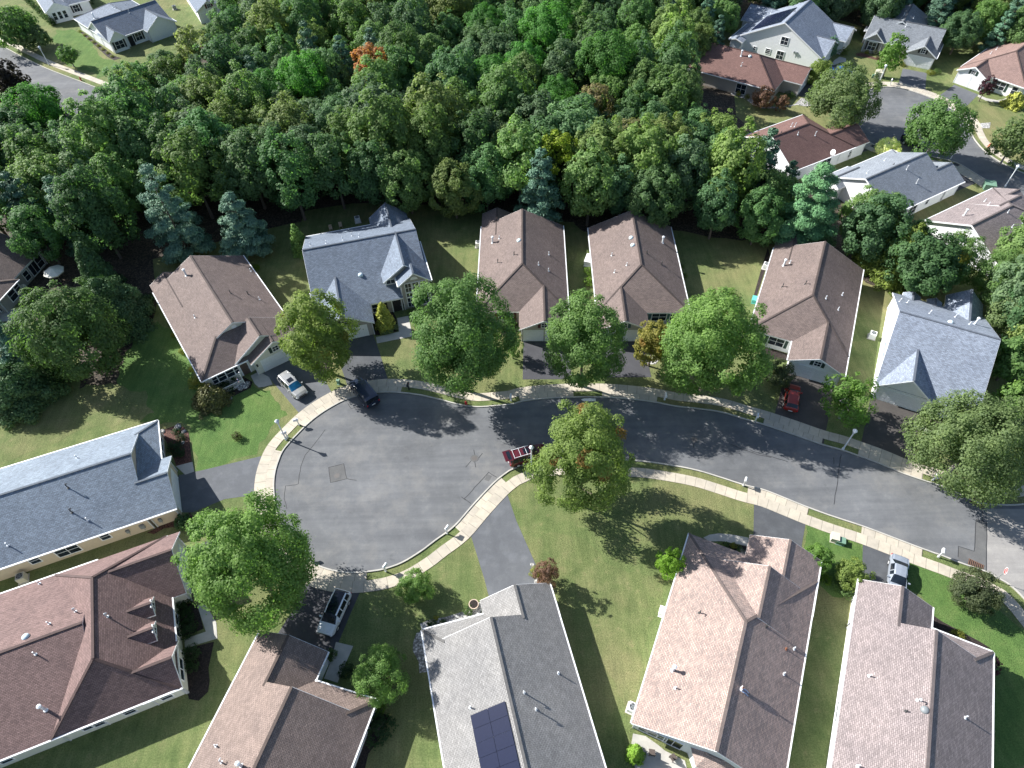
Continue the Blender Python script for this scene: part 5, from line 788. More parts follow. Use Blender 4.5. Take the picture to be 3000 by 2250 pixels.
def m_concrete(name, c, joints=True):
    m, n, l, b = new(name); f = noise(n, l, 1.2, 6, .7); g = noise(n, l, .25, 3)
    col = mix(n, l, ramp(n, l, f, [(.3, scl(c, .84)), (.7, scl(c, 1.1))]), ramp(n, l, g, [(.3, (.88, .89, .9)), (.7, (1.08, 1.06, 1.03))]), 1., 'MULTIPLY')
    if joints:
        uv = n.new('ShaderNodeUVMap').outputs[0]; sp = n.new('ShaderNodeSeparateXYZ'); l.new(uv, sp.inputs[0])
        mu = node(n, 'ShaderNodeMath', operation='MULTIPLY'); l.new(sp.outputs[0], mu.inputs[0]); mu.inputs[1].default_value = 1 / 1.22
        fr = node(n, 'ShaderNodeMath', operation='FRACT'); l.new(mu.outputs[0], fr.inputs[0])
        fl = node(n, 'ShaderNodeMath', operation='FLOOR'); l.new(mu.outputs[0], fl.inputs[0]); wn = node(n, 'ShaderNodeTexWhiteNoise', noise_dimensions='1D'); l.new(fl.outputs[0], wn.inputs['W'])
        col = mix(n, l, col, ramp(n, l, wn.outputs['Value'], [(0, (.9, .9, .91)), (1, (1.05, 1.04, 1.02))]), 1., 'MULTIPLY')
        col = mix(n, l, col, scl(c, .45), ramp(n, l, fr.outputs[0], [(0, (1, 1, 1)), (.03, (1, 1, 1)), (.05, (0, 0, 0)), (1, (0, 0, 0))]))
    l.new(col, b.inputs['Base Color']); b.inputs['Roughness'].default_value = .85; return m
def m_leaf(name, var=.3, trans=.5):
    m, n, l, b = new(name); oi = n.new('ShaderNodeObjectInfo'); ge = n.new('ShaderNodeNewGeometry')
    col = mix(n, l, oi.outputs['Color'], ramp(n, l, ge.outputs['Random Per Island'], [(0, (1 - var, 1 - var * .9, 1 - var)), (.55, (1, 1, 1)), (1, (1 + var * .8, 1 + var * .8, 1 + var * .4))]), 1., 'MULTIPLY')
    nz = noise(n, l, .55, 3); col = mix(n, l, col, ramp(n, l, nz, [(.32, (.8, .84, .86)), (.68, (1.18, 1.15, 1.06))]), 1., 'MULTIPLY')
    l.new(col, b.inputs['Base Color']); b.inputs['Roughness'].default_value = .62; b.inputs['Specular IOR Level'].default_value = .25
    tr = n.new('ShaderNodeBsdfTranslucent'); l.new(mix(n, l, col, (1.15, 1.35, .75), 1., 'MULTIPLY'), tr.inputs[0]); ms = n.new('ShaderNodeMixShader'); ms.inputs[0].default_value = trans
    l.new(b.outputs[0], ms.inputs[1]); l.new(tr.outputs[0], ms.inputs[2]); l.new(ms.outputs[0], n['Material Output'].inputs[0]); return m
def m_stone(name, c, scale=5., var=.6):
    m, n, l, b = new(name); v = node(n, 'ShaderNodeTexVoronoi', Scale=scale); tc = n.new('ShaderNodeTexCoord'); l.new(tc.outputs['Object'], v.inputs['Vector'])
    sp = n.new('ShaderNodeSeparateColor'); l.new(v.outputs['Color'], sp.inputs[0])
    col = mix(n, l, ramp(n, l, sp.outputs[0], [(0, scl(c, 1 - var)), (1, scl(c, 1 + var * .5))]), ramp(n, l, v.outputs['Distance'], [(.2, (1, 1, 1)), (.7, (.35, .35, .35))]), 1., 'MULTIPLY')
    l.new(col, b.inputs['Base Color']); b.inputs['Roughness'].default_value = .9; bump(n, l, b, v.outputs['Distance'], -.8, .06); return m
def m_glass(name, c=(.012, .018, .026), rough=.08):
    m, n, l, b = new(name); f = noise(n, l, .8, 2); l.new(ramp(n, l, f, [(.3, scl(c, .6)), (.7, scl(c, 2.2))]), b.inputs['Base Color']); b.inputs['Roughness'].default_value = rough; b.inputs['IOR'].default_value = 1.5; return m
def m_paint(name, c, metal=.0, rough=.28):
    m, n, l, b = new(name); f = noise(n, l, 2.5, 4); l.new(ramp(n, l, f, [(.3, scl(c, .92)), (.7, scl(c, 1.06))]), b.inputs['Base Color']); b.inputs['Roughness'].default_value = rough; b.inputs['Metallic'].default_value = metal
    b.inputs['Coat Weight'].default_value = .5; b.inputs['Coat Roughness'].default_value = .08; return m
ROOF = {'r_brown': ((.20, .155, .14), .16), 'r_brown2': ((.25, .19, .165), .16), 'r_slate': ((.185, .225, .285), .2), 'r_slate2': ((.27, .30, .34), .12), 'r_pale': ((.265, .305, .375), .22), 'r_blue': ((.23, .28, .34), .2), 'r_red': ((.205, .135, .125), .2), 'r_red2': ((.20, .115, .10), .1), 'r_grey': ((.285, .278, .27), .12), 'r_pink': ((.37, .295, .265), .2), 'r_mauve': ((.285, .24, .235), .18), 'r_mid': ((.22, .24, .265), .12), 'r_rose': ((.29, .195, .17), .1)}
WALL = {'w_cream': (.70, .69, .60), 'w_taupe': (.36, .34, .32), 'w_tan': (.42, .38, .34), 'w_grey': (.40, .39, .38), 'w_white': (.86, .87, .88), 'w_bwhite': (.88, .89, .90), 'w_beige': (.60, .50, .38)}
FLAT = {'trim': ((.82, .83, .84), .45), 's_green': ((.02, .05, .035), .5), 's_black': ((.015, .016, .02), .5), 's_maroon': ((.09, .015, .018), .5), 's_teal': ((.05, .12, .14), .5), 's_dgreen': ((.03, .06, .05), .5), 'gdoor': ((.78, .79, .81), .5), 'door': ((.10, .07, .06), .5), 'dark': ((.012, .012, .014), .7), 'steel': ((.62, .64, .66), .4), 'gsteel': ((.22, .24, .25), .35), 'dpipe': ((.05, .05, .05), .5), 'rust': ((.25, .10, .05), .8), 'dome': ((.62, .74, .78), .2), 'lamp_white': ((.70, .73, .76), .45), 'lens': ((.55, .62, .68), .2), 'white': ((.84, .84, .84), .4), 'mb_black': ((.02, .025, .03), .5), 'mb_blue': ((.30, .38, .46), .5), 'h_red': ((.42, .03, .03), .45), 'h_orange': ((.55, .16, .07), .5), 'u_beige': ((.55, .52, .43), .6), 'u_green': ((.16, .28, .20), .6), 'u_white': ((.82, .82, .80), .5), 'u_teal': ((.10, .42, .36), .5), 'tyre': ((.012, .012, .013), .8), 'rim': ((.5, .51, .52), .3), 'taillight': ((.45, .015, .02), .25), 'headlight': ((.75, .78, .8), .1), 'bumper': ((.03, .03, .032), .6), 'bark': ((.13, .105, .085), .9), 'barkgrey': ((.32, .29, .27), .9), 'red_sign': ((.55, .03, .03), .5), 'grey_sign': ((.25, .27, .3), .5), 'skin': ((.45, .24, .16), .5), 'hair': ((.10, .035, .02), .6), 'shirt': ((.82, .80, .80), .8), 'jeans': ((.35, .42, .58), .8), 'flag_blue': ((.04, .08, .35), .7), 'flag_red': ((.5, .03, .04), .7), 'canvas': ((.80, .76, .66), .8), 'solar': ((.012, .016, .04), .16), 'solarline': ((.45, .47, .5), .4), 'tar': ((.035, .036, .04), .7), 'iron': ((.11, .10, .095), .6), 'grate': ((.16, .09, .06), .7), 'terracotta': ((.55, .42, .33), .8), 'wood': ((.45, .36, .26), .7), 'wicker': ((.10, .08, .07), .8)}
PAINT = {'p_silver': ((.36, .36, .355), .3), 'p_black': ((.018, .028, .055), .1), 'p_maroon': ((.105, .014, .022), .2), 'p_red': ((.33, .035, .02), .2), 'p_white': ((.78, .79, .80), 0), 'p_grey': ((.42, .46, .52), .45), 'p_blue': ((.02, .12, .45), .2)}
def M(k):
    if k in MATS: return MATS[k]
    if k in ROOF: m = m_roof(k, *ROOF[k], tint=(scl(ROOF[k][0], 1.) if k != 'r_pink' else (.385, .285, .245)))
    elif k in WALL: m = m_siding(k, WALL[k])
    elif k in FLAT: m = m_flat(k, *FLAT[k])
    elif k in PAINT: m = m_paint(k, *PAINT[k])
    elif k == 'glass': m = m_glass(k)
    elif k == 'carglass': m = m_glass(k, (.008, .012, .018), .04)
    elif k == 'carglass_blue': m = m_glass(k, (.02, .16, .30), .05)
    elif k == 'ground': m = m_grass(k, [(.098, .140, .052), (.142, .18, .072), (.19, .21, .095)])
    elif k == 'lush': m = m_grass(k, [(.07, .135, .04), (.10, .175, .052), (.14, .2, .07)], dry=(.13, .17, .045), dryamt=.25)
    elif k == 'dry': m = m_grass(k, [(.105, .14, .054), (.15, .18, .075), (.20, .21, .1)], dry=(.29, .24, .14), dryamt=.75)
    elif k == 'litter': m = m_stone(k, (.105, .08, .055), 4.)
    elif k == 'road': m = m_asphalt(k, (.135, .14, .148), .34)
    elif k == 'pale_road': m = m_asphalt(k, (.27, .26, .25), .2)
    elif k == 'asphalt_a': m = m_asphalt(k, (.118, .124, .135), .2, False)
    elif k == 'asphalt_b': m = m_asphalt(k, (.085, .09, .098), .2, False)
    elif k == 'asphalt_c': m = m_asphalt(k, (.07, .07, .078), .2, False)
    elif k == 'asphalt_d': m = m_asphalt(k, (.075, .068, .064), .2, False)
    elif k == 'tarpatch': m = m_asphalt(k, (.12, .12, .12), .15, False)
    elif k == 'walk': m = m_concrete(k, (.50, .45, .37))
    elif k == 'path': m = m_concrete(k, (.47, .45, .41), False)
    elif k == 'mulch_dark': m = m_stone(k, (.045, .03, .026), 9.)
    elif k == 'mulch_red': m = m_stone(k, (.17, .075, .055), 9.)
    elif k == 'stones': m = m_stone(k, (.62, .60, .57), 5.)
    elif k == 'leaf': m = m_leaf(k)
    elif k == 'needle': m = m_leaf(k, .3, .12)
    MATS[k] = m; return m
# ---------------------------------------------------------------- setting
def poly_sheet(name, pts, z, mat, kind='structure', z0=None):
    pts = [p for i, p in enumerate(pts) if math.dist(p, pts[i - 1]) > .02]
    tris = tessellate_polygon([[Vector((x, y, 0)) for x, y in pts]]); fs = []
    for t in tris:
        a, b_, c = (Vector(pts[k]) for k in t); cr = (b_ - a).x * (c - a).y - (b_ - a).y * (c - a).x
        if abs(cr) > 1e-6: fs.append(t if cr > 0 else t[::-1])
    me = bpy.data.meshes.new(name); me.from_pydata([(x, y, z) for x, y in pts], [], fs); me.uv_layers.new(name='UVMap'); me.materials.append(M(mat))
    o = bpy.data.objects.new(name, me); C.objects.link(o); o['kind'] = kind; return o
g = MB(); X = 1600
for i in range(16):
    for j in range(16):
        a, b = -X + 2 * X * i / 16, -X + 2 * X * j / 16; g.quad((a, b, 0), (a + 200, b, 0), (a + 200, b + 200, 0), (a, b + 200, 0))
tag(g.build('ground', 'ground'), kind='structure')
poly_sheet('forest_floor', D['FOREST_FLOOR'], .004, 'litter')
poly_sheet('forest_floor', D['FLOOR2'], .0045, 'litter')
for i, (m, p) in enumerate(D['LAWN']): poly_sheet('lawn', p, .005 + .001 * i, m)
def offset(chain, d, side=1):
    out = []; n = len(chain)
    for i in range(n):
        a = Vector(chain[max(i - 1, 0)]); b = Vector(chain[min(i + 1, n - 1)]); t = (b - a).normalized(); out.append((chain[i][0] - t.y * d * side, chain[i][1] + t.x * d * side))
    return out
def strip(name, inner, outer, z, mat, kind='structure', thick=0, i0=0, i1=None):
    mb = MB(); s = 0; i1 = len(inner) - 1 if i1 is None else i1
    for i in range(i0, i1):
        a, b, c, d = inner[i], inner[i + 1], outer[i + 1], outer[i]; L = math.dist(a, b); w_ = math.dist(a, d)
        mb.quad((*a, z), (*b, z), (*c, z), (*d, z), 0, [(s, 0), (s + L, 0), (s + L, w_), (s, w_)])
        if thick:
            mb.quad((*a, z - thick), (*b, z - thick), (*b, z), (*a, z)); mb.quad((*c, z - thick), (*d, z - thick), (*d, z), (*c, z))
        s += L
    for f in mb.f:
        p = [Vector(mb.v[k]) for k in f]
        if (p[1] - p[0]).cross(p[2] - p[0]).z < 0: f.reverse()
    return tag(mb.build(name, mat), kind=kind)
for r in D['ROAD']:
    ch = r['chain']; sd = 1
    if 'side' not in r:
        poly_sheet('road', ch + r['close'], .016, 'road')
    k1, k2 = offset(ch, .03), offset(ch, .19)
    strip('kerb', k1, k2, .13, 'path', thick=.12)
    d1, d2 = r['d']; s1, s2 = offset(ch, d1), offset(ch, d2)
    strip('sidewalk', s1, s2, .05, 'walk', thick=.05)
    for a, b in r['aprons']:
        a, b = sorted((a, b)); strip('driveway_apron', k2, offset(ch, d1 - .004), .046, 'walk', thick=.04, i0=a, i1=b)
poly_sheet('road', D['ROAD3'], .016, 'road')
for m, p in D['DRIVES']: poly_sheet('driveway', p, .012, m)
for p in D['WALKS']: poly_sheet('path', p, .034, 'path')
for i, (m, p) in enumerate(D['BEDS']): poly_sheet('planting_bed', p, .018 + .0007 * i, m)
for m, p in D['PATCH']: poly_sheet('road_patch', p, .020, {'tar': 'tarpatch'}.get(m, m))
for p in D['SEAMS']:
    mb = MB()
    for a, b in zip(p, p[1:]): mb.box(-.001, .001, 0, 0, 0, 0) if 0 else None
    pts = []
    for a, b in zip(p, p[1:]):
        n_ = max(2, int(math.dist(a, b) / .6))
        for k in range(n_): pts.append((a[0] + (b[0] - a[0]) * k / n_ + random.uniform(-.04, .04), a[1] + (b[1] - a[1]) * k / n_ + random.uniform(-.04, .04)))
    pts.append(p[-1]); strip('road_seam', offset(pts, -.04), offset(pts, .04), .025, 'tar')
for c in D['MANHOLES']:
    mb = MB(); mb.lathe((*c, .018), [(.52, 0), (.52, .012), (.36, .012)], 20, 0); mb.lathe((*c, .018), [(.34, 0), (.34, .014)], 20, 1)
    tag(mb.build('manhole_cover', ['tarpatch', 'iron']), 'round iron manhole cover in a grey collar set in the road', 'manhole', 'manhole covers in the road')
for i, (c, a, b) in enumerate(D['GRATES']):
    ang = math.atan2(b[1] - a[1], b[0] - a[0]); e = empty('storm_drain', (*c, .022), ang)
    tag(e, ['rusty storm drain grate at the kerb under the big grey green tree', 'rusty storm drain grate at the kerb by the stop sign'][i], 'drain')
    MB().box(-.75, .75, -.42, .42, 0, .01).build('drain_pit', 'dark', e)
    mb = MB()
    for k in range(9): mb.box(-.74 + k * .175, -.66 + k * .175, -.42, .42, .012, .03)
    mb.box(-.78, .78, -.48, -.42, 0, .032); mb.box(-.78, .78, .42, .48, 0, .032); mb.build('grate', 'grate', e)
# ---------------------------------------------------------------- houses
def clip(poly, a, b, c):                      # keep a*u+b*v+c >= 0
    out = []
    for i in range(len(poly)):
        p, q = poly[i], poly[(i + 1) % len(poly)]; fp, fq = a * p[0] + b * p[1] + c, a * q[0] + b * q[1] + c
        if fp >= -1e-9: out.append(p)
        if (fp > 1e-9 and fq < -1e-9) or (fp < -1e-9 and fq > 1e-9):
            t = fp / (fp - fq); out.append((p[0] + (q[0] - p[0]) * t, p[1] + (q[1] - p[1]) * t))
    return out
def planes_of(body, rect):
    u0, u1, v0, v1, he, (a, b, c, d) = body; P = []
    if a is not None: P.append((a, 0, he - a * u0, 'u-'))
    if b is not None: P.append((-b, 0, he + b * u1, 'u+'))
    if c is not None: P.append((0, c, he - c * v0, 'v-'))
    if d is not None: P.append((0, -d, he + d * v1, 'v+'))
    r = [(rect[0], rect[2]), (rect[1], rect[2]), (rect[1], rect[3]), (rect[0], rect[3])]; out = []
    for i, p in enumerate(P):
        poly = r
        for j, q in enumerate(P):
            if i != j and len(poly) >= 3: poly = clip(poly, q[0] - p[0], q[1] - p[1], q[2] - p[2])
        if len(poly) >= 3: out.append((p, poly))
    return P, out
def border(polys, rect, P):                   # ordered points along each side of the rect
    f = lambda u, v: min(p[0] * u + p[1] * v + p[2] for p in P); S = {}
    for s, ax, val in (('u-', 0, rect[0]), ('u+', 0, rect[1]), ('v-', 1, rect[2]), ('v+', 1, rect[3])):
        pts = {}
        for _, poly in polys:
            for q in poly:
                if abs(q[ax] - val) < 1e-6: pts[round(q[1 - ax], 4)] = q
        S[s] = [(*pts[k], f(*pts[k])) for k in sorted(pts)]
    return S
def roof_z(h, u, v):
    best = -9
    for b in h['bodies']:
        if b[0] <= u <= b[1] and b[2] <= v <= b[3]:
            P, _ = planes_of(b, b[:4]); best = max(best, min(p[0] * u + p[1] * v + p[2] for p in P))
    return best
def house(h):
    root = empty('house', (*h['org'], 0), R(h['az'])); tag(root, h['label'], 'house', 'houses of the estate')
    roof, wall, trim = MB(), MB(), MB(); T = .2
    for k, bd in enumerate(h['bodies']):
        e = .004 * k; rect = (bd[0] + e, bd[1] - e, bd[2] + e, bd[3] - e); b2 = (*rect, bd[4] - .001 * k, bd[5])
        P, polys = planes_of(b2, rect)
        for (pa, pb, pc, nm), poly in polys:
            sl = math.hypot(1, pa + pb); z = lambda q: pa * q[0] + pb * q[1] + pc
            uv = [((q[1], (q[0] - (rect[0] if nm == 'u-' else rect[1])) * sl * (1 if nm == 'u-' else -1)) if nm[0] == 'u' else (q[0], (q[1] - (rect[2] if nm == 'v-' else rect[3])) * sl * (1 if nm == 'v-' else -1))) for q in poly]
            roof.add([(*q, z(q)) for q in poly], [tuple(range(len(poly)))], 0, [uv]); roof.add([(*q, z(q) - T) for q in poly], [tuple(range(len(poly)))[::-1]], 1)
        for i in range(len(polys)):            # ridge and hip caps
            for j in range(i):
                sh = [q for q in polys[i][1] if any(math.dist(q, t) < 1e-5 for t in polys[j][1])]
                if len(sh) == 2:
                    zz = [min(p[0] * q[0] + p[1] * q[1] + p[2] for p in P) for q in sh]
                    roof.bar((*sh[0], zz[0] + .015), (*sh[1], zz[1] + .015), .26, .06, 2)
        S = border(polys, rect, P)
        for s, pts in S.items():
            n = {'u-': (-1, 0), 'u+': (1, 0), 'v-': (0, -1), 'v+': (0, 1)}[s]; o1, o2 = .03, .10
            for a, b in zip(pts, pts[1:]):
                roof.quad((a[0], a[1], a[2] - T), (b[0], b[1], b[2] - T), b, a, 1)
                mu, mv = (a[0] + b[0]) / 2, (a[1] + b[1]) / 2; mz = (a[2] + b[2]) / 2; hid = False
                for k2, c2 in enumerate(h['bodies']):
                    if k2 != k and c2[0] + .05 < mu < c2[1] - .05 and c2[2] - .02 <= mv <= c2[3] + .02 or k2 != k and c2[0] - .02 <= mu <= c2[1] + .02 and c2[2] + .05 < mv < c2[3] - .05:
                        q2, _ = planes_of(c2, c2[:4])
                        if min(p[0] * mu + p[1] * mv + p[2] for p in q2) > mz - .12: hid = True
                if hid: continue
                eave = abs(a[2] - b[2]) < 1e-3; hi, lo = (.03, -.13) if eave else (-.012, -.24); w_ = .13 if eave else .03
                A = [(a[0] + n[0] * w_, a[1] + n[1] * w_, a[2]), (b[0] + n[0] * w_, b[1] + n[1] * w_, b[2])]
                vs_ = [(a[0], a[1], a[2] + lo), (b[0], b[1], b[2] + lo), (A[1][0], A[1][1], b[2] + lo), (A[0][0], A[0][1], a[2] + lo), (a[0], a[1], a[2] + hi), (b[0], b[1], b[2] + hi), (A[1][0], A[1][1], b[2] + hi), (A[0][0], A[0][1], a[2] + hi)]
                trim.add(vs_, [(0, 1, 2, 3), (4, 7, 6, 5), (0, 4, 5, 1), (1, 5, 6, 2), (2, 6, 7, 3), (3, 7, 4, 0)])
        if bd[4] < 3.9 or k == 0 or h['n'] == 'H2':
            ins = .38 + .015 * k; wr = (bd[0] + ins, bd[1] - ins, bd[2] + ins, bd[3] - ins)
            if wr[1] - wr[0] > .3 and wr[3] - wr[2] > .3:
                P2, wp = planes_of(b2, wr)
                for s, pts in border(wp, wr, P2).items():
                    if len(pts) < 2: continue
                    zb = 0 if bd[4] < 3.2 or h['n'] == 'H2' else 2.0
                    wall.add([(pts[0][0], pts[0][1], zb), (pts[-1][0], pts[-1][1], zb)] + [(q[0], q[1], q[2] - T + .03) for q in reversed(pts)], [tuple(range(len(pts) + 2))])
                    if zb == 0:
                        for q in (pts[0], pts[-1]): trim.box(q[0] - .07, q[0] + .07, q[1] - .07, q[1] + .07, 0, q[2] - T)
        elif bd[4] >= 3.9:                     # dormer cheeks and face
            ins = .12; wr = (bd[0] + ins, bd[1] - ins, bd[2] + ins, bd[3] - ins); P2, wp = planes_of(b2, wr)
            for s, pts in border(wp, wr, P2).items():
                wall.add([(pts[0][0], pts[0][1], 2.9), (pts[-1][0], pts[-1][1], 2.9)] + [(q[0], q[1], q[2] - T + .03) for q in reversed(pts)], [tuple(range(len(pts) + 2))])
    ro = roof.build('roof', [h['roof'], 'trim', h['roof']], root); wall.build('wall', h['wall'], root); trim.build('gutter', 'trim', root)
    for kind, face, pl, al, zc, w_, hh, opt in h['ops']:
        if h['n'] == 'H8' and kind == 'win' and face == 'u+' and zc > 4: pl = -2.75 - .12
        o = empty('t', (0, 0, 0)); bpy.data.objects.remove(o)
        ang = {'u+': 0, 'u-': math.pi, 'v+': math.pi / 2, 'v-': -math.pi / 2}[face]
        base = Vector((pl, al, zc)) if face[0] == 'u' else Vector((al, pl, zc))
        mt = Matrix.Translation(base) @ Matrix.Rotation(ang, 4, 'Z')
        def put(mb, name, mat, par=root):
            ob = mb.build(name, mat, par)
            if par is root: ob.matrix_local = mt
            return ob
        if kind == 'win':
            fr = MB(); t = .09; y, z = w_ / 2, hh / 2
            for a in ((-y - t, -y, -z - t, z + t), (y, y + t, -z - t, z + t), (-y, y, -z - t, -z), (-y, y, z, z + t)): fr.box(-.02, .075, a[0], a[1], a[2], a[3])
            gx, gz = opt.get('g', (1, 2)); q = .05 if gx * gz > 1 else 0
            for i in range(1, gx): fr.box(-.01, .06, -y + w_ * i / gx - q / 2, -y + w_ * i / gx + q / 2, -z, z)
            for i in range(1, gz): fr.box(-.01, .055, -y, y, -z + hh * i / gz - q / 2, -z + hh * i / gz + q / 2)
            f = put(fr, 'window', 'trim'); MB().box(-.01, .03, -y, y, -z, z).build('pane', 'glass', f)
            if opt.get('sh'):
                for s in (-1, 1):
                    sb = MB(); c = s * (y + t + .24); sb.box(-.02, .05, c - .2, c + .2, -z - t, z + t)
                    for i in range(8): sb.box(.05, .062, c - .16, c + .16, -z + hh * (i + .15) / 8, -z + hh * (i + .7) / 8)
                    put(sb, 'shutter', h['sh'])
        elif kind == 'gar':
            mb = MB(); y, z = w_ / 2, hh / 2; mb.box(-.03, .03, -y, y, -z, z)
            for i in range(4):
                nx = 8 if w_ > 4 else 4
                for j in range(nx): mb.box(.03, .045, -y + w_ * (j + .12) / nx, -y + w_ * (j + .88) / nx, -z + hh * (i + .12) / 4, -z + hh * (i + .88) / 4)
            put(mb, 'garage_door', 'gdoor')
            fr = MB(); fr.box(-.02, .06, -y - .14, -y, -z, z + .14); fr.box(-.02, .06, y, y + .14, -z, z + .14); fr.box(-.02, .06, -y, y, z, z + .14); put(fr, 'door_frame', 'trim')
        elif kind == 'door':
            mb = MB(); y, z = w_ / 2, hh / 2; mb.box(-.02, .04, -y, y, -z, z); mb.box(.04, .05, -y * .6, y * .6, .1, z * .85)
            d = put(mb, 'front_door', 'dark' if opt.get('dark') else 'door'); fr = MB(); fr.box(-.02, .07, -y - .13, -y, -z, z + .13); fr.box(-.02, .07, y, y + .13, -z, z + .13); fr.box(-.02, .07, -y, y, z, z + .13); put(fr, 'door_frame', 'trim')
            MB().box(.04, .1, y * .75, y * .85, -.1, 0).build('handle', 'steel', d)
        elif kind in ('rvent', 'hvent'):
            mb = MB(); n_ = 16; r = w_ / 2
            rg = range(n_) if kind == 'rvent' else range(n_ // 2 + 1)
            ps = [(r * math.cos(2 * math.pi * i / n_), r * math.sin(2 * math.pi * i / n_)) for i in rg]
            mb.add([(.05, *p) for p in ps] + [(-.02, *p) for p in ps], [tuple(range(len(ps)))] + [(i, (i + 1) % len(ps), len(ps) + (i + 1) % len(ps), len(ps) + i) for i in range(len(ps))])
            put(mb, 'gable_vent', 'trim')
        elif kind in ('meter', 'lamp'):
            mb = MB(); mb.box(-.02, .22, -w_ / 2, w_ / 2, -hh / 2, hh / 2); mb.cyl((.12, 0, -hh / 2 - .5), (.12, 0, -hh / 2), .03) if kind == 'meter' else None
            put(mb, 'meter_box' if kind == 'meter' else 'wall_lamp', 'gsteel' if kind == 'meter' else 's_black')
    for kind, u, v, z in h['vents']:
        mb = MB(); z -= .08; mat = 'steel'; nm = 'vent_pipe'
        if kind == 'stack': mb.lathe((u, v, z), [(.24, 0), (.24, .06), (.13, .12), (.13, 1.05), (.21, 1.07), (.21, 1.25), (.05, 1.33)], 12); nm = 'chimney_pipe'; mat = 'lamp_white'
        elif kind in ('pipe', 'dpipe', 'rust'): mb.lathe((u, v, z), [(.16, 0), (.16, .09), (.06, .13), (.06, .62 if kind == 'pipe' else .4)], 8); mat = {'pipe': 'lamp_white', 'dpipe': 'dpipe', 'rust': 'rust'}[kind]
        elif kind == 'goose':
            mb.lathe((u, v, z), [(.17, 0), (.17, .08), (.06, .12), (.06, .7)], 8)
            q = [(u + .11 * (1 - math.cos(t)), v, z + .7 + .12 * math.sin(t)) for t in (0, .8, 1.6, 2.4, 3.1)]
            for a, b in zip(q, q[1:]): mb.cyl(a, b, .06, n=6)
            mat = 'dpipe' if h['n'] in ('H1', 'H3', 'H4', 'H5', 'H11', 'H7') else 'steel'
        else:
            P = max(((roof_z(h, u + dx, v + dy), dx, dy) for dx, dy in ((.4, 0), (-.4, 0), (0, .4), (0, -.4))))
            mb.lathe((u, v, z), [(.36, -.12), (.36, .14), (.33, .22), (.24, .31), (.1, .36)], 14); nm = 'roof_dome'; mat = 'gsteel' if kind == 'gdome' else 'dome'
        mb.build(nm, mat, root, smooth=kind in ('dome', 'gdome'))
    def slab_on_roof(nm, u0, u1, v0, v1, mats, fn, lift=.12):
        mb = MB(); fn(mb); return mb
    if h.get('solar') == 1:                     # panels on the v- slope of body 0
        b = h['bodies'][0]; s = b[5][2]; zf = lambda v: b[4] + s * (v - b[2])
        u0, v0, v1 = 9.15, 3.12, 6.35
        for i in range(7):
            for j in range(2):
                mb = MB(); a0, a1 = u0 + i * 1.18, u0 + i * 1.18 + 1.155; c0, c1 = v0 + j * 1.63, v0 + (j + 1) * 1.63 - .03
                P4 = [(a0, c0), (a1, c0), (a1, c1), (a0, c1)]
                mb.add([(x, y, zf(y) + .13) for x, y in P4] + [(x, y, zf(y) + .08) for x, y in P4], [(0, 1, 2, 3), (7, 6, 5, 4), (0, 4, 5, 1), (1, 5, 6, 2), (2, 6, 7, 3), (3, 7, 4, 0)])
                p = mb.build('solar_panel', 'solar', root)
        mb = MB()
        for u in (9.5, 11.5, 13.5, 15.5, 17.0): mb.bar((u, v0, zf(v0) + .04), (u, v1, zf(v1) + .04), .06, .07)
        mb.build('panel_rail', 'solarline', root)
    if h.get('solar') == 2:                     # panels on the v+ slope of body 0
        b = h['bodies'][0]; s = b[5][3]; zf = lambda v: b[4] + s * (b[3] - v)
        for i in range(6):
            for j in range(5):
                mb = MB(); a0, a1 = 1.2 + i * 1.55, 1.2 + i * 1.55 + 1.43; c0, c1 = 10.9 + j * 1.22, 10.9 + j * 1.22 + 1.1
                P4 = [(a0, c0), (a1, c0), (a1, c1), (a0, c1)]
                mb.add([(x, y, zf(y) + .13) for x, y in P4] + [(x, y, zf(y) + .06) for x, y in P4], [(0, 1, 2, 3), (7, 6, 5, 4), (0, 4, 5, 1), (1, 5, 6, 2), (2, 6, 7, 3), (3, 7, 4, 0)]); mb.build('solar_panel', 'solar', root)
    if h.get('bay'):                            # back bay of the pinkish roofed house
        u = h['bodies'][0][1] - .38; mb = MB(); pts = [(u, 5.6), (u + 1.1, 6.4), (u + 1.1, 8.6), (u, 9.4)]
        for a, b in zip(pts, pts[1:]): mb.quad((*a, 0), (*b, 0), (*b, 2.3), (*a, 2.3))
        mb.build('bay_wall', 'w_white', root); mb = MB(); o_ = [(u - .1, 5.4), (u + 1.35, 6.25), (u + 1.35, 8.75), (u - .1, 9.6)]; t_ = [(u - .1, 6.6, 3.1), (u + .1, 6.9, 3.1), (u + .1, 8.1, 3.1), (u - .1, 8.4, 3.1)]
        for i in range(3): mb.add([(*o_[i], 2.35), (*o_[i + 1], 2.35), t_[i + 1], t_[i]], [(0, 1, 2, 3)], 0, [[(0, 0), (2, 0), (2, 1.5), (0, 1.5)]])
        mb.add([(*p, 2.35) for p in o_], [(3, 2, 1, 0)], 1); mb.add(t_, [(0, 1, 2, 3)], 0); mb.build('bay_roof', [h['roof'], 'trim'], root)
        fr = MB(); fr.box(u + 1.09, u + 1.16, 6.55, 8.45, .75, 2.1); f = fr.build('window', 'trim', root); MB().box(u + 1.12, u + 1.18, 6.7, 8.3, .9, 1.95).build('pane', 'glass', f)
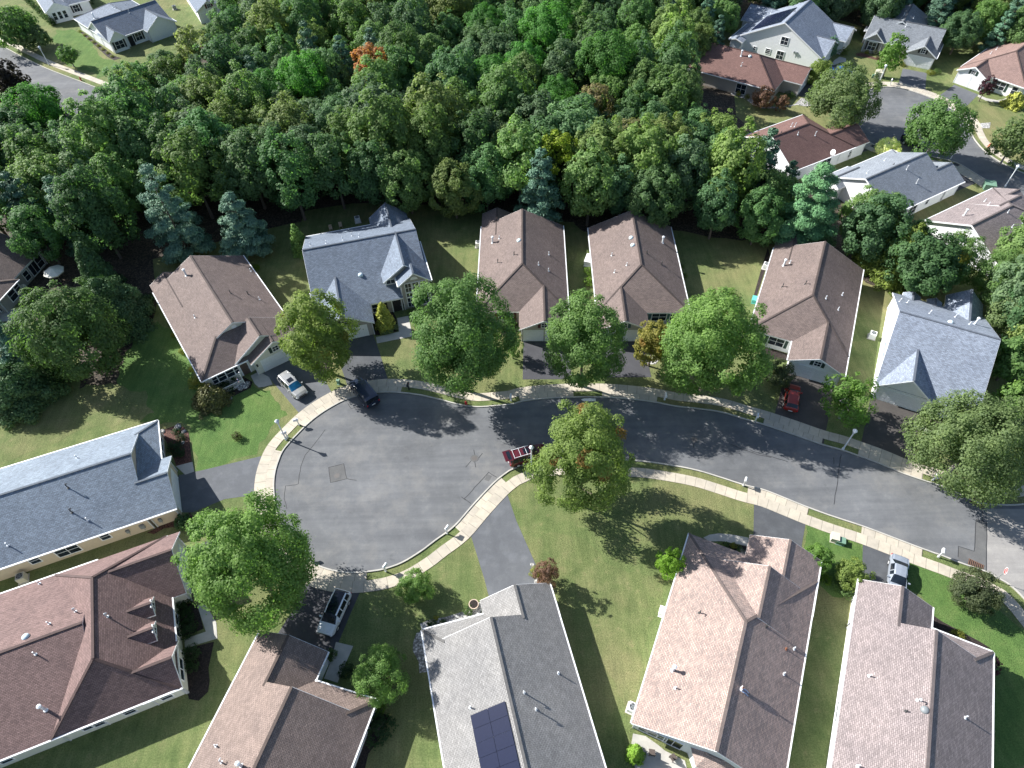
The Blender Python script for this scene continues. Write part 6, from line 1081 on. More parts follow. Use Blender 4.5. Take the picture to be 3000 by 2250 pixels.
    if h['n'] == 'H1':                          # porch railing
        mb = MB(); u = 1.15
        mb.box(u - .03, u + .03, .6, 4.6, .95, 1.03); mb.box(u - .03, u + .03, .6, 4.6, .2, .26)
        for i in range(27): mb.box(u - .02, u + .02, .62 + i * .15, .67 + i * .15, .2, 1.0)
        for v in (.6, 4.6): mb.box(u - .06, u + .06, v - .06, v + .06, 0, 2.5)
        mb.build('railing', 'white', root); MB().box(-.38, 1.25, .4, 4.7, 0, .2).build('porch', 'path', root)
    return root
for h in D['HOUSES']: house(h)
def hw(n, u, v, z=0):
    h = next(x for x in D['HOUSES'] if x['n'] == n); a = R(h['az']); return (h['org'][0] + u * math.cos(a) - v * math.sin(a), h['org'][1] + u * math.sin(a) + v * math.cos(a), z)
def az(n): return R(next(x for x in D['HOUSES'] if x['n'] == n)['az'])
# ---------------------------------------------------------------- street furniture
def lamp_post(p, label):
    e = empty('street_lamp', (*p, 0)); tag(e, label, 'street lamp', 'white lamp posts')
    MB().lathe((0, 0, 0), [(.16, 0), (.16, .3), (.10, .42), (.085, 1.5), (.07, 3.45), (.11, 3.5), (.11, 3.6)], 10).build('post', 'lamp_white', e)
    mb = MB(); mb.lathe((0, 0, 3.6), [(.13, 0), (.24, .42)], 6, 1)
    for i in range(6):
        t = i * math.pi / 3; mb.bar((.135 * math.cos(t), .135 * math.sin(t), 3.6), (.25 * math.cos(t), .25 * math.sin(t), 4.03), .03, .03)
    mb.build('lantern', ['lamp_white', 'lens'], e); MB().lathe((0, 0, 4.02), [(.31, 0), (.30, .03), (.14, .2), (.04, .25), (.03, .34)], 6).build('lantern_cap', 'lamp_white', e)
for p, l in D['LAMPS']: lamp_post(p, l)
def mailbox(p, a, label):
    mat = 'mb_black' if 'black' in label else 'mb_blue' if 'blue grey' in label else 'white'
    e = empty('mailbox', (*p, 0), R(a)); tag(e, label, 'mailbox', 'mailboxes along the kerbs')
    mb = MB(); mb.box(-.07, .07, -.07, .07, 0, 1.32); mb.box(-.09, .09, -.09, .09, 0, .25); mb.bar((-.05, 0, .75), (.3, 0, 1.08), .07, .07); mb.box(-.08, .48, -.1, .1, 1.05, 1.1); mb.lathe((0, 0, 1.32), [(.09, 0), (.05, .06), (.07, .1), (.02, .17)], 6); mb.build('post', mat, e)
    mb = MB(); n = 8; pr = [(-.14, 1.1)] + [(-.14 * math.cos(math.pi * i / n), 1.28 + .14 * math.sin(math.pi * i / n)) for i in range(n + 1)] + [(.14, 1.1)]
    k = len(pr); mb.add([(-.16, y, z) for y, z in pr] + [(.46, y, z) for y, z in pr], [tuple(range(k))[::-1], tuple(range(k, 2 * k))] + [(i, (i + 1) % k, k + (i + 1) % k, k + i) for i in range(k)]); b = mb.build('box', mat, e)
    MB().box(.461, .475, -.1, .1, 1.13, 1.36).build('flap', mat, b); MB().box(.1, .13, .141, .16, 1.25, 1.45).build('signal_flag', 'h_red', b)
for p, a, l in D['MAILBOXES']: mailbox(p, a, l)
for p, l, m in D['HYDRANTS']:
    e = empty('fire_hydrant', (*p, 0)); tag(e, l, 'hydrant', 'fire hydrants')
    MB().lathe((0, 0, 0), [(.2, 0), (.2, .06), (.13, .08), (.13, .5), (.17, .52), (.17, .58)], 10).build('barrel', m, e); MB().lathe((0, 0, .58), [(.15, 0), (.13, .1), (.06, .17), (.04, .23)], 10).build('bonnet', m, e)
    for a in (0, 2.1, 4.2): MB().cyl((.1 * math.cos(a), .1 * math.sin(a), .4), (.22 * math.cos(a), .22 * math.sin(a), .4), .06).build('nozzle', m, e)
for p, a, l in D['UNITS']:
    e = empty('air_conditioner', (*p, .0), R(a)); tag(e, l, 'air conditioner', 'air conditioners beside the houses'); mt = 'gsteel' if 'dark' in l else 'u_beige' if 'beige' in l else 'u_white'
    mb = MB(); mb.box(-.55, .55, -.55, .55, 0, .07, 1); mb.box(-.42, .42, -.42, .42, .07, .92)
    for s in (-1, 1):
        for i in range(10): mb.box(-.38, .38, s * .425 - .008, s * .425 + .008, .14 + i * .075, .18 + i * .075, 0)
    mb.build('casing', [mt, 'path'], e); mb = MB(); mb.lathe((0, 0, .921), [(.33, 0), (.33, .012)], 18, 0)
    for r in (.33, .24, .15, .07):
        for i in range(18):
            t, u = 2 * math.pi * i / 18, 2 * math.pi * (i + 1) / 18; mb.bar((r * math.cos(t), r * math.sin(t), .95), (r * math.cos(u), r * math.sin(u), .95), .018, .018, 1)
    for i in range(5): t = i * 1.2566; mb.bar((.05 * math.cos(t), .05 * math.sin(t), .938), (.3 * math.cos(t + .3), .3 * math.sin(t + .3), .938), .1, .006, 1)
    mb.build('fan_grille', ['dark', 'gsteel'], e)
for p, m, l, a, b, c in D['BOXES']:
    e = empty('utility_box', (*p, 0), R(-20)); tag(e, l, 'utility box'); mb = MB(); mb.box(-a / 2, a / 2, -b / 2, b / 2, 0, c * .9); mb.box(-a / 2 - .02, a / 2 + .02, -b / 2 - .1, -b / 2, 0, .06); mb.build('cabinet', m, e)
    mb = MB(); x, y = a / 2 + .03, b / 2 + .03; mb.add([(-x, -y, c * .9), (x, -y, c * .9), (x, y, c * .9), (-x, y, c * .9), (-x, -y, c * .94), (x, -y, c * .94), (x, y, c), (-x, y, c)], [(3, 2, 1, 0), (4, 5, 6, 7), (0, 1, 5, 4), (1, 2, 6, 5), (2, 3, 7, 6), (3, 0, 4, 7)]); mb.build('lid', m, e)
def sign(p, a, label, stop=True):
    e = empty('stop_sign', (*p, 0), R(a)); tag(e, label, 'road sign', 'road signs'); MB().cyl((0, 0, 0), (0, 0, 2.75), .035, n=8).build('pole', 'gsteel', e)
    mb = MB(); oc = lambda r: [(r * math.cos(math.pi / 8 + i * math.pi / 4), r * math.sin(math.pi / 8 + i * math.pi / 4)) for i in range(8)]
    A, B = oc(.41), oc(.37); x0, x1 = -.055, -.04
    mb.add([(x0, y, z + 2.4) for y, z in A], [tuple(range(8))], 2); mb.add([(x1, y, z + 2.4) for y, z in A], [tuple(range(8))[::-1]], 1); mb.add([(x0, y, z + 2.4) for y, z in A] + [(x1, y, z + 2.4) for y, z in A], [(i, (i + 1) % 8, 8 + (i + 1) % 8, 8 + i) for i in range(8)], 2)
    mb.add([(x0 - .004, y, z + 2.4) for y, z in B], [tuple(range(8))], 0); pl = mb.build('sign_plate', ['red_sign', 'grey_sign', 'white'], e)
    cu = bpy.data.curves.new('lettering', 'FONT'); cu.body = 'STOP'; cu.size = .3; cu.align_x = 'CENTER'; cu.align_y = 'CENTER'; cu.extrude = .001
    cu.materials.append(M('white')); t0 = bpy.data.objects.new('t', cu); C.objects.link(t0); me = bpy.data.meshes.new_from_object(t0.evaluated_get(bpy.context.evaluated_depsgraph_get())); bpy.data.objects.remove(t0)
    t = bpy.data.objects.new('lettering', me); C.objects.link(t); t.parent = pl; t.location = (x0 - .008, 0, 2.4); t.rotation_euler = (R(90), 0, R(-90))
for p, a, l in D['STOP']: sign(p, a, l)
# pointed white board on the road, parasol, pots, satellite dish, flags, ladder-like patio things
mb = MB(); pr = [(-.95, .02), (-.8, .14), (-.5, .2), (.2, .22), (.95, .2)]; top = [(x, y, .07) for x, y in pr] + [(x, -y, .07) for x, y in reversed(pr)]; k = len(top)
mb.add(top + [(x, y, 0) for x, y, _ in top], [tuple(range(k))[::-1], tuple(range(k, 2 * k))] + [(i, (i + 1) % k, k + (i + 1) % k, k + i) for i in range(k)]); mb.bar((-.7, 0, .08), (.9, 0, .08), .04, .03)
b = mb.build('pointed_board', 'white', loc=(*D['BOARD'], .022)); tag(b, 'long white pointed board lying on the shaded road by the kerb', 'board'); b.rotation_euler.z = R(-3)
e = empty('parasol', (*D['PARASOL'], 0)); tag(e, 'open cream patio parasol beside the grey house at the wood edge', 'parasol'); MB().cyl((0, 0, 0), (0, 0, 2.6), .03).build('pole', 'wood', e); MB().lathe((0, 0, 0), [(.3, 0), (.3, .08), (.06, .12)], 12).build('base', 'dark', e)
mb = MB(); n = 8; rim = [(1.55 * math.cos(2 * math.pi * i / n), 1.55 * math.sin(2 * math.pi * i / n), 2.05) for i in range(n)]; val = [(1.5 * math.cos(2 * math.pi * i / n), 1.5 * math.sin(2 * math.pi * i / n), 1.86) for i in range(n)]
mb.add(rim + [(0, 0, 2.62)], [(i, (i + 1) % n, n) for i in range(n)]); mb.add(rim + val, [(i, n + i, n + (i + 1) % n, (i + 1) % n) for i in range(n)]); mb.build('canopy', 'canvas', e)
def flag(name, loc, rz, label, kind, par=None):
    e = empty(name, loc, rz); tag(e, label, 'flag'); MB().cyl((0, 0, 0), (.75, 0, .75), .02, n=6).build('pole', 'white', e); mb = MB(); nx, ny = 10, 13
    for i in range(nx):
        for j in range(ny):
            P = lambda a, b: (.3 + .45 * (1 - b / ny) - .1 * a / nx, .05 * math.sin(a * .9 + b * .35), .3 + .45 * (1 - b / ny) - a / nx * .85)
            m = (0 if (j % 2 == 0) else 1) if kind == 'us' else (0 if (3 < j < 9 and 3 < i < 7) else 2)
            if kind == 'us' and j < 5 and i < 5: m = 2
            if kind != 'us' and 5 < j < 8 and i in (4, 5): m = 1
            mb.quad(P(i, j), P(i + 1, j), P(i + 1, j + 1), P(i, j + 1), m)
    mb.build('cloth', ['flag_red', 'white', 'flag_blue'], e)
flag('flag', hw('H1', 1.2, 4.0, 1.6), az('H1'), 'striped red, white and blue flag hanging at the porch railing', 'us')
flag('flag', hw('H9', .3, -.1, 2.75), az('H9') + 1.2, 'blue flag with a red emblem at the eave below the big round tree', 'b')
hd = next(x for x in D['HOUSES'] if x['n'] == 'H21'); p = hw('H21', *D['DISH'][:2], D['DISH'][2])
e = empty('satellite_dish', p, az('H21')); tag(e, 'white satellite dish on the red brown roof edge', 'satellite dish'); MB().cyl((0, 0, -.15), (0, 0, .7), .04).build('mast', 'steel', e)
mb = MB(); n = 16
for r0, r1, d0, d1 in ((0, .25, 0, .02), (.25, .5, .02, .09)):
    for i in range(n):
        q = lambda r, t, d: (.1 + d + .35 * r * math.sin(t), r * math.cos(t), .75 + r * math.sin(t)); a, b2 = 2 * math.pi * i / n, 2 * math.pi * (i + 1) / n
        mb.quad(q(r0, a, d0), q(r0, b2, d0), q(r1, b2, d1), q(r1, a, d1))
mb.build('dish', 'white', e); MB().bar((.1, 0, .6), (.6, 0, .75), .03, .03).build('feed_arm', 'gsteel', e)
def pot(p, label, r=.35):
    e = empty('plant_pot', p); tag(e, label, 'pot'); MB().lathe((0, 0, 0), [(r * .65, 0), (r, .45), (r * 1.08, .46), (r * 1.08, .52)], 14).build('pot', 'terracotta', e); MB().lathe((0, 0, .5), [(r * .9, 0), (r * .9, .03)], 14).build('soil', 'mulch_dark', e)
pot((*D['POT'], .0), 'wide clay pot at the white stone bed corner', .5)
def chair(p, a, label, m='wicker'):
    e = empty('garden_chair', (*p, 0), R(a)); tag(e, label, 'chair'); MB().box(-.27, .27, -.27, .27, .38, .46).build('seat', m, e); MB().box(-.3, -.24, -.27, .27, .46, 1.0).build('backrest', m, e)
    for x in (-.24, .24):
        for y in (-.24, .24): MB().box(x - .025, x + .025, y - .025, y + .025, 0, .38).build('leg', m, e)
for p, a, l, m in D['CHAIRS']: chair(p, a, l, m)
# stones round the shrub bed and pot rings
for i, (p, r) in enumerate(D['ROCKS']):
    mb = MB(); mb.lathe((0, 0, 0), [(r, 0), (r * .95, r * .35), (r * .6, r * .62), (r * .2, r * .7)], 7); o = mb.build('boulder', 'stones', loc=(*p, -.02)); o.rotation_euler.z = i; o.scale.x = 1.3; tag(o, 'pale boulder edging a planting bed', 'boulder', 'boulders edging planting beds')
# ---------------------------------------------------------------- cars
def vehicle(name, pos, ang, label, L, W, st, paint, glass='carglass', wb=None, wr=.34, panoramic=False, rails=None, hatch=None, cat='car', spare=False, crossbars=0, sunroof=False):
    e = empty(name, (*pos, .022), R(ang)); tag(e, label, cat, 'parked cars')
    body, wind, rear, side, side2, roofg = MB(), MB(), MB(), MB(), MB(), MB(); secs = []
    for x, zl, zb, zt, wl, wbt, wt in st:
        h = [(wl * .82, zl), (wl, zl + .16), (wl * 1.0, (zl + zb) / 2 + .08), (wbt, zb), (wt, max(zt - .07, zb + .001)), (wt * .8, zt), (0, zt + .025)]
        secs.append([(x, -y, z) for y, z in h] + [(x, y, z) for y, z in reversed(h[:-1])])
    n = len(secs[0]); cab = [i for i, s in enumerate(st) if s[3] > s[2] + .25]
    for i in range(len(secs) - 1):
        a, b = secs[i], secs[i + 1]
        for j in range(n - 1):
            q = (a[j], b[j], b[j + 1], a[j + 1]); band = j if j < 6 else n - 2 - j; ci, cj = i in cab, i + 1 in cab
            if band == 3 and ci and cj: tgt = side if j < 6 else side2
            elif band in (3, 4, 5) and ci != cj: tgt = (wind if cj is False and ci else rear) if band != 3 else body
            elif band == 5 and ci and cj and panoramic: tgt = roofg
            else: tgt = body
            tgt.add(q, [(0, 1, 2, 3)])
        body.add([a[0], b[0], b[-1], a[-1]], [(3, 2, 1, 0)])
    for s in (secs[0], secs[-1]): body.add(s, [tuple(range(n))])
    # pillars over the side glass
    for i in cab[1:-1] if len(cab) > 2 else []:
        for sg in (0, 1):
            a = secs[i][3] if not sg else secs[i][n - 4]; b = secs[i][4] if not sg else secs[i][n - 5]; body.bar(a, b, .09, .03)
    bo = body.build('body', paint, e)
    m = bpy.data.objects
    wind.build('windshield', glass, e); side.build('side_window', 'carglass', e); side2.build('side_window', 'carglass', e); rear.build('rear_window', glass if panoramic else 'carglass', e)
    if panoramic: roofg.build('glass_roof', 'carglass', e)
    wb = wb or L * .29
    for x in (wb, -wb):
        for y in (-1, 1):
            t = MB().cyl((x, y * (W / 2 - .2), wr), (x, y * (W / 2 + .015), wr), wr, n=16).build('wheel', 'tyre', e); MB().cyl((x, y * (W / 2 - .01), wr), (x, y * (W / 2 + .022), wr), wr * .62, wr * .58, n=12).build('rim', 'rim', t)
    xf, xr = st[-1][0], st[0][0]; zf = st[-1][2]; zr = st[0][2]
    for y in (-1, 1):
        MB().box(xf - .12, xf + .012, y * W * .36 - .17, y * W * .36 + .17, zf - .2, zf - .05).build('headlight', 'headlight', e)
        MB().box(xr - .012, xr + .12, y * W * .42 - .09, y * W * .42 + .09, zr - .3, zr - .02).build('taillight', 'taillight', e)
        xm = st[cab[-1]][0] + .35; MB().box(xm - .1, xm + .06, y * (W / 2 + .1) - .11, y * (W / 2 + .1) + .11, st[cab[-1]][2] - .02, st[cab[-1]][2] + .15).build('mirror', paint, e)
    MB().box(xf - .02, xf + .03, -W * .3, W * .3, zf - .42, zf - .2).build('grille', 'bumper', e); MB().box(xr - .03, xr + .02, -.26, .26, zr - .45, zr - .33).build('number_plate', 'white', e)
    zt = max(s[3] for s in st); x0, x1 = st[cab[0]][0], st[cab[-1]][0]; wt = st[cab[0]][6]
    if rails:
        for y in (-1, 1): MB().bar((x0 + .2, y * wt * .86, zt + .05), (x1 - .15, y * wt * .86, zt + .05), .05, .05).build('roof_rail', rails, e)
    for i in range(crossbars): x = x0 + .25 + i * (x1 - x0 - .9) / max(1, crossbars - 1); MB().bar((x, -wt * .95, zt + .09), (x, wt * .95, zt + .09), .04, .03).build('crossbar', 'lamp_white', e)
    if sunroof: MB().box(x1 - 1.0, x1 - .3, -.38, .38, zt + .015, zt + .035).build('sunroof', 'carglass', e)
    if spare: MB().cyl((xr - .02, 0, .95), (xr - .22, 0, .95), .38, n=16).build('spare_wheel', 'tyre', e)
    if hatch:
        mb = MB(); y = W * .43; P = [(x0 + .05, zt), (x0 - .95, zt + .12)]
        mb.add([(P[0][0], -y, P[0][1]), (P[1][0], -y * .92, P[1][1]), (P[1][0], y * .92, P[1][1]), (P[0][0], y, P[0][1])] + [(P[0][0], -y, P[0][1] - .06), (P[1][0], -y * .92, P[1][1] - .08), (P[1][0], y * .92, P[1][1] - .08), (P[0][0], y, P[0][1] - .06)], [(3, 2, 1, 0), (4, 5, 6, 7), (0, 1, 5, 4), (1, 2, 6, 5), (2, 3, 7, 6), (3, 0, 4, 7)])
        t = mb.build('tailgate', paint, e); MB().add([(P[0][0] - .15, -y * .8, P[0][1] + .026), (P[0][0] - .6, -y * .75, P[0][1] + .08), (P[0][0] - .6, y * .75, P[0][1] + .08), (P[0][0] - .15, y * .8, P[0][1] + .026)], [(3, 2, 1, 0)]).build('tailgate_window', 'carglass', t)
    return e
def suv(L, W, H, hood=1.05, belt=1.08, blunt=.0):
    h = L / 2; a = W / 2
    return [(-h, .38, belt - .12, belt - .1, a * .86, a * .84, a * .74), (-h + .12, .3, belt - .02, belt + .04, a * .97, a * .95, a * .82), (-h + .42, .28, belt, H - .06, a, a * .97, a * .74), (-h + 1.1, .27, belt, H, a, a * .98, a * .76), (-.05 * L, .27, belt - .02, H, a, a * .98, a * .77), (.11 * L, .27, belt - .04, H - .06, a, a * .97, a * .74), (.27 * L, .28, hood, hood + .03, a, a * .95, a * .86), (.43 * L, .3, hood - .08, hood - .04, a * .97, a * .9, a * .8), (h, .38, hood - .2, hood - .17, a * .84, a * .8, a * .7)]
def saloon(L, W, H):
    h = L / 2; a = W / 2
    return [(-h, .36, .86, .9, a * .84, a * .82, a * .72), (-h + .15, .28, .94, .98, a * .97, a * .93, a * .8), (-h + .75, .26, .96, 1.0, a, a * .95, a * .84), (-h + 1.4, .26, .95, H - .05, a, a * .96, a * .68), (-.02 * L, .26, .93, H, a, a * .97, a * .7), (.08 * L, .26, .92, H - .05, a, a * .97, a * .68), (.25 * L, .27, .9, .94, a, a * .94, a * .84), (.42 * L, .28, .8, .84, a * .96, a * .88, a * .78), (h, .36, .66, .7, a * .82, a * .76, a * .66)]
def box_van(L, W, H):
    h = L / 2; a = W / 2
    return [(-h, .4, 1.15, 1.18, a * .92, a * .9, a * .84), (-h + .05, .34, 1.18, H - .05, a * .98, a * .97, a * .9), (-h + .5, .32, 1.2, H, a, a * .98, a * .92), (0, .32, 1.2, H, a, a * .98, a * .92), (.17 * L, .32, 1.18, H - .03, a, a * .98, a * .9), (.25 * L, .32, 1.12, 1.16, a, a * .95, a * .9), (.44 * L, .34, 1.05, 1.09, a * .97, a * .92, a * .86), (h, .4, .95, .98, a * .88, a * .86, a * .8)]
K = D['CARS']
vehicle('parked_suv', K['silver_suv'][0], K['silver_suv'][1], 'silver estate car with roof rails and blue windshield in the stepped gable house drive', 4.85, 1.9, suv(4.85, 1.9, 1.74), 'p_silver', 'carglass_blue', rails='gsteel', sunroof=True)
vehicle('parked_van', K['black_van'][0], K['black_van'][1], 'boxy black van with glossy dark roof across the sidewalk', 5.1, 2.05, box_van(5.1, 2.05, 2.0), 'p_black', rails=None, cat='van')
vehicle('parked_estate', K['maroon'][0], K['maroon'][1], 'maroon estate car with open tailgate and white roof bars', 4.8, 1.88, suv(4.8, 1.88, 1.72), 'p_maroon', rails='steel', crossbars=3, hatch=True, sunroof=True)
vehicle('parked_hatchback', K['red'][0], K['red'][1], 'red hatchback in the shaded drive of the green shuttered house', 4.3, 1.8, suv(4.3, 1.8, 1.5, .95, .98), 'p_red')
vehicle('parked_crossover', K['white'][0], K['white'][1], 'white crossover with dark glass roof in a shaded drive', 4.75, 1.92, suv(4.75, 1.92, 1.68), 'p_white', panoramic=True)
vehicle('parked_saloon', K['saloon'][0], K['saloon'][1] , 'silver grey saloon in the drive by the mauve roof', 4.7, 1.85, saloon(4.7, 1.85, 1.45), 'p_grey')
vehicle('parked_off_roader', K['jeep'][0], K['jeep'][1], 'black off roader with spare wheel half under a tree', 4.1, 1.85, box_van(4.1, 1.8, 1.85), 'p_black', spare=True, wr=.4)
vehicle('parked_saloon', K['blue'][0], K['blue'][1], 'blue saloon in the shade of the tall white house', 4.5, 1.8, saloon(4.5, 1.8, 1.45), 'p_blue')
# ---------------------------------------------------------------- person sitting on the roof slope
def person():
    hp = next(x for x in D['HOUSES'] if x['n'] == 'H11'); u, v = D['PERSON']; z = roof_z(hp, u, v); p = hw('H11', u, v, z)
    e = empty('person', p, az('H11') + math.pi / 2); tag(e, 'person in white shirt and pale jeans sitting on the charcoal roof slope', 'person')
    s = -.53                                    # the roof falls towards +x
    J = [((0, 0, .13), .15), ((.0, 0, .3), .14), ((.02, 0, .5), .155), ((.03, 0, .58), .07), ((.05, 0, .66), .075), ((.07, 0, .76), .1), ((.06, 0, .86), .075),
         ((.02, .19, .53), .06), ((.12, .27, .34), .047), ((.3, .24, .2), .038), ((.38, .22, .17), .04), ((.02, -.19, .53), .06), ((.1, -.29, .33), .047), ((.25, -.27, .16), .038), ((.33, -.25, .13), .04),
         ((.06, .1, .1), .1), ((.44, .13, .12), .075), ((.78, .12, -.30), .052), ((.92, .13, -.36), .045), ((.06, -.1, .1), .1), ((.42, -.14, .14), .075), ((.74, -.13, -.28), .052), ((.88, -.14, -.34), .045)]
    E_ = [(0, 1), (1, 2), (2, 3), (3, 4), (4, 5), (5, 6), (2, 7), (7, 8), (8, 9), (9, 10), (2, 11), (11, 12), (12, 13), (13, 14), (0, 15), (15, 16), (16, 17), (17, 18), (0, 19), (19, 20), (20, 21), (21, 22)]
    me = bpy.data.meshes.new('body'); me.from_pydata([j[0] for j in J], E_, []); o = bpy.data.objects.new('body', me); C.objects.link(o)
    o.modifiers.new('s', 'SKIN'); o.modifiers.new('d', 'SUBSURF').levels = 1
    for i, (_, r) in enumerate(J): me.skin_vertices[0].data[i].radius = (r, r); me.skin_vertices[0].data[i].use_root = i == 0
    dg = bpy.context.evaluated_depsgraph_get(); m2 = bpy.data.meshes.new_from_object(o.evaluated_get(dg)); bpy.data.objects.remove(o)
    for k in ('shirt', 'jeans', 'skin', 'hair', 'dark'): m2.materials.append(M(k))
    for f in m2.polygons:
        c = f.center
        if c.z > .8 or (c.z > .72 and c.x < .04): k = 3
        elif c.z > .6: k = 2
        elif c.x > .84 : k = 4
        elif abs(c.y) > .2 and c.z < .42 and c.x < .45: k = 2
        elif c.z < .24 or c.x > .22: k = 1
        else: k = 0
        f.material_index = k; f.use_smooth = True
    b = bpy.data.objects.new('body', m2); C.objects.link(b); b.parent = e
person()
# ---------------------------------------------------------------- trees
def leaf_mesh(name, P, N, size, mat, aspect=1.0, up=None):
    n = len(P); N = N / np.maximum(np.linalg.norm(N, axis=1, keepdims=True), 1e-6)
    t = rng.normal(size=(n, 3)) if up is None else up + rng.normal(size=(n, 3)) * .25
    T = np.cross(N, t); T /= np.maximum(np.linalg.norm(T, axis=1, keepdims=True), 1e-6); B = np.cross(N, T)
    s = size[:, None] * .5; T = T * s; B = B * s * aspect
    V = np.stack([P - T * .35 - B, P + T - B * .2, P + T * .35 + B + N * s * .25, P - T + B * .2], 1).reshape(-1, 3)
    me = bpy.data.meshes.new(name); me.vertices.add(4 * n); me.vertices.foreach_set('co', V.astype(np.float32).ravel())
    me.loops.add(4 * n); me.loops.foreach_set('vertex_index', np.arange(4 * n, dtype=np.int32)); me.polygons.add(n); me.polygons.foreach_set('loop_start', np.arange(0, 4 * n, 4, dtype=np.int32))
    me.materials.append(M(mat)); me.update(calc_edges=True); me.validate(); return me
def unit(n):
    d = rng.normal(size=(n, 3)); return d / np.linalg.norm(d, axis=1, keepdims=True)
def crown_lobes(lobes, per, size, inner=.25, flat=1.0, upb=.5, jit=.42, mat='leaf', aspect=1.0):
    Ps, Ns, Ss = [], [], []
    for c, r, out in lobes:
        n = int(per * r * r); d = unit(n); k = d @ out; d[k < -.25] *= -1
        rr = r * (rng.uniform(.0, 1, n) ** .28); rr *= 1 + .12 * rng.normal(size=n); p = c + d * rr[:, None] * np.array([1, 1, flat])
        Ps.append(p); Ns.append(d + out * .5 + np.array([0, 0, upb]) + rng.normal(size=(n, 3)) * jit); Ss.append(size * rng.uniform(.65, 1.35, n))
    return leaf_mesh('crown', np.concatenate(Ps), np.concatenate(Ns), np.concatenate(Ss), mat, aspect)
def broad(r, c, nl, per, size, seed, lr=(.26, .40), egg=.18, base=None, open_=0.):
    global rng; rng = np.random.default_rng(seed); lobes = []
    g = math.pi * (3 - math.sqrt(5))
    for i in range(nl):
        zf = 1 - 2 * (i + .5) / nl; rad = math.sqrt(1 - zf * zf); t = g * i + rng.uniform(-.35, .35); d = np.array([rad * math.cos(t), rad * math.sin(t), zf])
        if zf < -.86: continue
        k = rng.uniform(.64, .88) * (1 + .14 * math.sin(3 * t + seed) * rad); w_ = 1 - egg * zf
        ctr = np.array([d[0] * r * w_ * k, d[1] * r * w_ * k, d[2] * c * k]); lobes.append((ctr, r * rng.uniform(*lr) * (1 - .25 * max(0, zf)), d))
    for i in range(int(nl * .35)):
        d = unit(1)[0]; lobes.append((d * np.array([r, r, c]) * rng.uniform(.1, .45), r * .34, d))
    for i in range(int(nl * .6)):
        d = unit(1)[0]
        if d[2] < -.4: continue
        lobes.append((d * np.array([r, r, c]) * rng.uniform(.88, 1.0), r * rng.uniform(.10, .17), d))
    return crown_lobes(lobes, per, size)
def pine_crown(r, hh, seed, per, size, tiers=8, layered=True, mat='needle'):
    global rng; rng = np.random.default_rng(seed); lobes = []
    for k in range(tiers):
        f = k / (tiers - 1); z = hh * (.12 + .84 * f); R_ = r * (1 - f) ** .6 * (.95 if k else .8) + .25; nb = max(3, int(7 - 3 * f)); t0 = rng.uniform(0, 6)
        for b in range(nb):
            t = t0 + 2 * math.pi * b / nb + rng.uniform(-.3, .3); L = R_ * rng.uniform(.72, 1.12)
            for q in np.arange(.35, 1.01, .22):
                rr = .30 * r * (.75 + .5 * rng.random()) * (1.1 - .45 * f) * (.8 + .2 * q); d = np.array([math.cos(t), math.sin(t), .35])
                lobes.append((np.array([math.cos(t) * L * q, math.sin(t) * L * q, z - .05 * L * q + rng.uniform(-.2, .25) + .25 * q * q]), rr * .82, d / np.linalg.norm(d)))
    return crown_lobes(lobes, per, size, flat=.5, upb=.6, mat=mat, aspect=.32)
def cone_crown(r, hh, seed, per, size, power=1.0, mat='needle', rough=.2):
    global rng; rng = np.random.default_rng(seed); lobes = []; nz = int(hh / (.26 * r + .25)) + 4
    for k in range(nz):
        f = k / (nz - 1); z = hh * (.04 + .93 * f); R_ = r * (1 - f) ** power + .05 * r; nb = max(1, int(3 + 8 * R_ / r)); t0 = rng.uniform(0, 6)
        for b in range(nb):
            t = t0 + 2 * math.pi * b / nb + rng.uniform(-.25, .25); L = R_ * (1 + rng.uniform(-rough, rough)); d = np.array([math.cos(t), math.sin(t), .25])
            lobes.append((np.array([math.cos(t) * L * .62, math.sin(t) * L * .62, z]), (.17 * r + .2 * R_) * rng.uniform(.7, 1.3), d / np.linalg.norm(d)))
            lobes.append((np.array([math.cos(t) * L * .92, math.sin(t) * L * .92, z - .1 * r]), .16 * r + .08 * R_, d / np.linalg.norm(d)))
    return crown_lobes(lobes, per, size, flat=.7, upb=.15, mat=mat, aspect=.5)
def trunk_mesh(h, r, spread, seed, bare=False, mat='bark', n=6):
    rn = random.Random(seed); mb = MB(); pts = [(0, 0, -.1)]
    for i in range(1, 5): pts.append((rn.uniform(-.12, .12) * i * .5, rn.uniform(-.12, .12) * i * .5, h * i / 4))
    for i in range(4): mb.cyl(pts[i], pts[i + 1], r * (1 - .2 * i), r * (1 - .2 * (i + 1)), n=7)
    for i in range(n):
        t = 2 * math.pi * i / n + rn.uniform(-.4, .4); z = h * rn.uniform(.38, .95); k = spread * rn.uniform(.6, .95); b = (k * math.cos(t), k * math.sin(t), z + k * rn.uniform(.35, .9)); m_ = (b[0] * .5, b[1] * .5, z + (b[2] - z) * .38)
        mb.cyl((0, 0, z), m_, r * .42, r * .3, n=5); mb.cyl(m_, b, r * .3, r * .07, n=5)
        for j in range(5 if bare else 2):
            u = rn.uniform(.3, 1); q = [m_[x] + (b[x] - m_[x]) * u for x in range(3)]; e = (q[0] + rn.uniform(-1, 1) * spread * .4, q[1] + rn.uniform(-1, 1) * spread * .4, q[2] + rn.uniform(.1, .7) * spread * .4)
            mb.cyl(q, e, r * .16, r * .04, n=4)
            if bare:
                for _ in range(3): v = rn.uniform(.3, 1); q2 = [q[x] + (e[x] - q[x]) * v for x in range(3)]; mb.cyl(q2, [q2[x] + rn.uniform(-.5, .6) * spread * .22 for x in range(3)], r * .07, r * .03, n=3)
    return mb
TM = 1.62
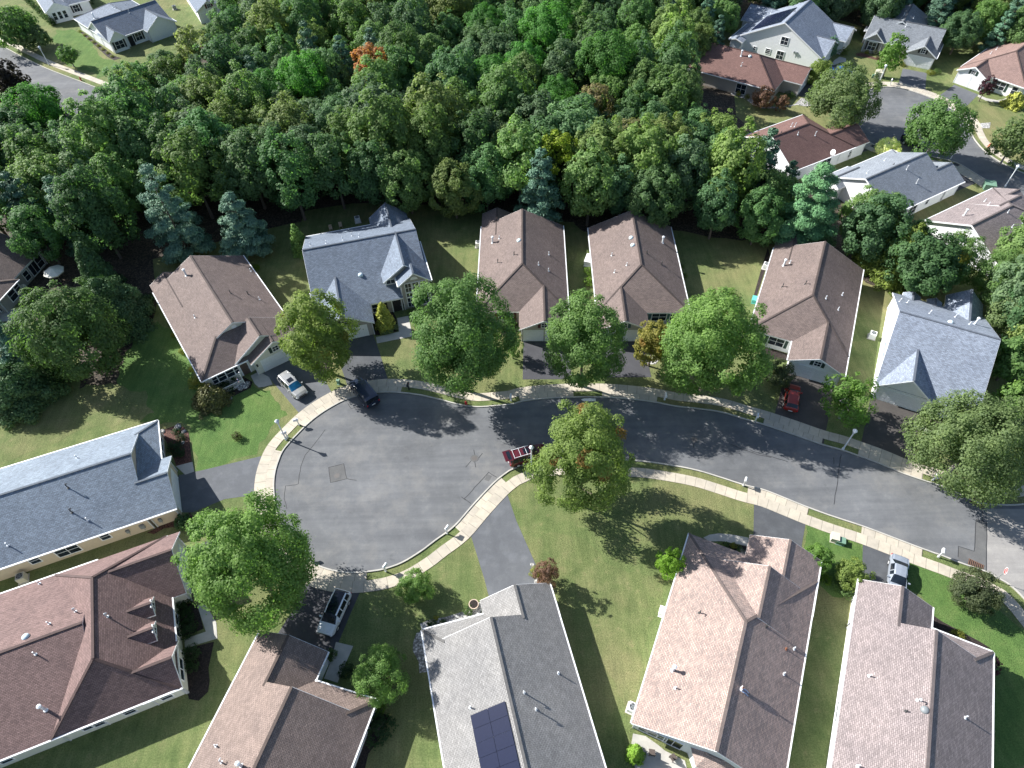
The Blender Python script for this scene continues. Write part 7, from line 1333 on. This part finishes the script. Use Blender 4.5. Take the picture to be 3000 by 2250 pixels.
TINT = {'yg': (.135, .175, .05), 'g1': (.088, .15, .052), 'g2': (.10, .162, .055), 'g3': (.115, .185, .055), 'or': (.175, .16, .045), 'yo': (.122, .165, .05), 'lg': (.095, .165, .04), 'gg': (.105, .142, .062), 'dg': (.045, .085, .036), 'bg': (.085, .15, .112), 'pg': (.085, .18, .085), 'yc': (.085, .115, .022), 'dg2': (.07, .115, .042), 'dk': (.022, .018, .016), 'rb': (.065, .08, .042), 'rd': (.13, .075, .055), 'lm': (.125, .215, .028), 'pu': (.05, .02, .03), 'br': (.085, .085, .035), 'yl': (.23, .24, .05), 'wh': (.6, .57, .36), 'wg': (.2, .25, .12),
        'oak_orange': (.26, .11, .05), 'oak_peach': (.2, .16, .085), 'oak_yellow': (.16, .20, .025), 'oak_tan': (.16, .165, .075), 'oak_big': (.098, .148, .05), 'pitch': (.062, .15, .036)}
def add_tree(name, pos, crown, trunk, hz, label, cat, tint, group=None, sc_=(1, 1, 1), rz=0, jit=.1):
    e = empty(name, (*pos, 0), rz); e.scale = sc_; tag(e, label, cat, group)
    t = bpy.data.objects.new('trunk', trunk); C.objects.link(t); t.parent = e
    if crown is not None:
        c = bpy.data.objects.new('crown', crown); C.objects.link(c); c.parent = e; c.location.z = hz; g_ = 1 + random.uniform(-jit, jit) * 1.6; k = [g_ * (1 + random.uniform(-jit, jit) * .5) for _ in range(3)]; c.color = (*[tint[i] * k[i] * TM for i in range(3)], 1)
    return e
GR = {'maple': 'street trees of the estate', 'ash': 'street trees of the estate'}
for i, (kind, tint, p, r, c, hc, label, nm) in enumerate(D['TREES']):
    sd = 100 + i; tn = TINT[tint]; cat = 'tree'; dist = math.dist((*p, 0), (0, 0, 69)); s = max(.13, dist * .0024)
    per = 12.5 / (s * s)
    if kind in ('maple', 'open', 'ash'):
        nl = int(46 if kind == 'maple' else 50); lr = (.23, .34) if kind != 'open' else (.2, .3)
        cr = broad(r, c, nl if kind != 'open' else 22, per * (1 if kind != 'open' else .7), s * (1 if kind != 'ash' else .85), sd, lr); name = 'maple_tree' if kind == 'maple' else 'ash_tree' if kind == 'ash' else 'young_tree'; hz = hc
        tr = trunk_mesh(hc * .95, .11 + .028 * r, r * .62, sd, mat='barkgrey' if kind == 'open' else 'bark').build('trunk', 'barkgrey' if kind in ('open', 'ash') else 'bark')
    elif kind in ('round', 'redbush'):
        cr = broad(r, c, 30, per * 2.2, s * .62, sd, (.26, .36), egg=.1); name = 'round_tree' if c > 1.6 else 'shrub'; cat = 'tree' if c > 1.6 else 'shrub'; hz = hc; tr = trunk_mesh(hc * .9, .09 + .02 * r, r * .5, sd).build('trunk', 'bark')
    elif kind == 'weep':
        cr = cone_crown(r, hc + c, sd, per, s * 1.2, .5, rough=.3); name = 'shrub'; cat = 'shrub'; hz = 0; tr = trunk_mesh(hc, .1, r * .5, sd).build('trunk', 'bark')
    elif kind == 'column':
        cr = broad(r, c, 34, per, s * .9, sd, (.3, .42), egg=.35); name = 'columnar_tree'; hz = hc; tr = trunk_mesh(hc, .12, r * .4, sd).build('trunk', 'bark')
    elif kind == 'pine':
        cr = pine_crown(r, hc + c, sd, per * 1.5, s * 1.35); name = 'pine_tree'; hz = 0; tr = trunk_mesh(hc + c * .8, .2, r * .3, sd).build('trunk', 'bark')
    else:
        cr = cone_crown(r, hc + c, sd, per * 1.1, s * 1.15, .7 if kind == 'spruce' else .5, rough=.42 if kind == 'cedar' else .15); name = {'spruce': 'spruce_tree', 'cedar': 'cedar_tree'}[kind]; hz = 0; tr = trunk_mesh(hc + c * .7, .15, r * .3, sd).build('trunk', 'bark')
    tm = tr.data; bpy.data.objects.remove(tr)
    e = add_tree(name, p, cr, tm, hz, label, cat, tn, jit=0)
    if tint in ('or', 'yo', 'yg') and kind == 'maple' or label.startswith('dense round green tree with yellow'):                     # autumn sprays on part of the crown
        rng = np.random.default_rng(sd); lob = []
        for _ in range({'or': 10, 'yo': 5}.get(tint, 4)):
            d = unit(1)[0]; d[2] = abs(d[2]); lob.append((d * np.array([r, r, c]) * rng.uniform(.72, .95), r * rng.uniform(.12, .22), d))
        m2 = crown_lobes(lob, per * .8, s); o = bpy.data.objects.new('autumn_leaves', m2); C.objects.link(o); o.parent = e; o.location.z = hz; o.color = (*{'or': (.28, .18, .05), 'yo': (.24, .15, .05), 'yg': (.22, .21, .05)}.get(tint, (.25, .24, .04)), 1)
# low bushes
BV = {}
def bush_mesh(v):
    if v not in BV: BV[v] = broad(1, 1, 26, 260, .13, 900 + v, (.3, .42), egg=.05)
    return BV[v]
bt = trunk_mesh(.6, .05, .5, 3).build('stem', 'bark'); btm = bt.data; bpy.data.objects.remove(bt)
for i, (p, r, hh, tint, label) in enumerate(D['BUSHES']):
    e = empty('shrub', (*p, 0), i * 1.7); tl = label
    if not label: tl, gp = ('yellow flowering shrub in the row along the far white house', 'yellow shrubs along the far white house') if tint == 'yl' else ('dark upright conifer in the clipped row by the small white house', 'clipped conifers by the small white house')
    tag(e, tl, 'shrub', None if label else gp)
    t = bpy.data.objects.new('stem', btm); C.objects.link(t); t.parent = e; t.scale = (r, r, hh)
    c = bpy.data.objects.new('foliage', bush_mesh(i % 4)); C.objects.link(c); c.parent = e; c.scale = (r, r, hh * .55); c.location.z = hh * .5; k = TINT[tint]; c.color = (*k, 1)
# ---------------------------------------------------------------- the wood
VAR = {}
def variant(k):
    if k in VAR: return VAR[k]
    s = .30; per = 165; b = k.split('_')[0]
    if b == 'oak1': cr, tr, hz = broad(4.6, 6.0, 44, per, s, 501, (.24, .35), egg=.14), trunk_mesh(9, .24, 2.6, 1), 7.4
    elif b == 'oak2': cr, tr, hz = broad(4.1, 6.6, 46, per, s, 502, (.25, .36), egg=.24), trunk_mesh(9, .22, 2.3, 2), 7.8
    elif b == 'oak3': cr, tr, hz = broad(5.1, 5.6, 52, per, s, 503, (.2, .30), egg=.08), trunk_mesh(9, .26, 2.9, 3), 7.2
    elif b == 'oak4': cr, tr, hz = broad(4.3, 5.2, 30, per, s, 521, (.2, .42), egg=.3), trunk_mesh(9, .24, 2.6, 11), 7.6
    elif b == 'oak5': cr, tr, hz = broad(3.5, 6.2, 34, per, s, 537, (.24, .44), egg=-.1), trunk_mesh(9, .24, 2.2, 12), 7.8
    elif k == 'oak_big': cr, tr, hz = broad(5.4, 7.0, 46, per, s * .95, 504, (.22, .32), egg=.3), trunk_mesh(9, .32, 3.2, 4), 8.2
    elif b == 'oak': cr, tr, hz = broad(3.2, 4.0, 24, per, s, 505, (.26, .38)), trunk_mesh(9, .2, 1.8, 5), 9.6
    elif b == 'pitch': cr, tr, hz = broad(4.5, 3.6, 30, per * 1.3, s * .8, 506, (.26, .36), egg=-.05), trunk_mesh(9, .22, 2.3, 6), 9.6
    elif b == 'wpine': cr, tr, hz = pine_crown(3.8, 14, 507, 120, .55, 9), trunk_mesh(12, .24, 1.2, 7), 0
    else: cr, tr, hz = None, trunk_mesh(9.5, .2, 3.0, 8, bare=True, n=11), 0
    t = tr.build('trunk', 'barkgrey' if b == 'dead' else 'bark'); tm = t.data; bpy.data.objects.remove(t); VAR[k] = (cr, tm, hz); return VAR[k]
ZONE = lambda x, y: ('beyond the upper road' if x > 52 and y > 128 else 'by the white gable and pale roof' if x > 48 else 'at the near edge of the wood' if y < 108 else 'at the far edge of the wood' if y > 172 else 'in the middle of the wood') + (', its left part' if x < -35 else ', its right part' if 12 < x <= 48 else '' if x > 48 else ', its central part')
for i, (k, p, s, label) in enumerate(D['WOOD']):
    if i % 2 and k in ('oak1', 'oak2', 'oak3'): pass
    cr, tm, hz = variant(k)
    ton = random.random()
    if k in TINT: tint = TINT[k]; word = {'pitch': 'rounded deep green pine'}.get(k, '')
    elif k == 'wpine': tint = (.06, .115, .078); word = 'blue green layered pine'
    elif k == 'dead': tint = (1, 1, 1); word = 'bare dead tree'
    else:
        tint, word = [((.082, .145, .06), 'mid green broadleaf tree'), ((.108, .17, .062), 'light green broadleaf tree'), ((.092, .145, .078), 'grey green broadleaf tree'), ((.128, .172, .058), 'yellow green broadleaf tree'), ((.066, .122, .056), 'dark green broadleaf tree')][min(4, int(ton * 5))]
        word = {'oak1': 'rounded ', 'oak2': 'tall narrow ', 'oak3': 'wide ', 'oak4': 'uneven ', 'oak5': 'top heavy '}[k] + word
    lab = label or f'{word} {ZONE(*p)}'; gp = None if label else lab.replace('tree', 'trees')
    ss = s * random.uniform(.94, 1.06)
    nm = 'dead_tree' if k == 'dead' else 'pine_tree' if k in ('pitch', 'wpine') else 'broadleaf_tree'
    add_tree(nm, p, cr, tm, hz, lab, 'tree', tint, gp, (ss, ss, s * random.uniform(.9, 1.12)), random.uniform(0, 6.28), .12)
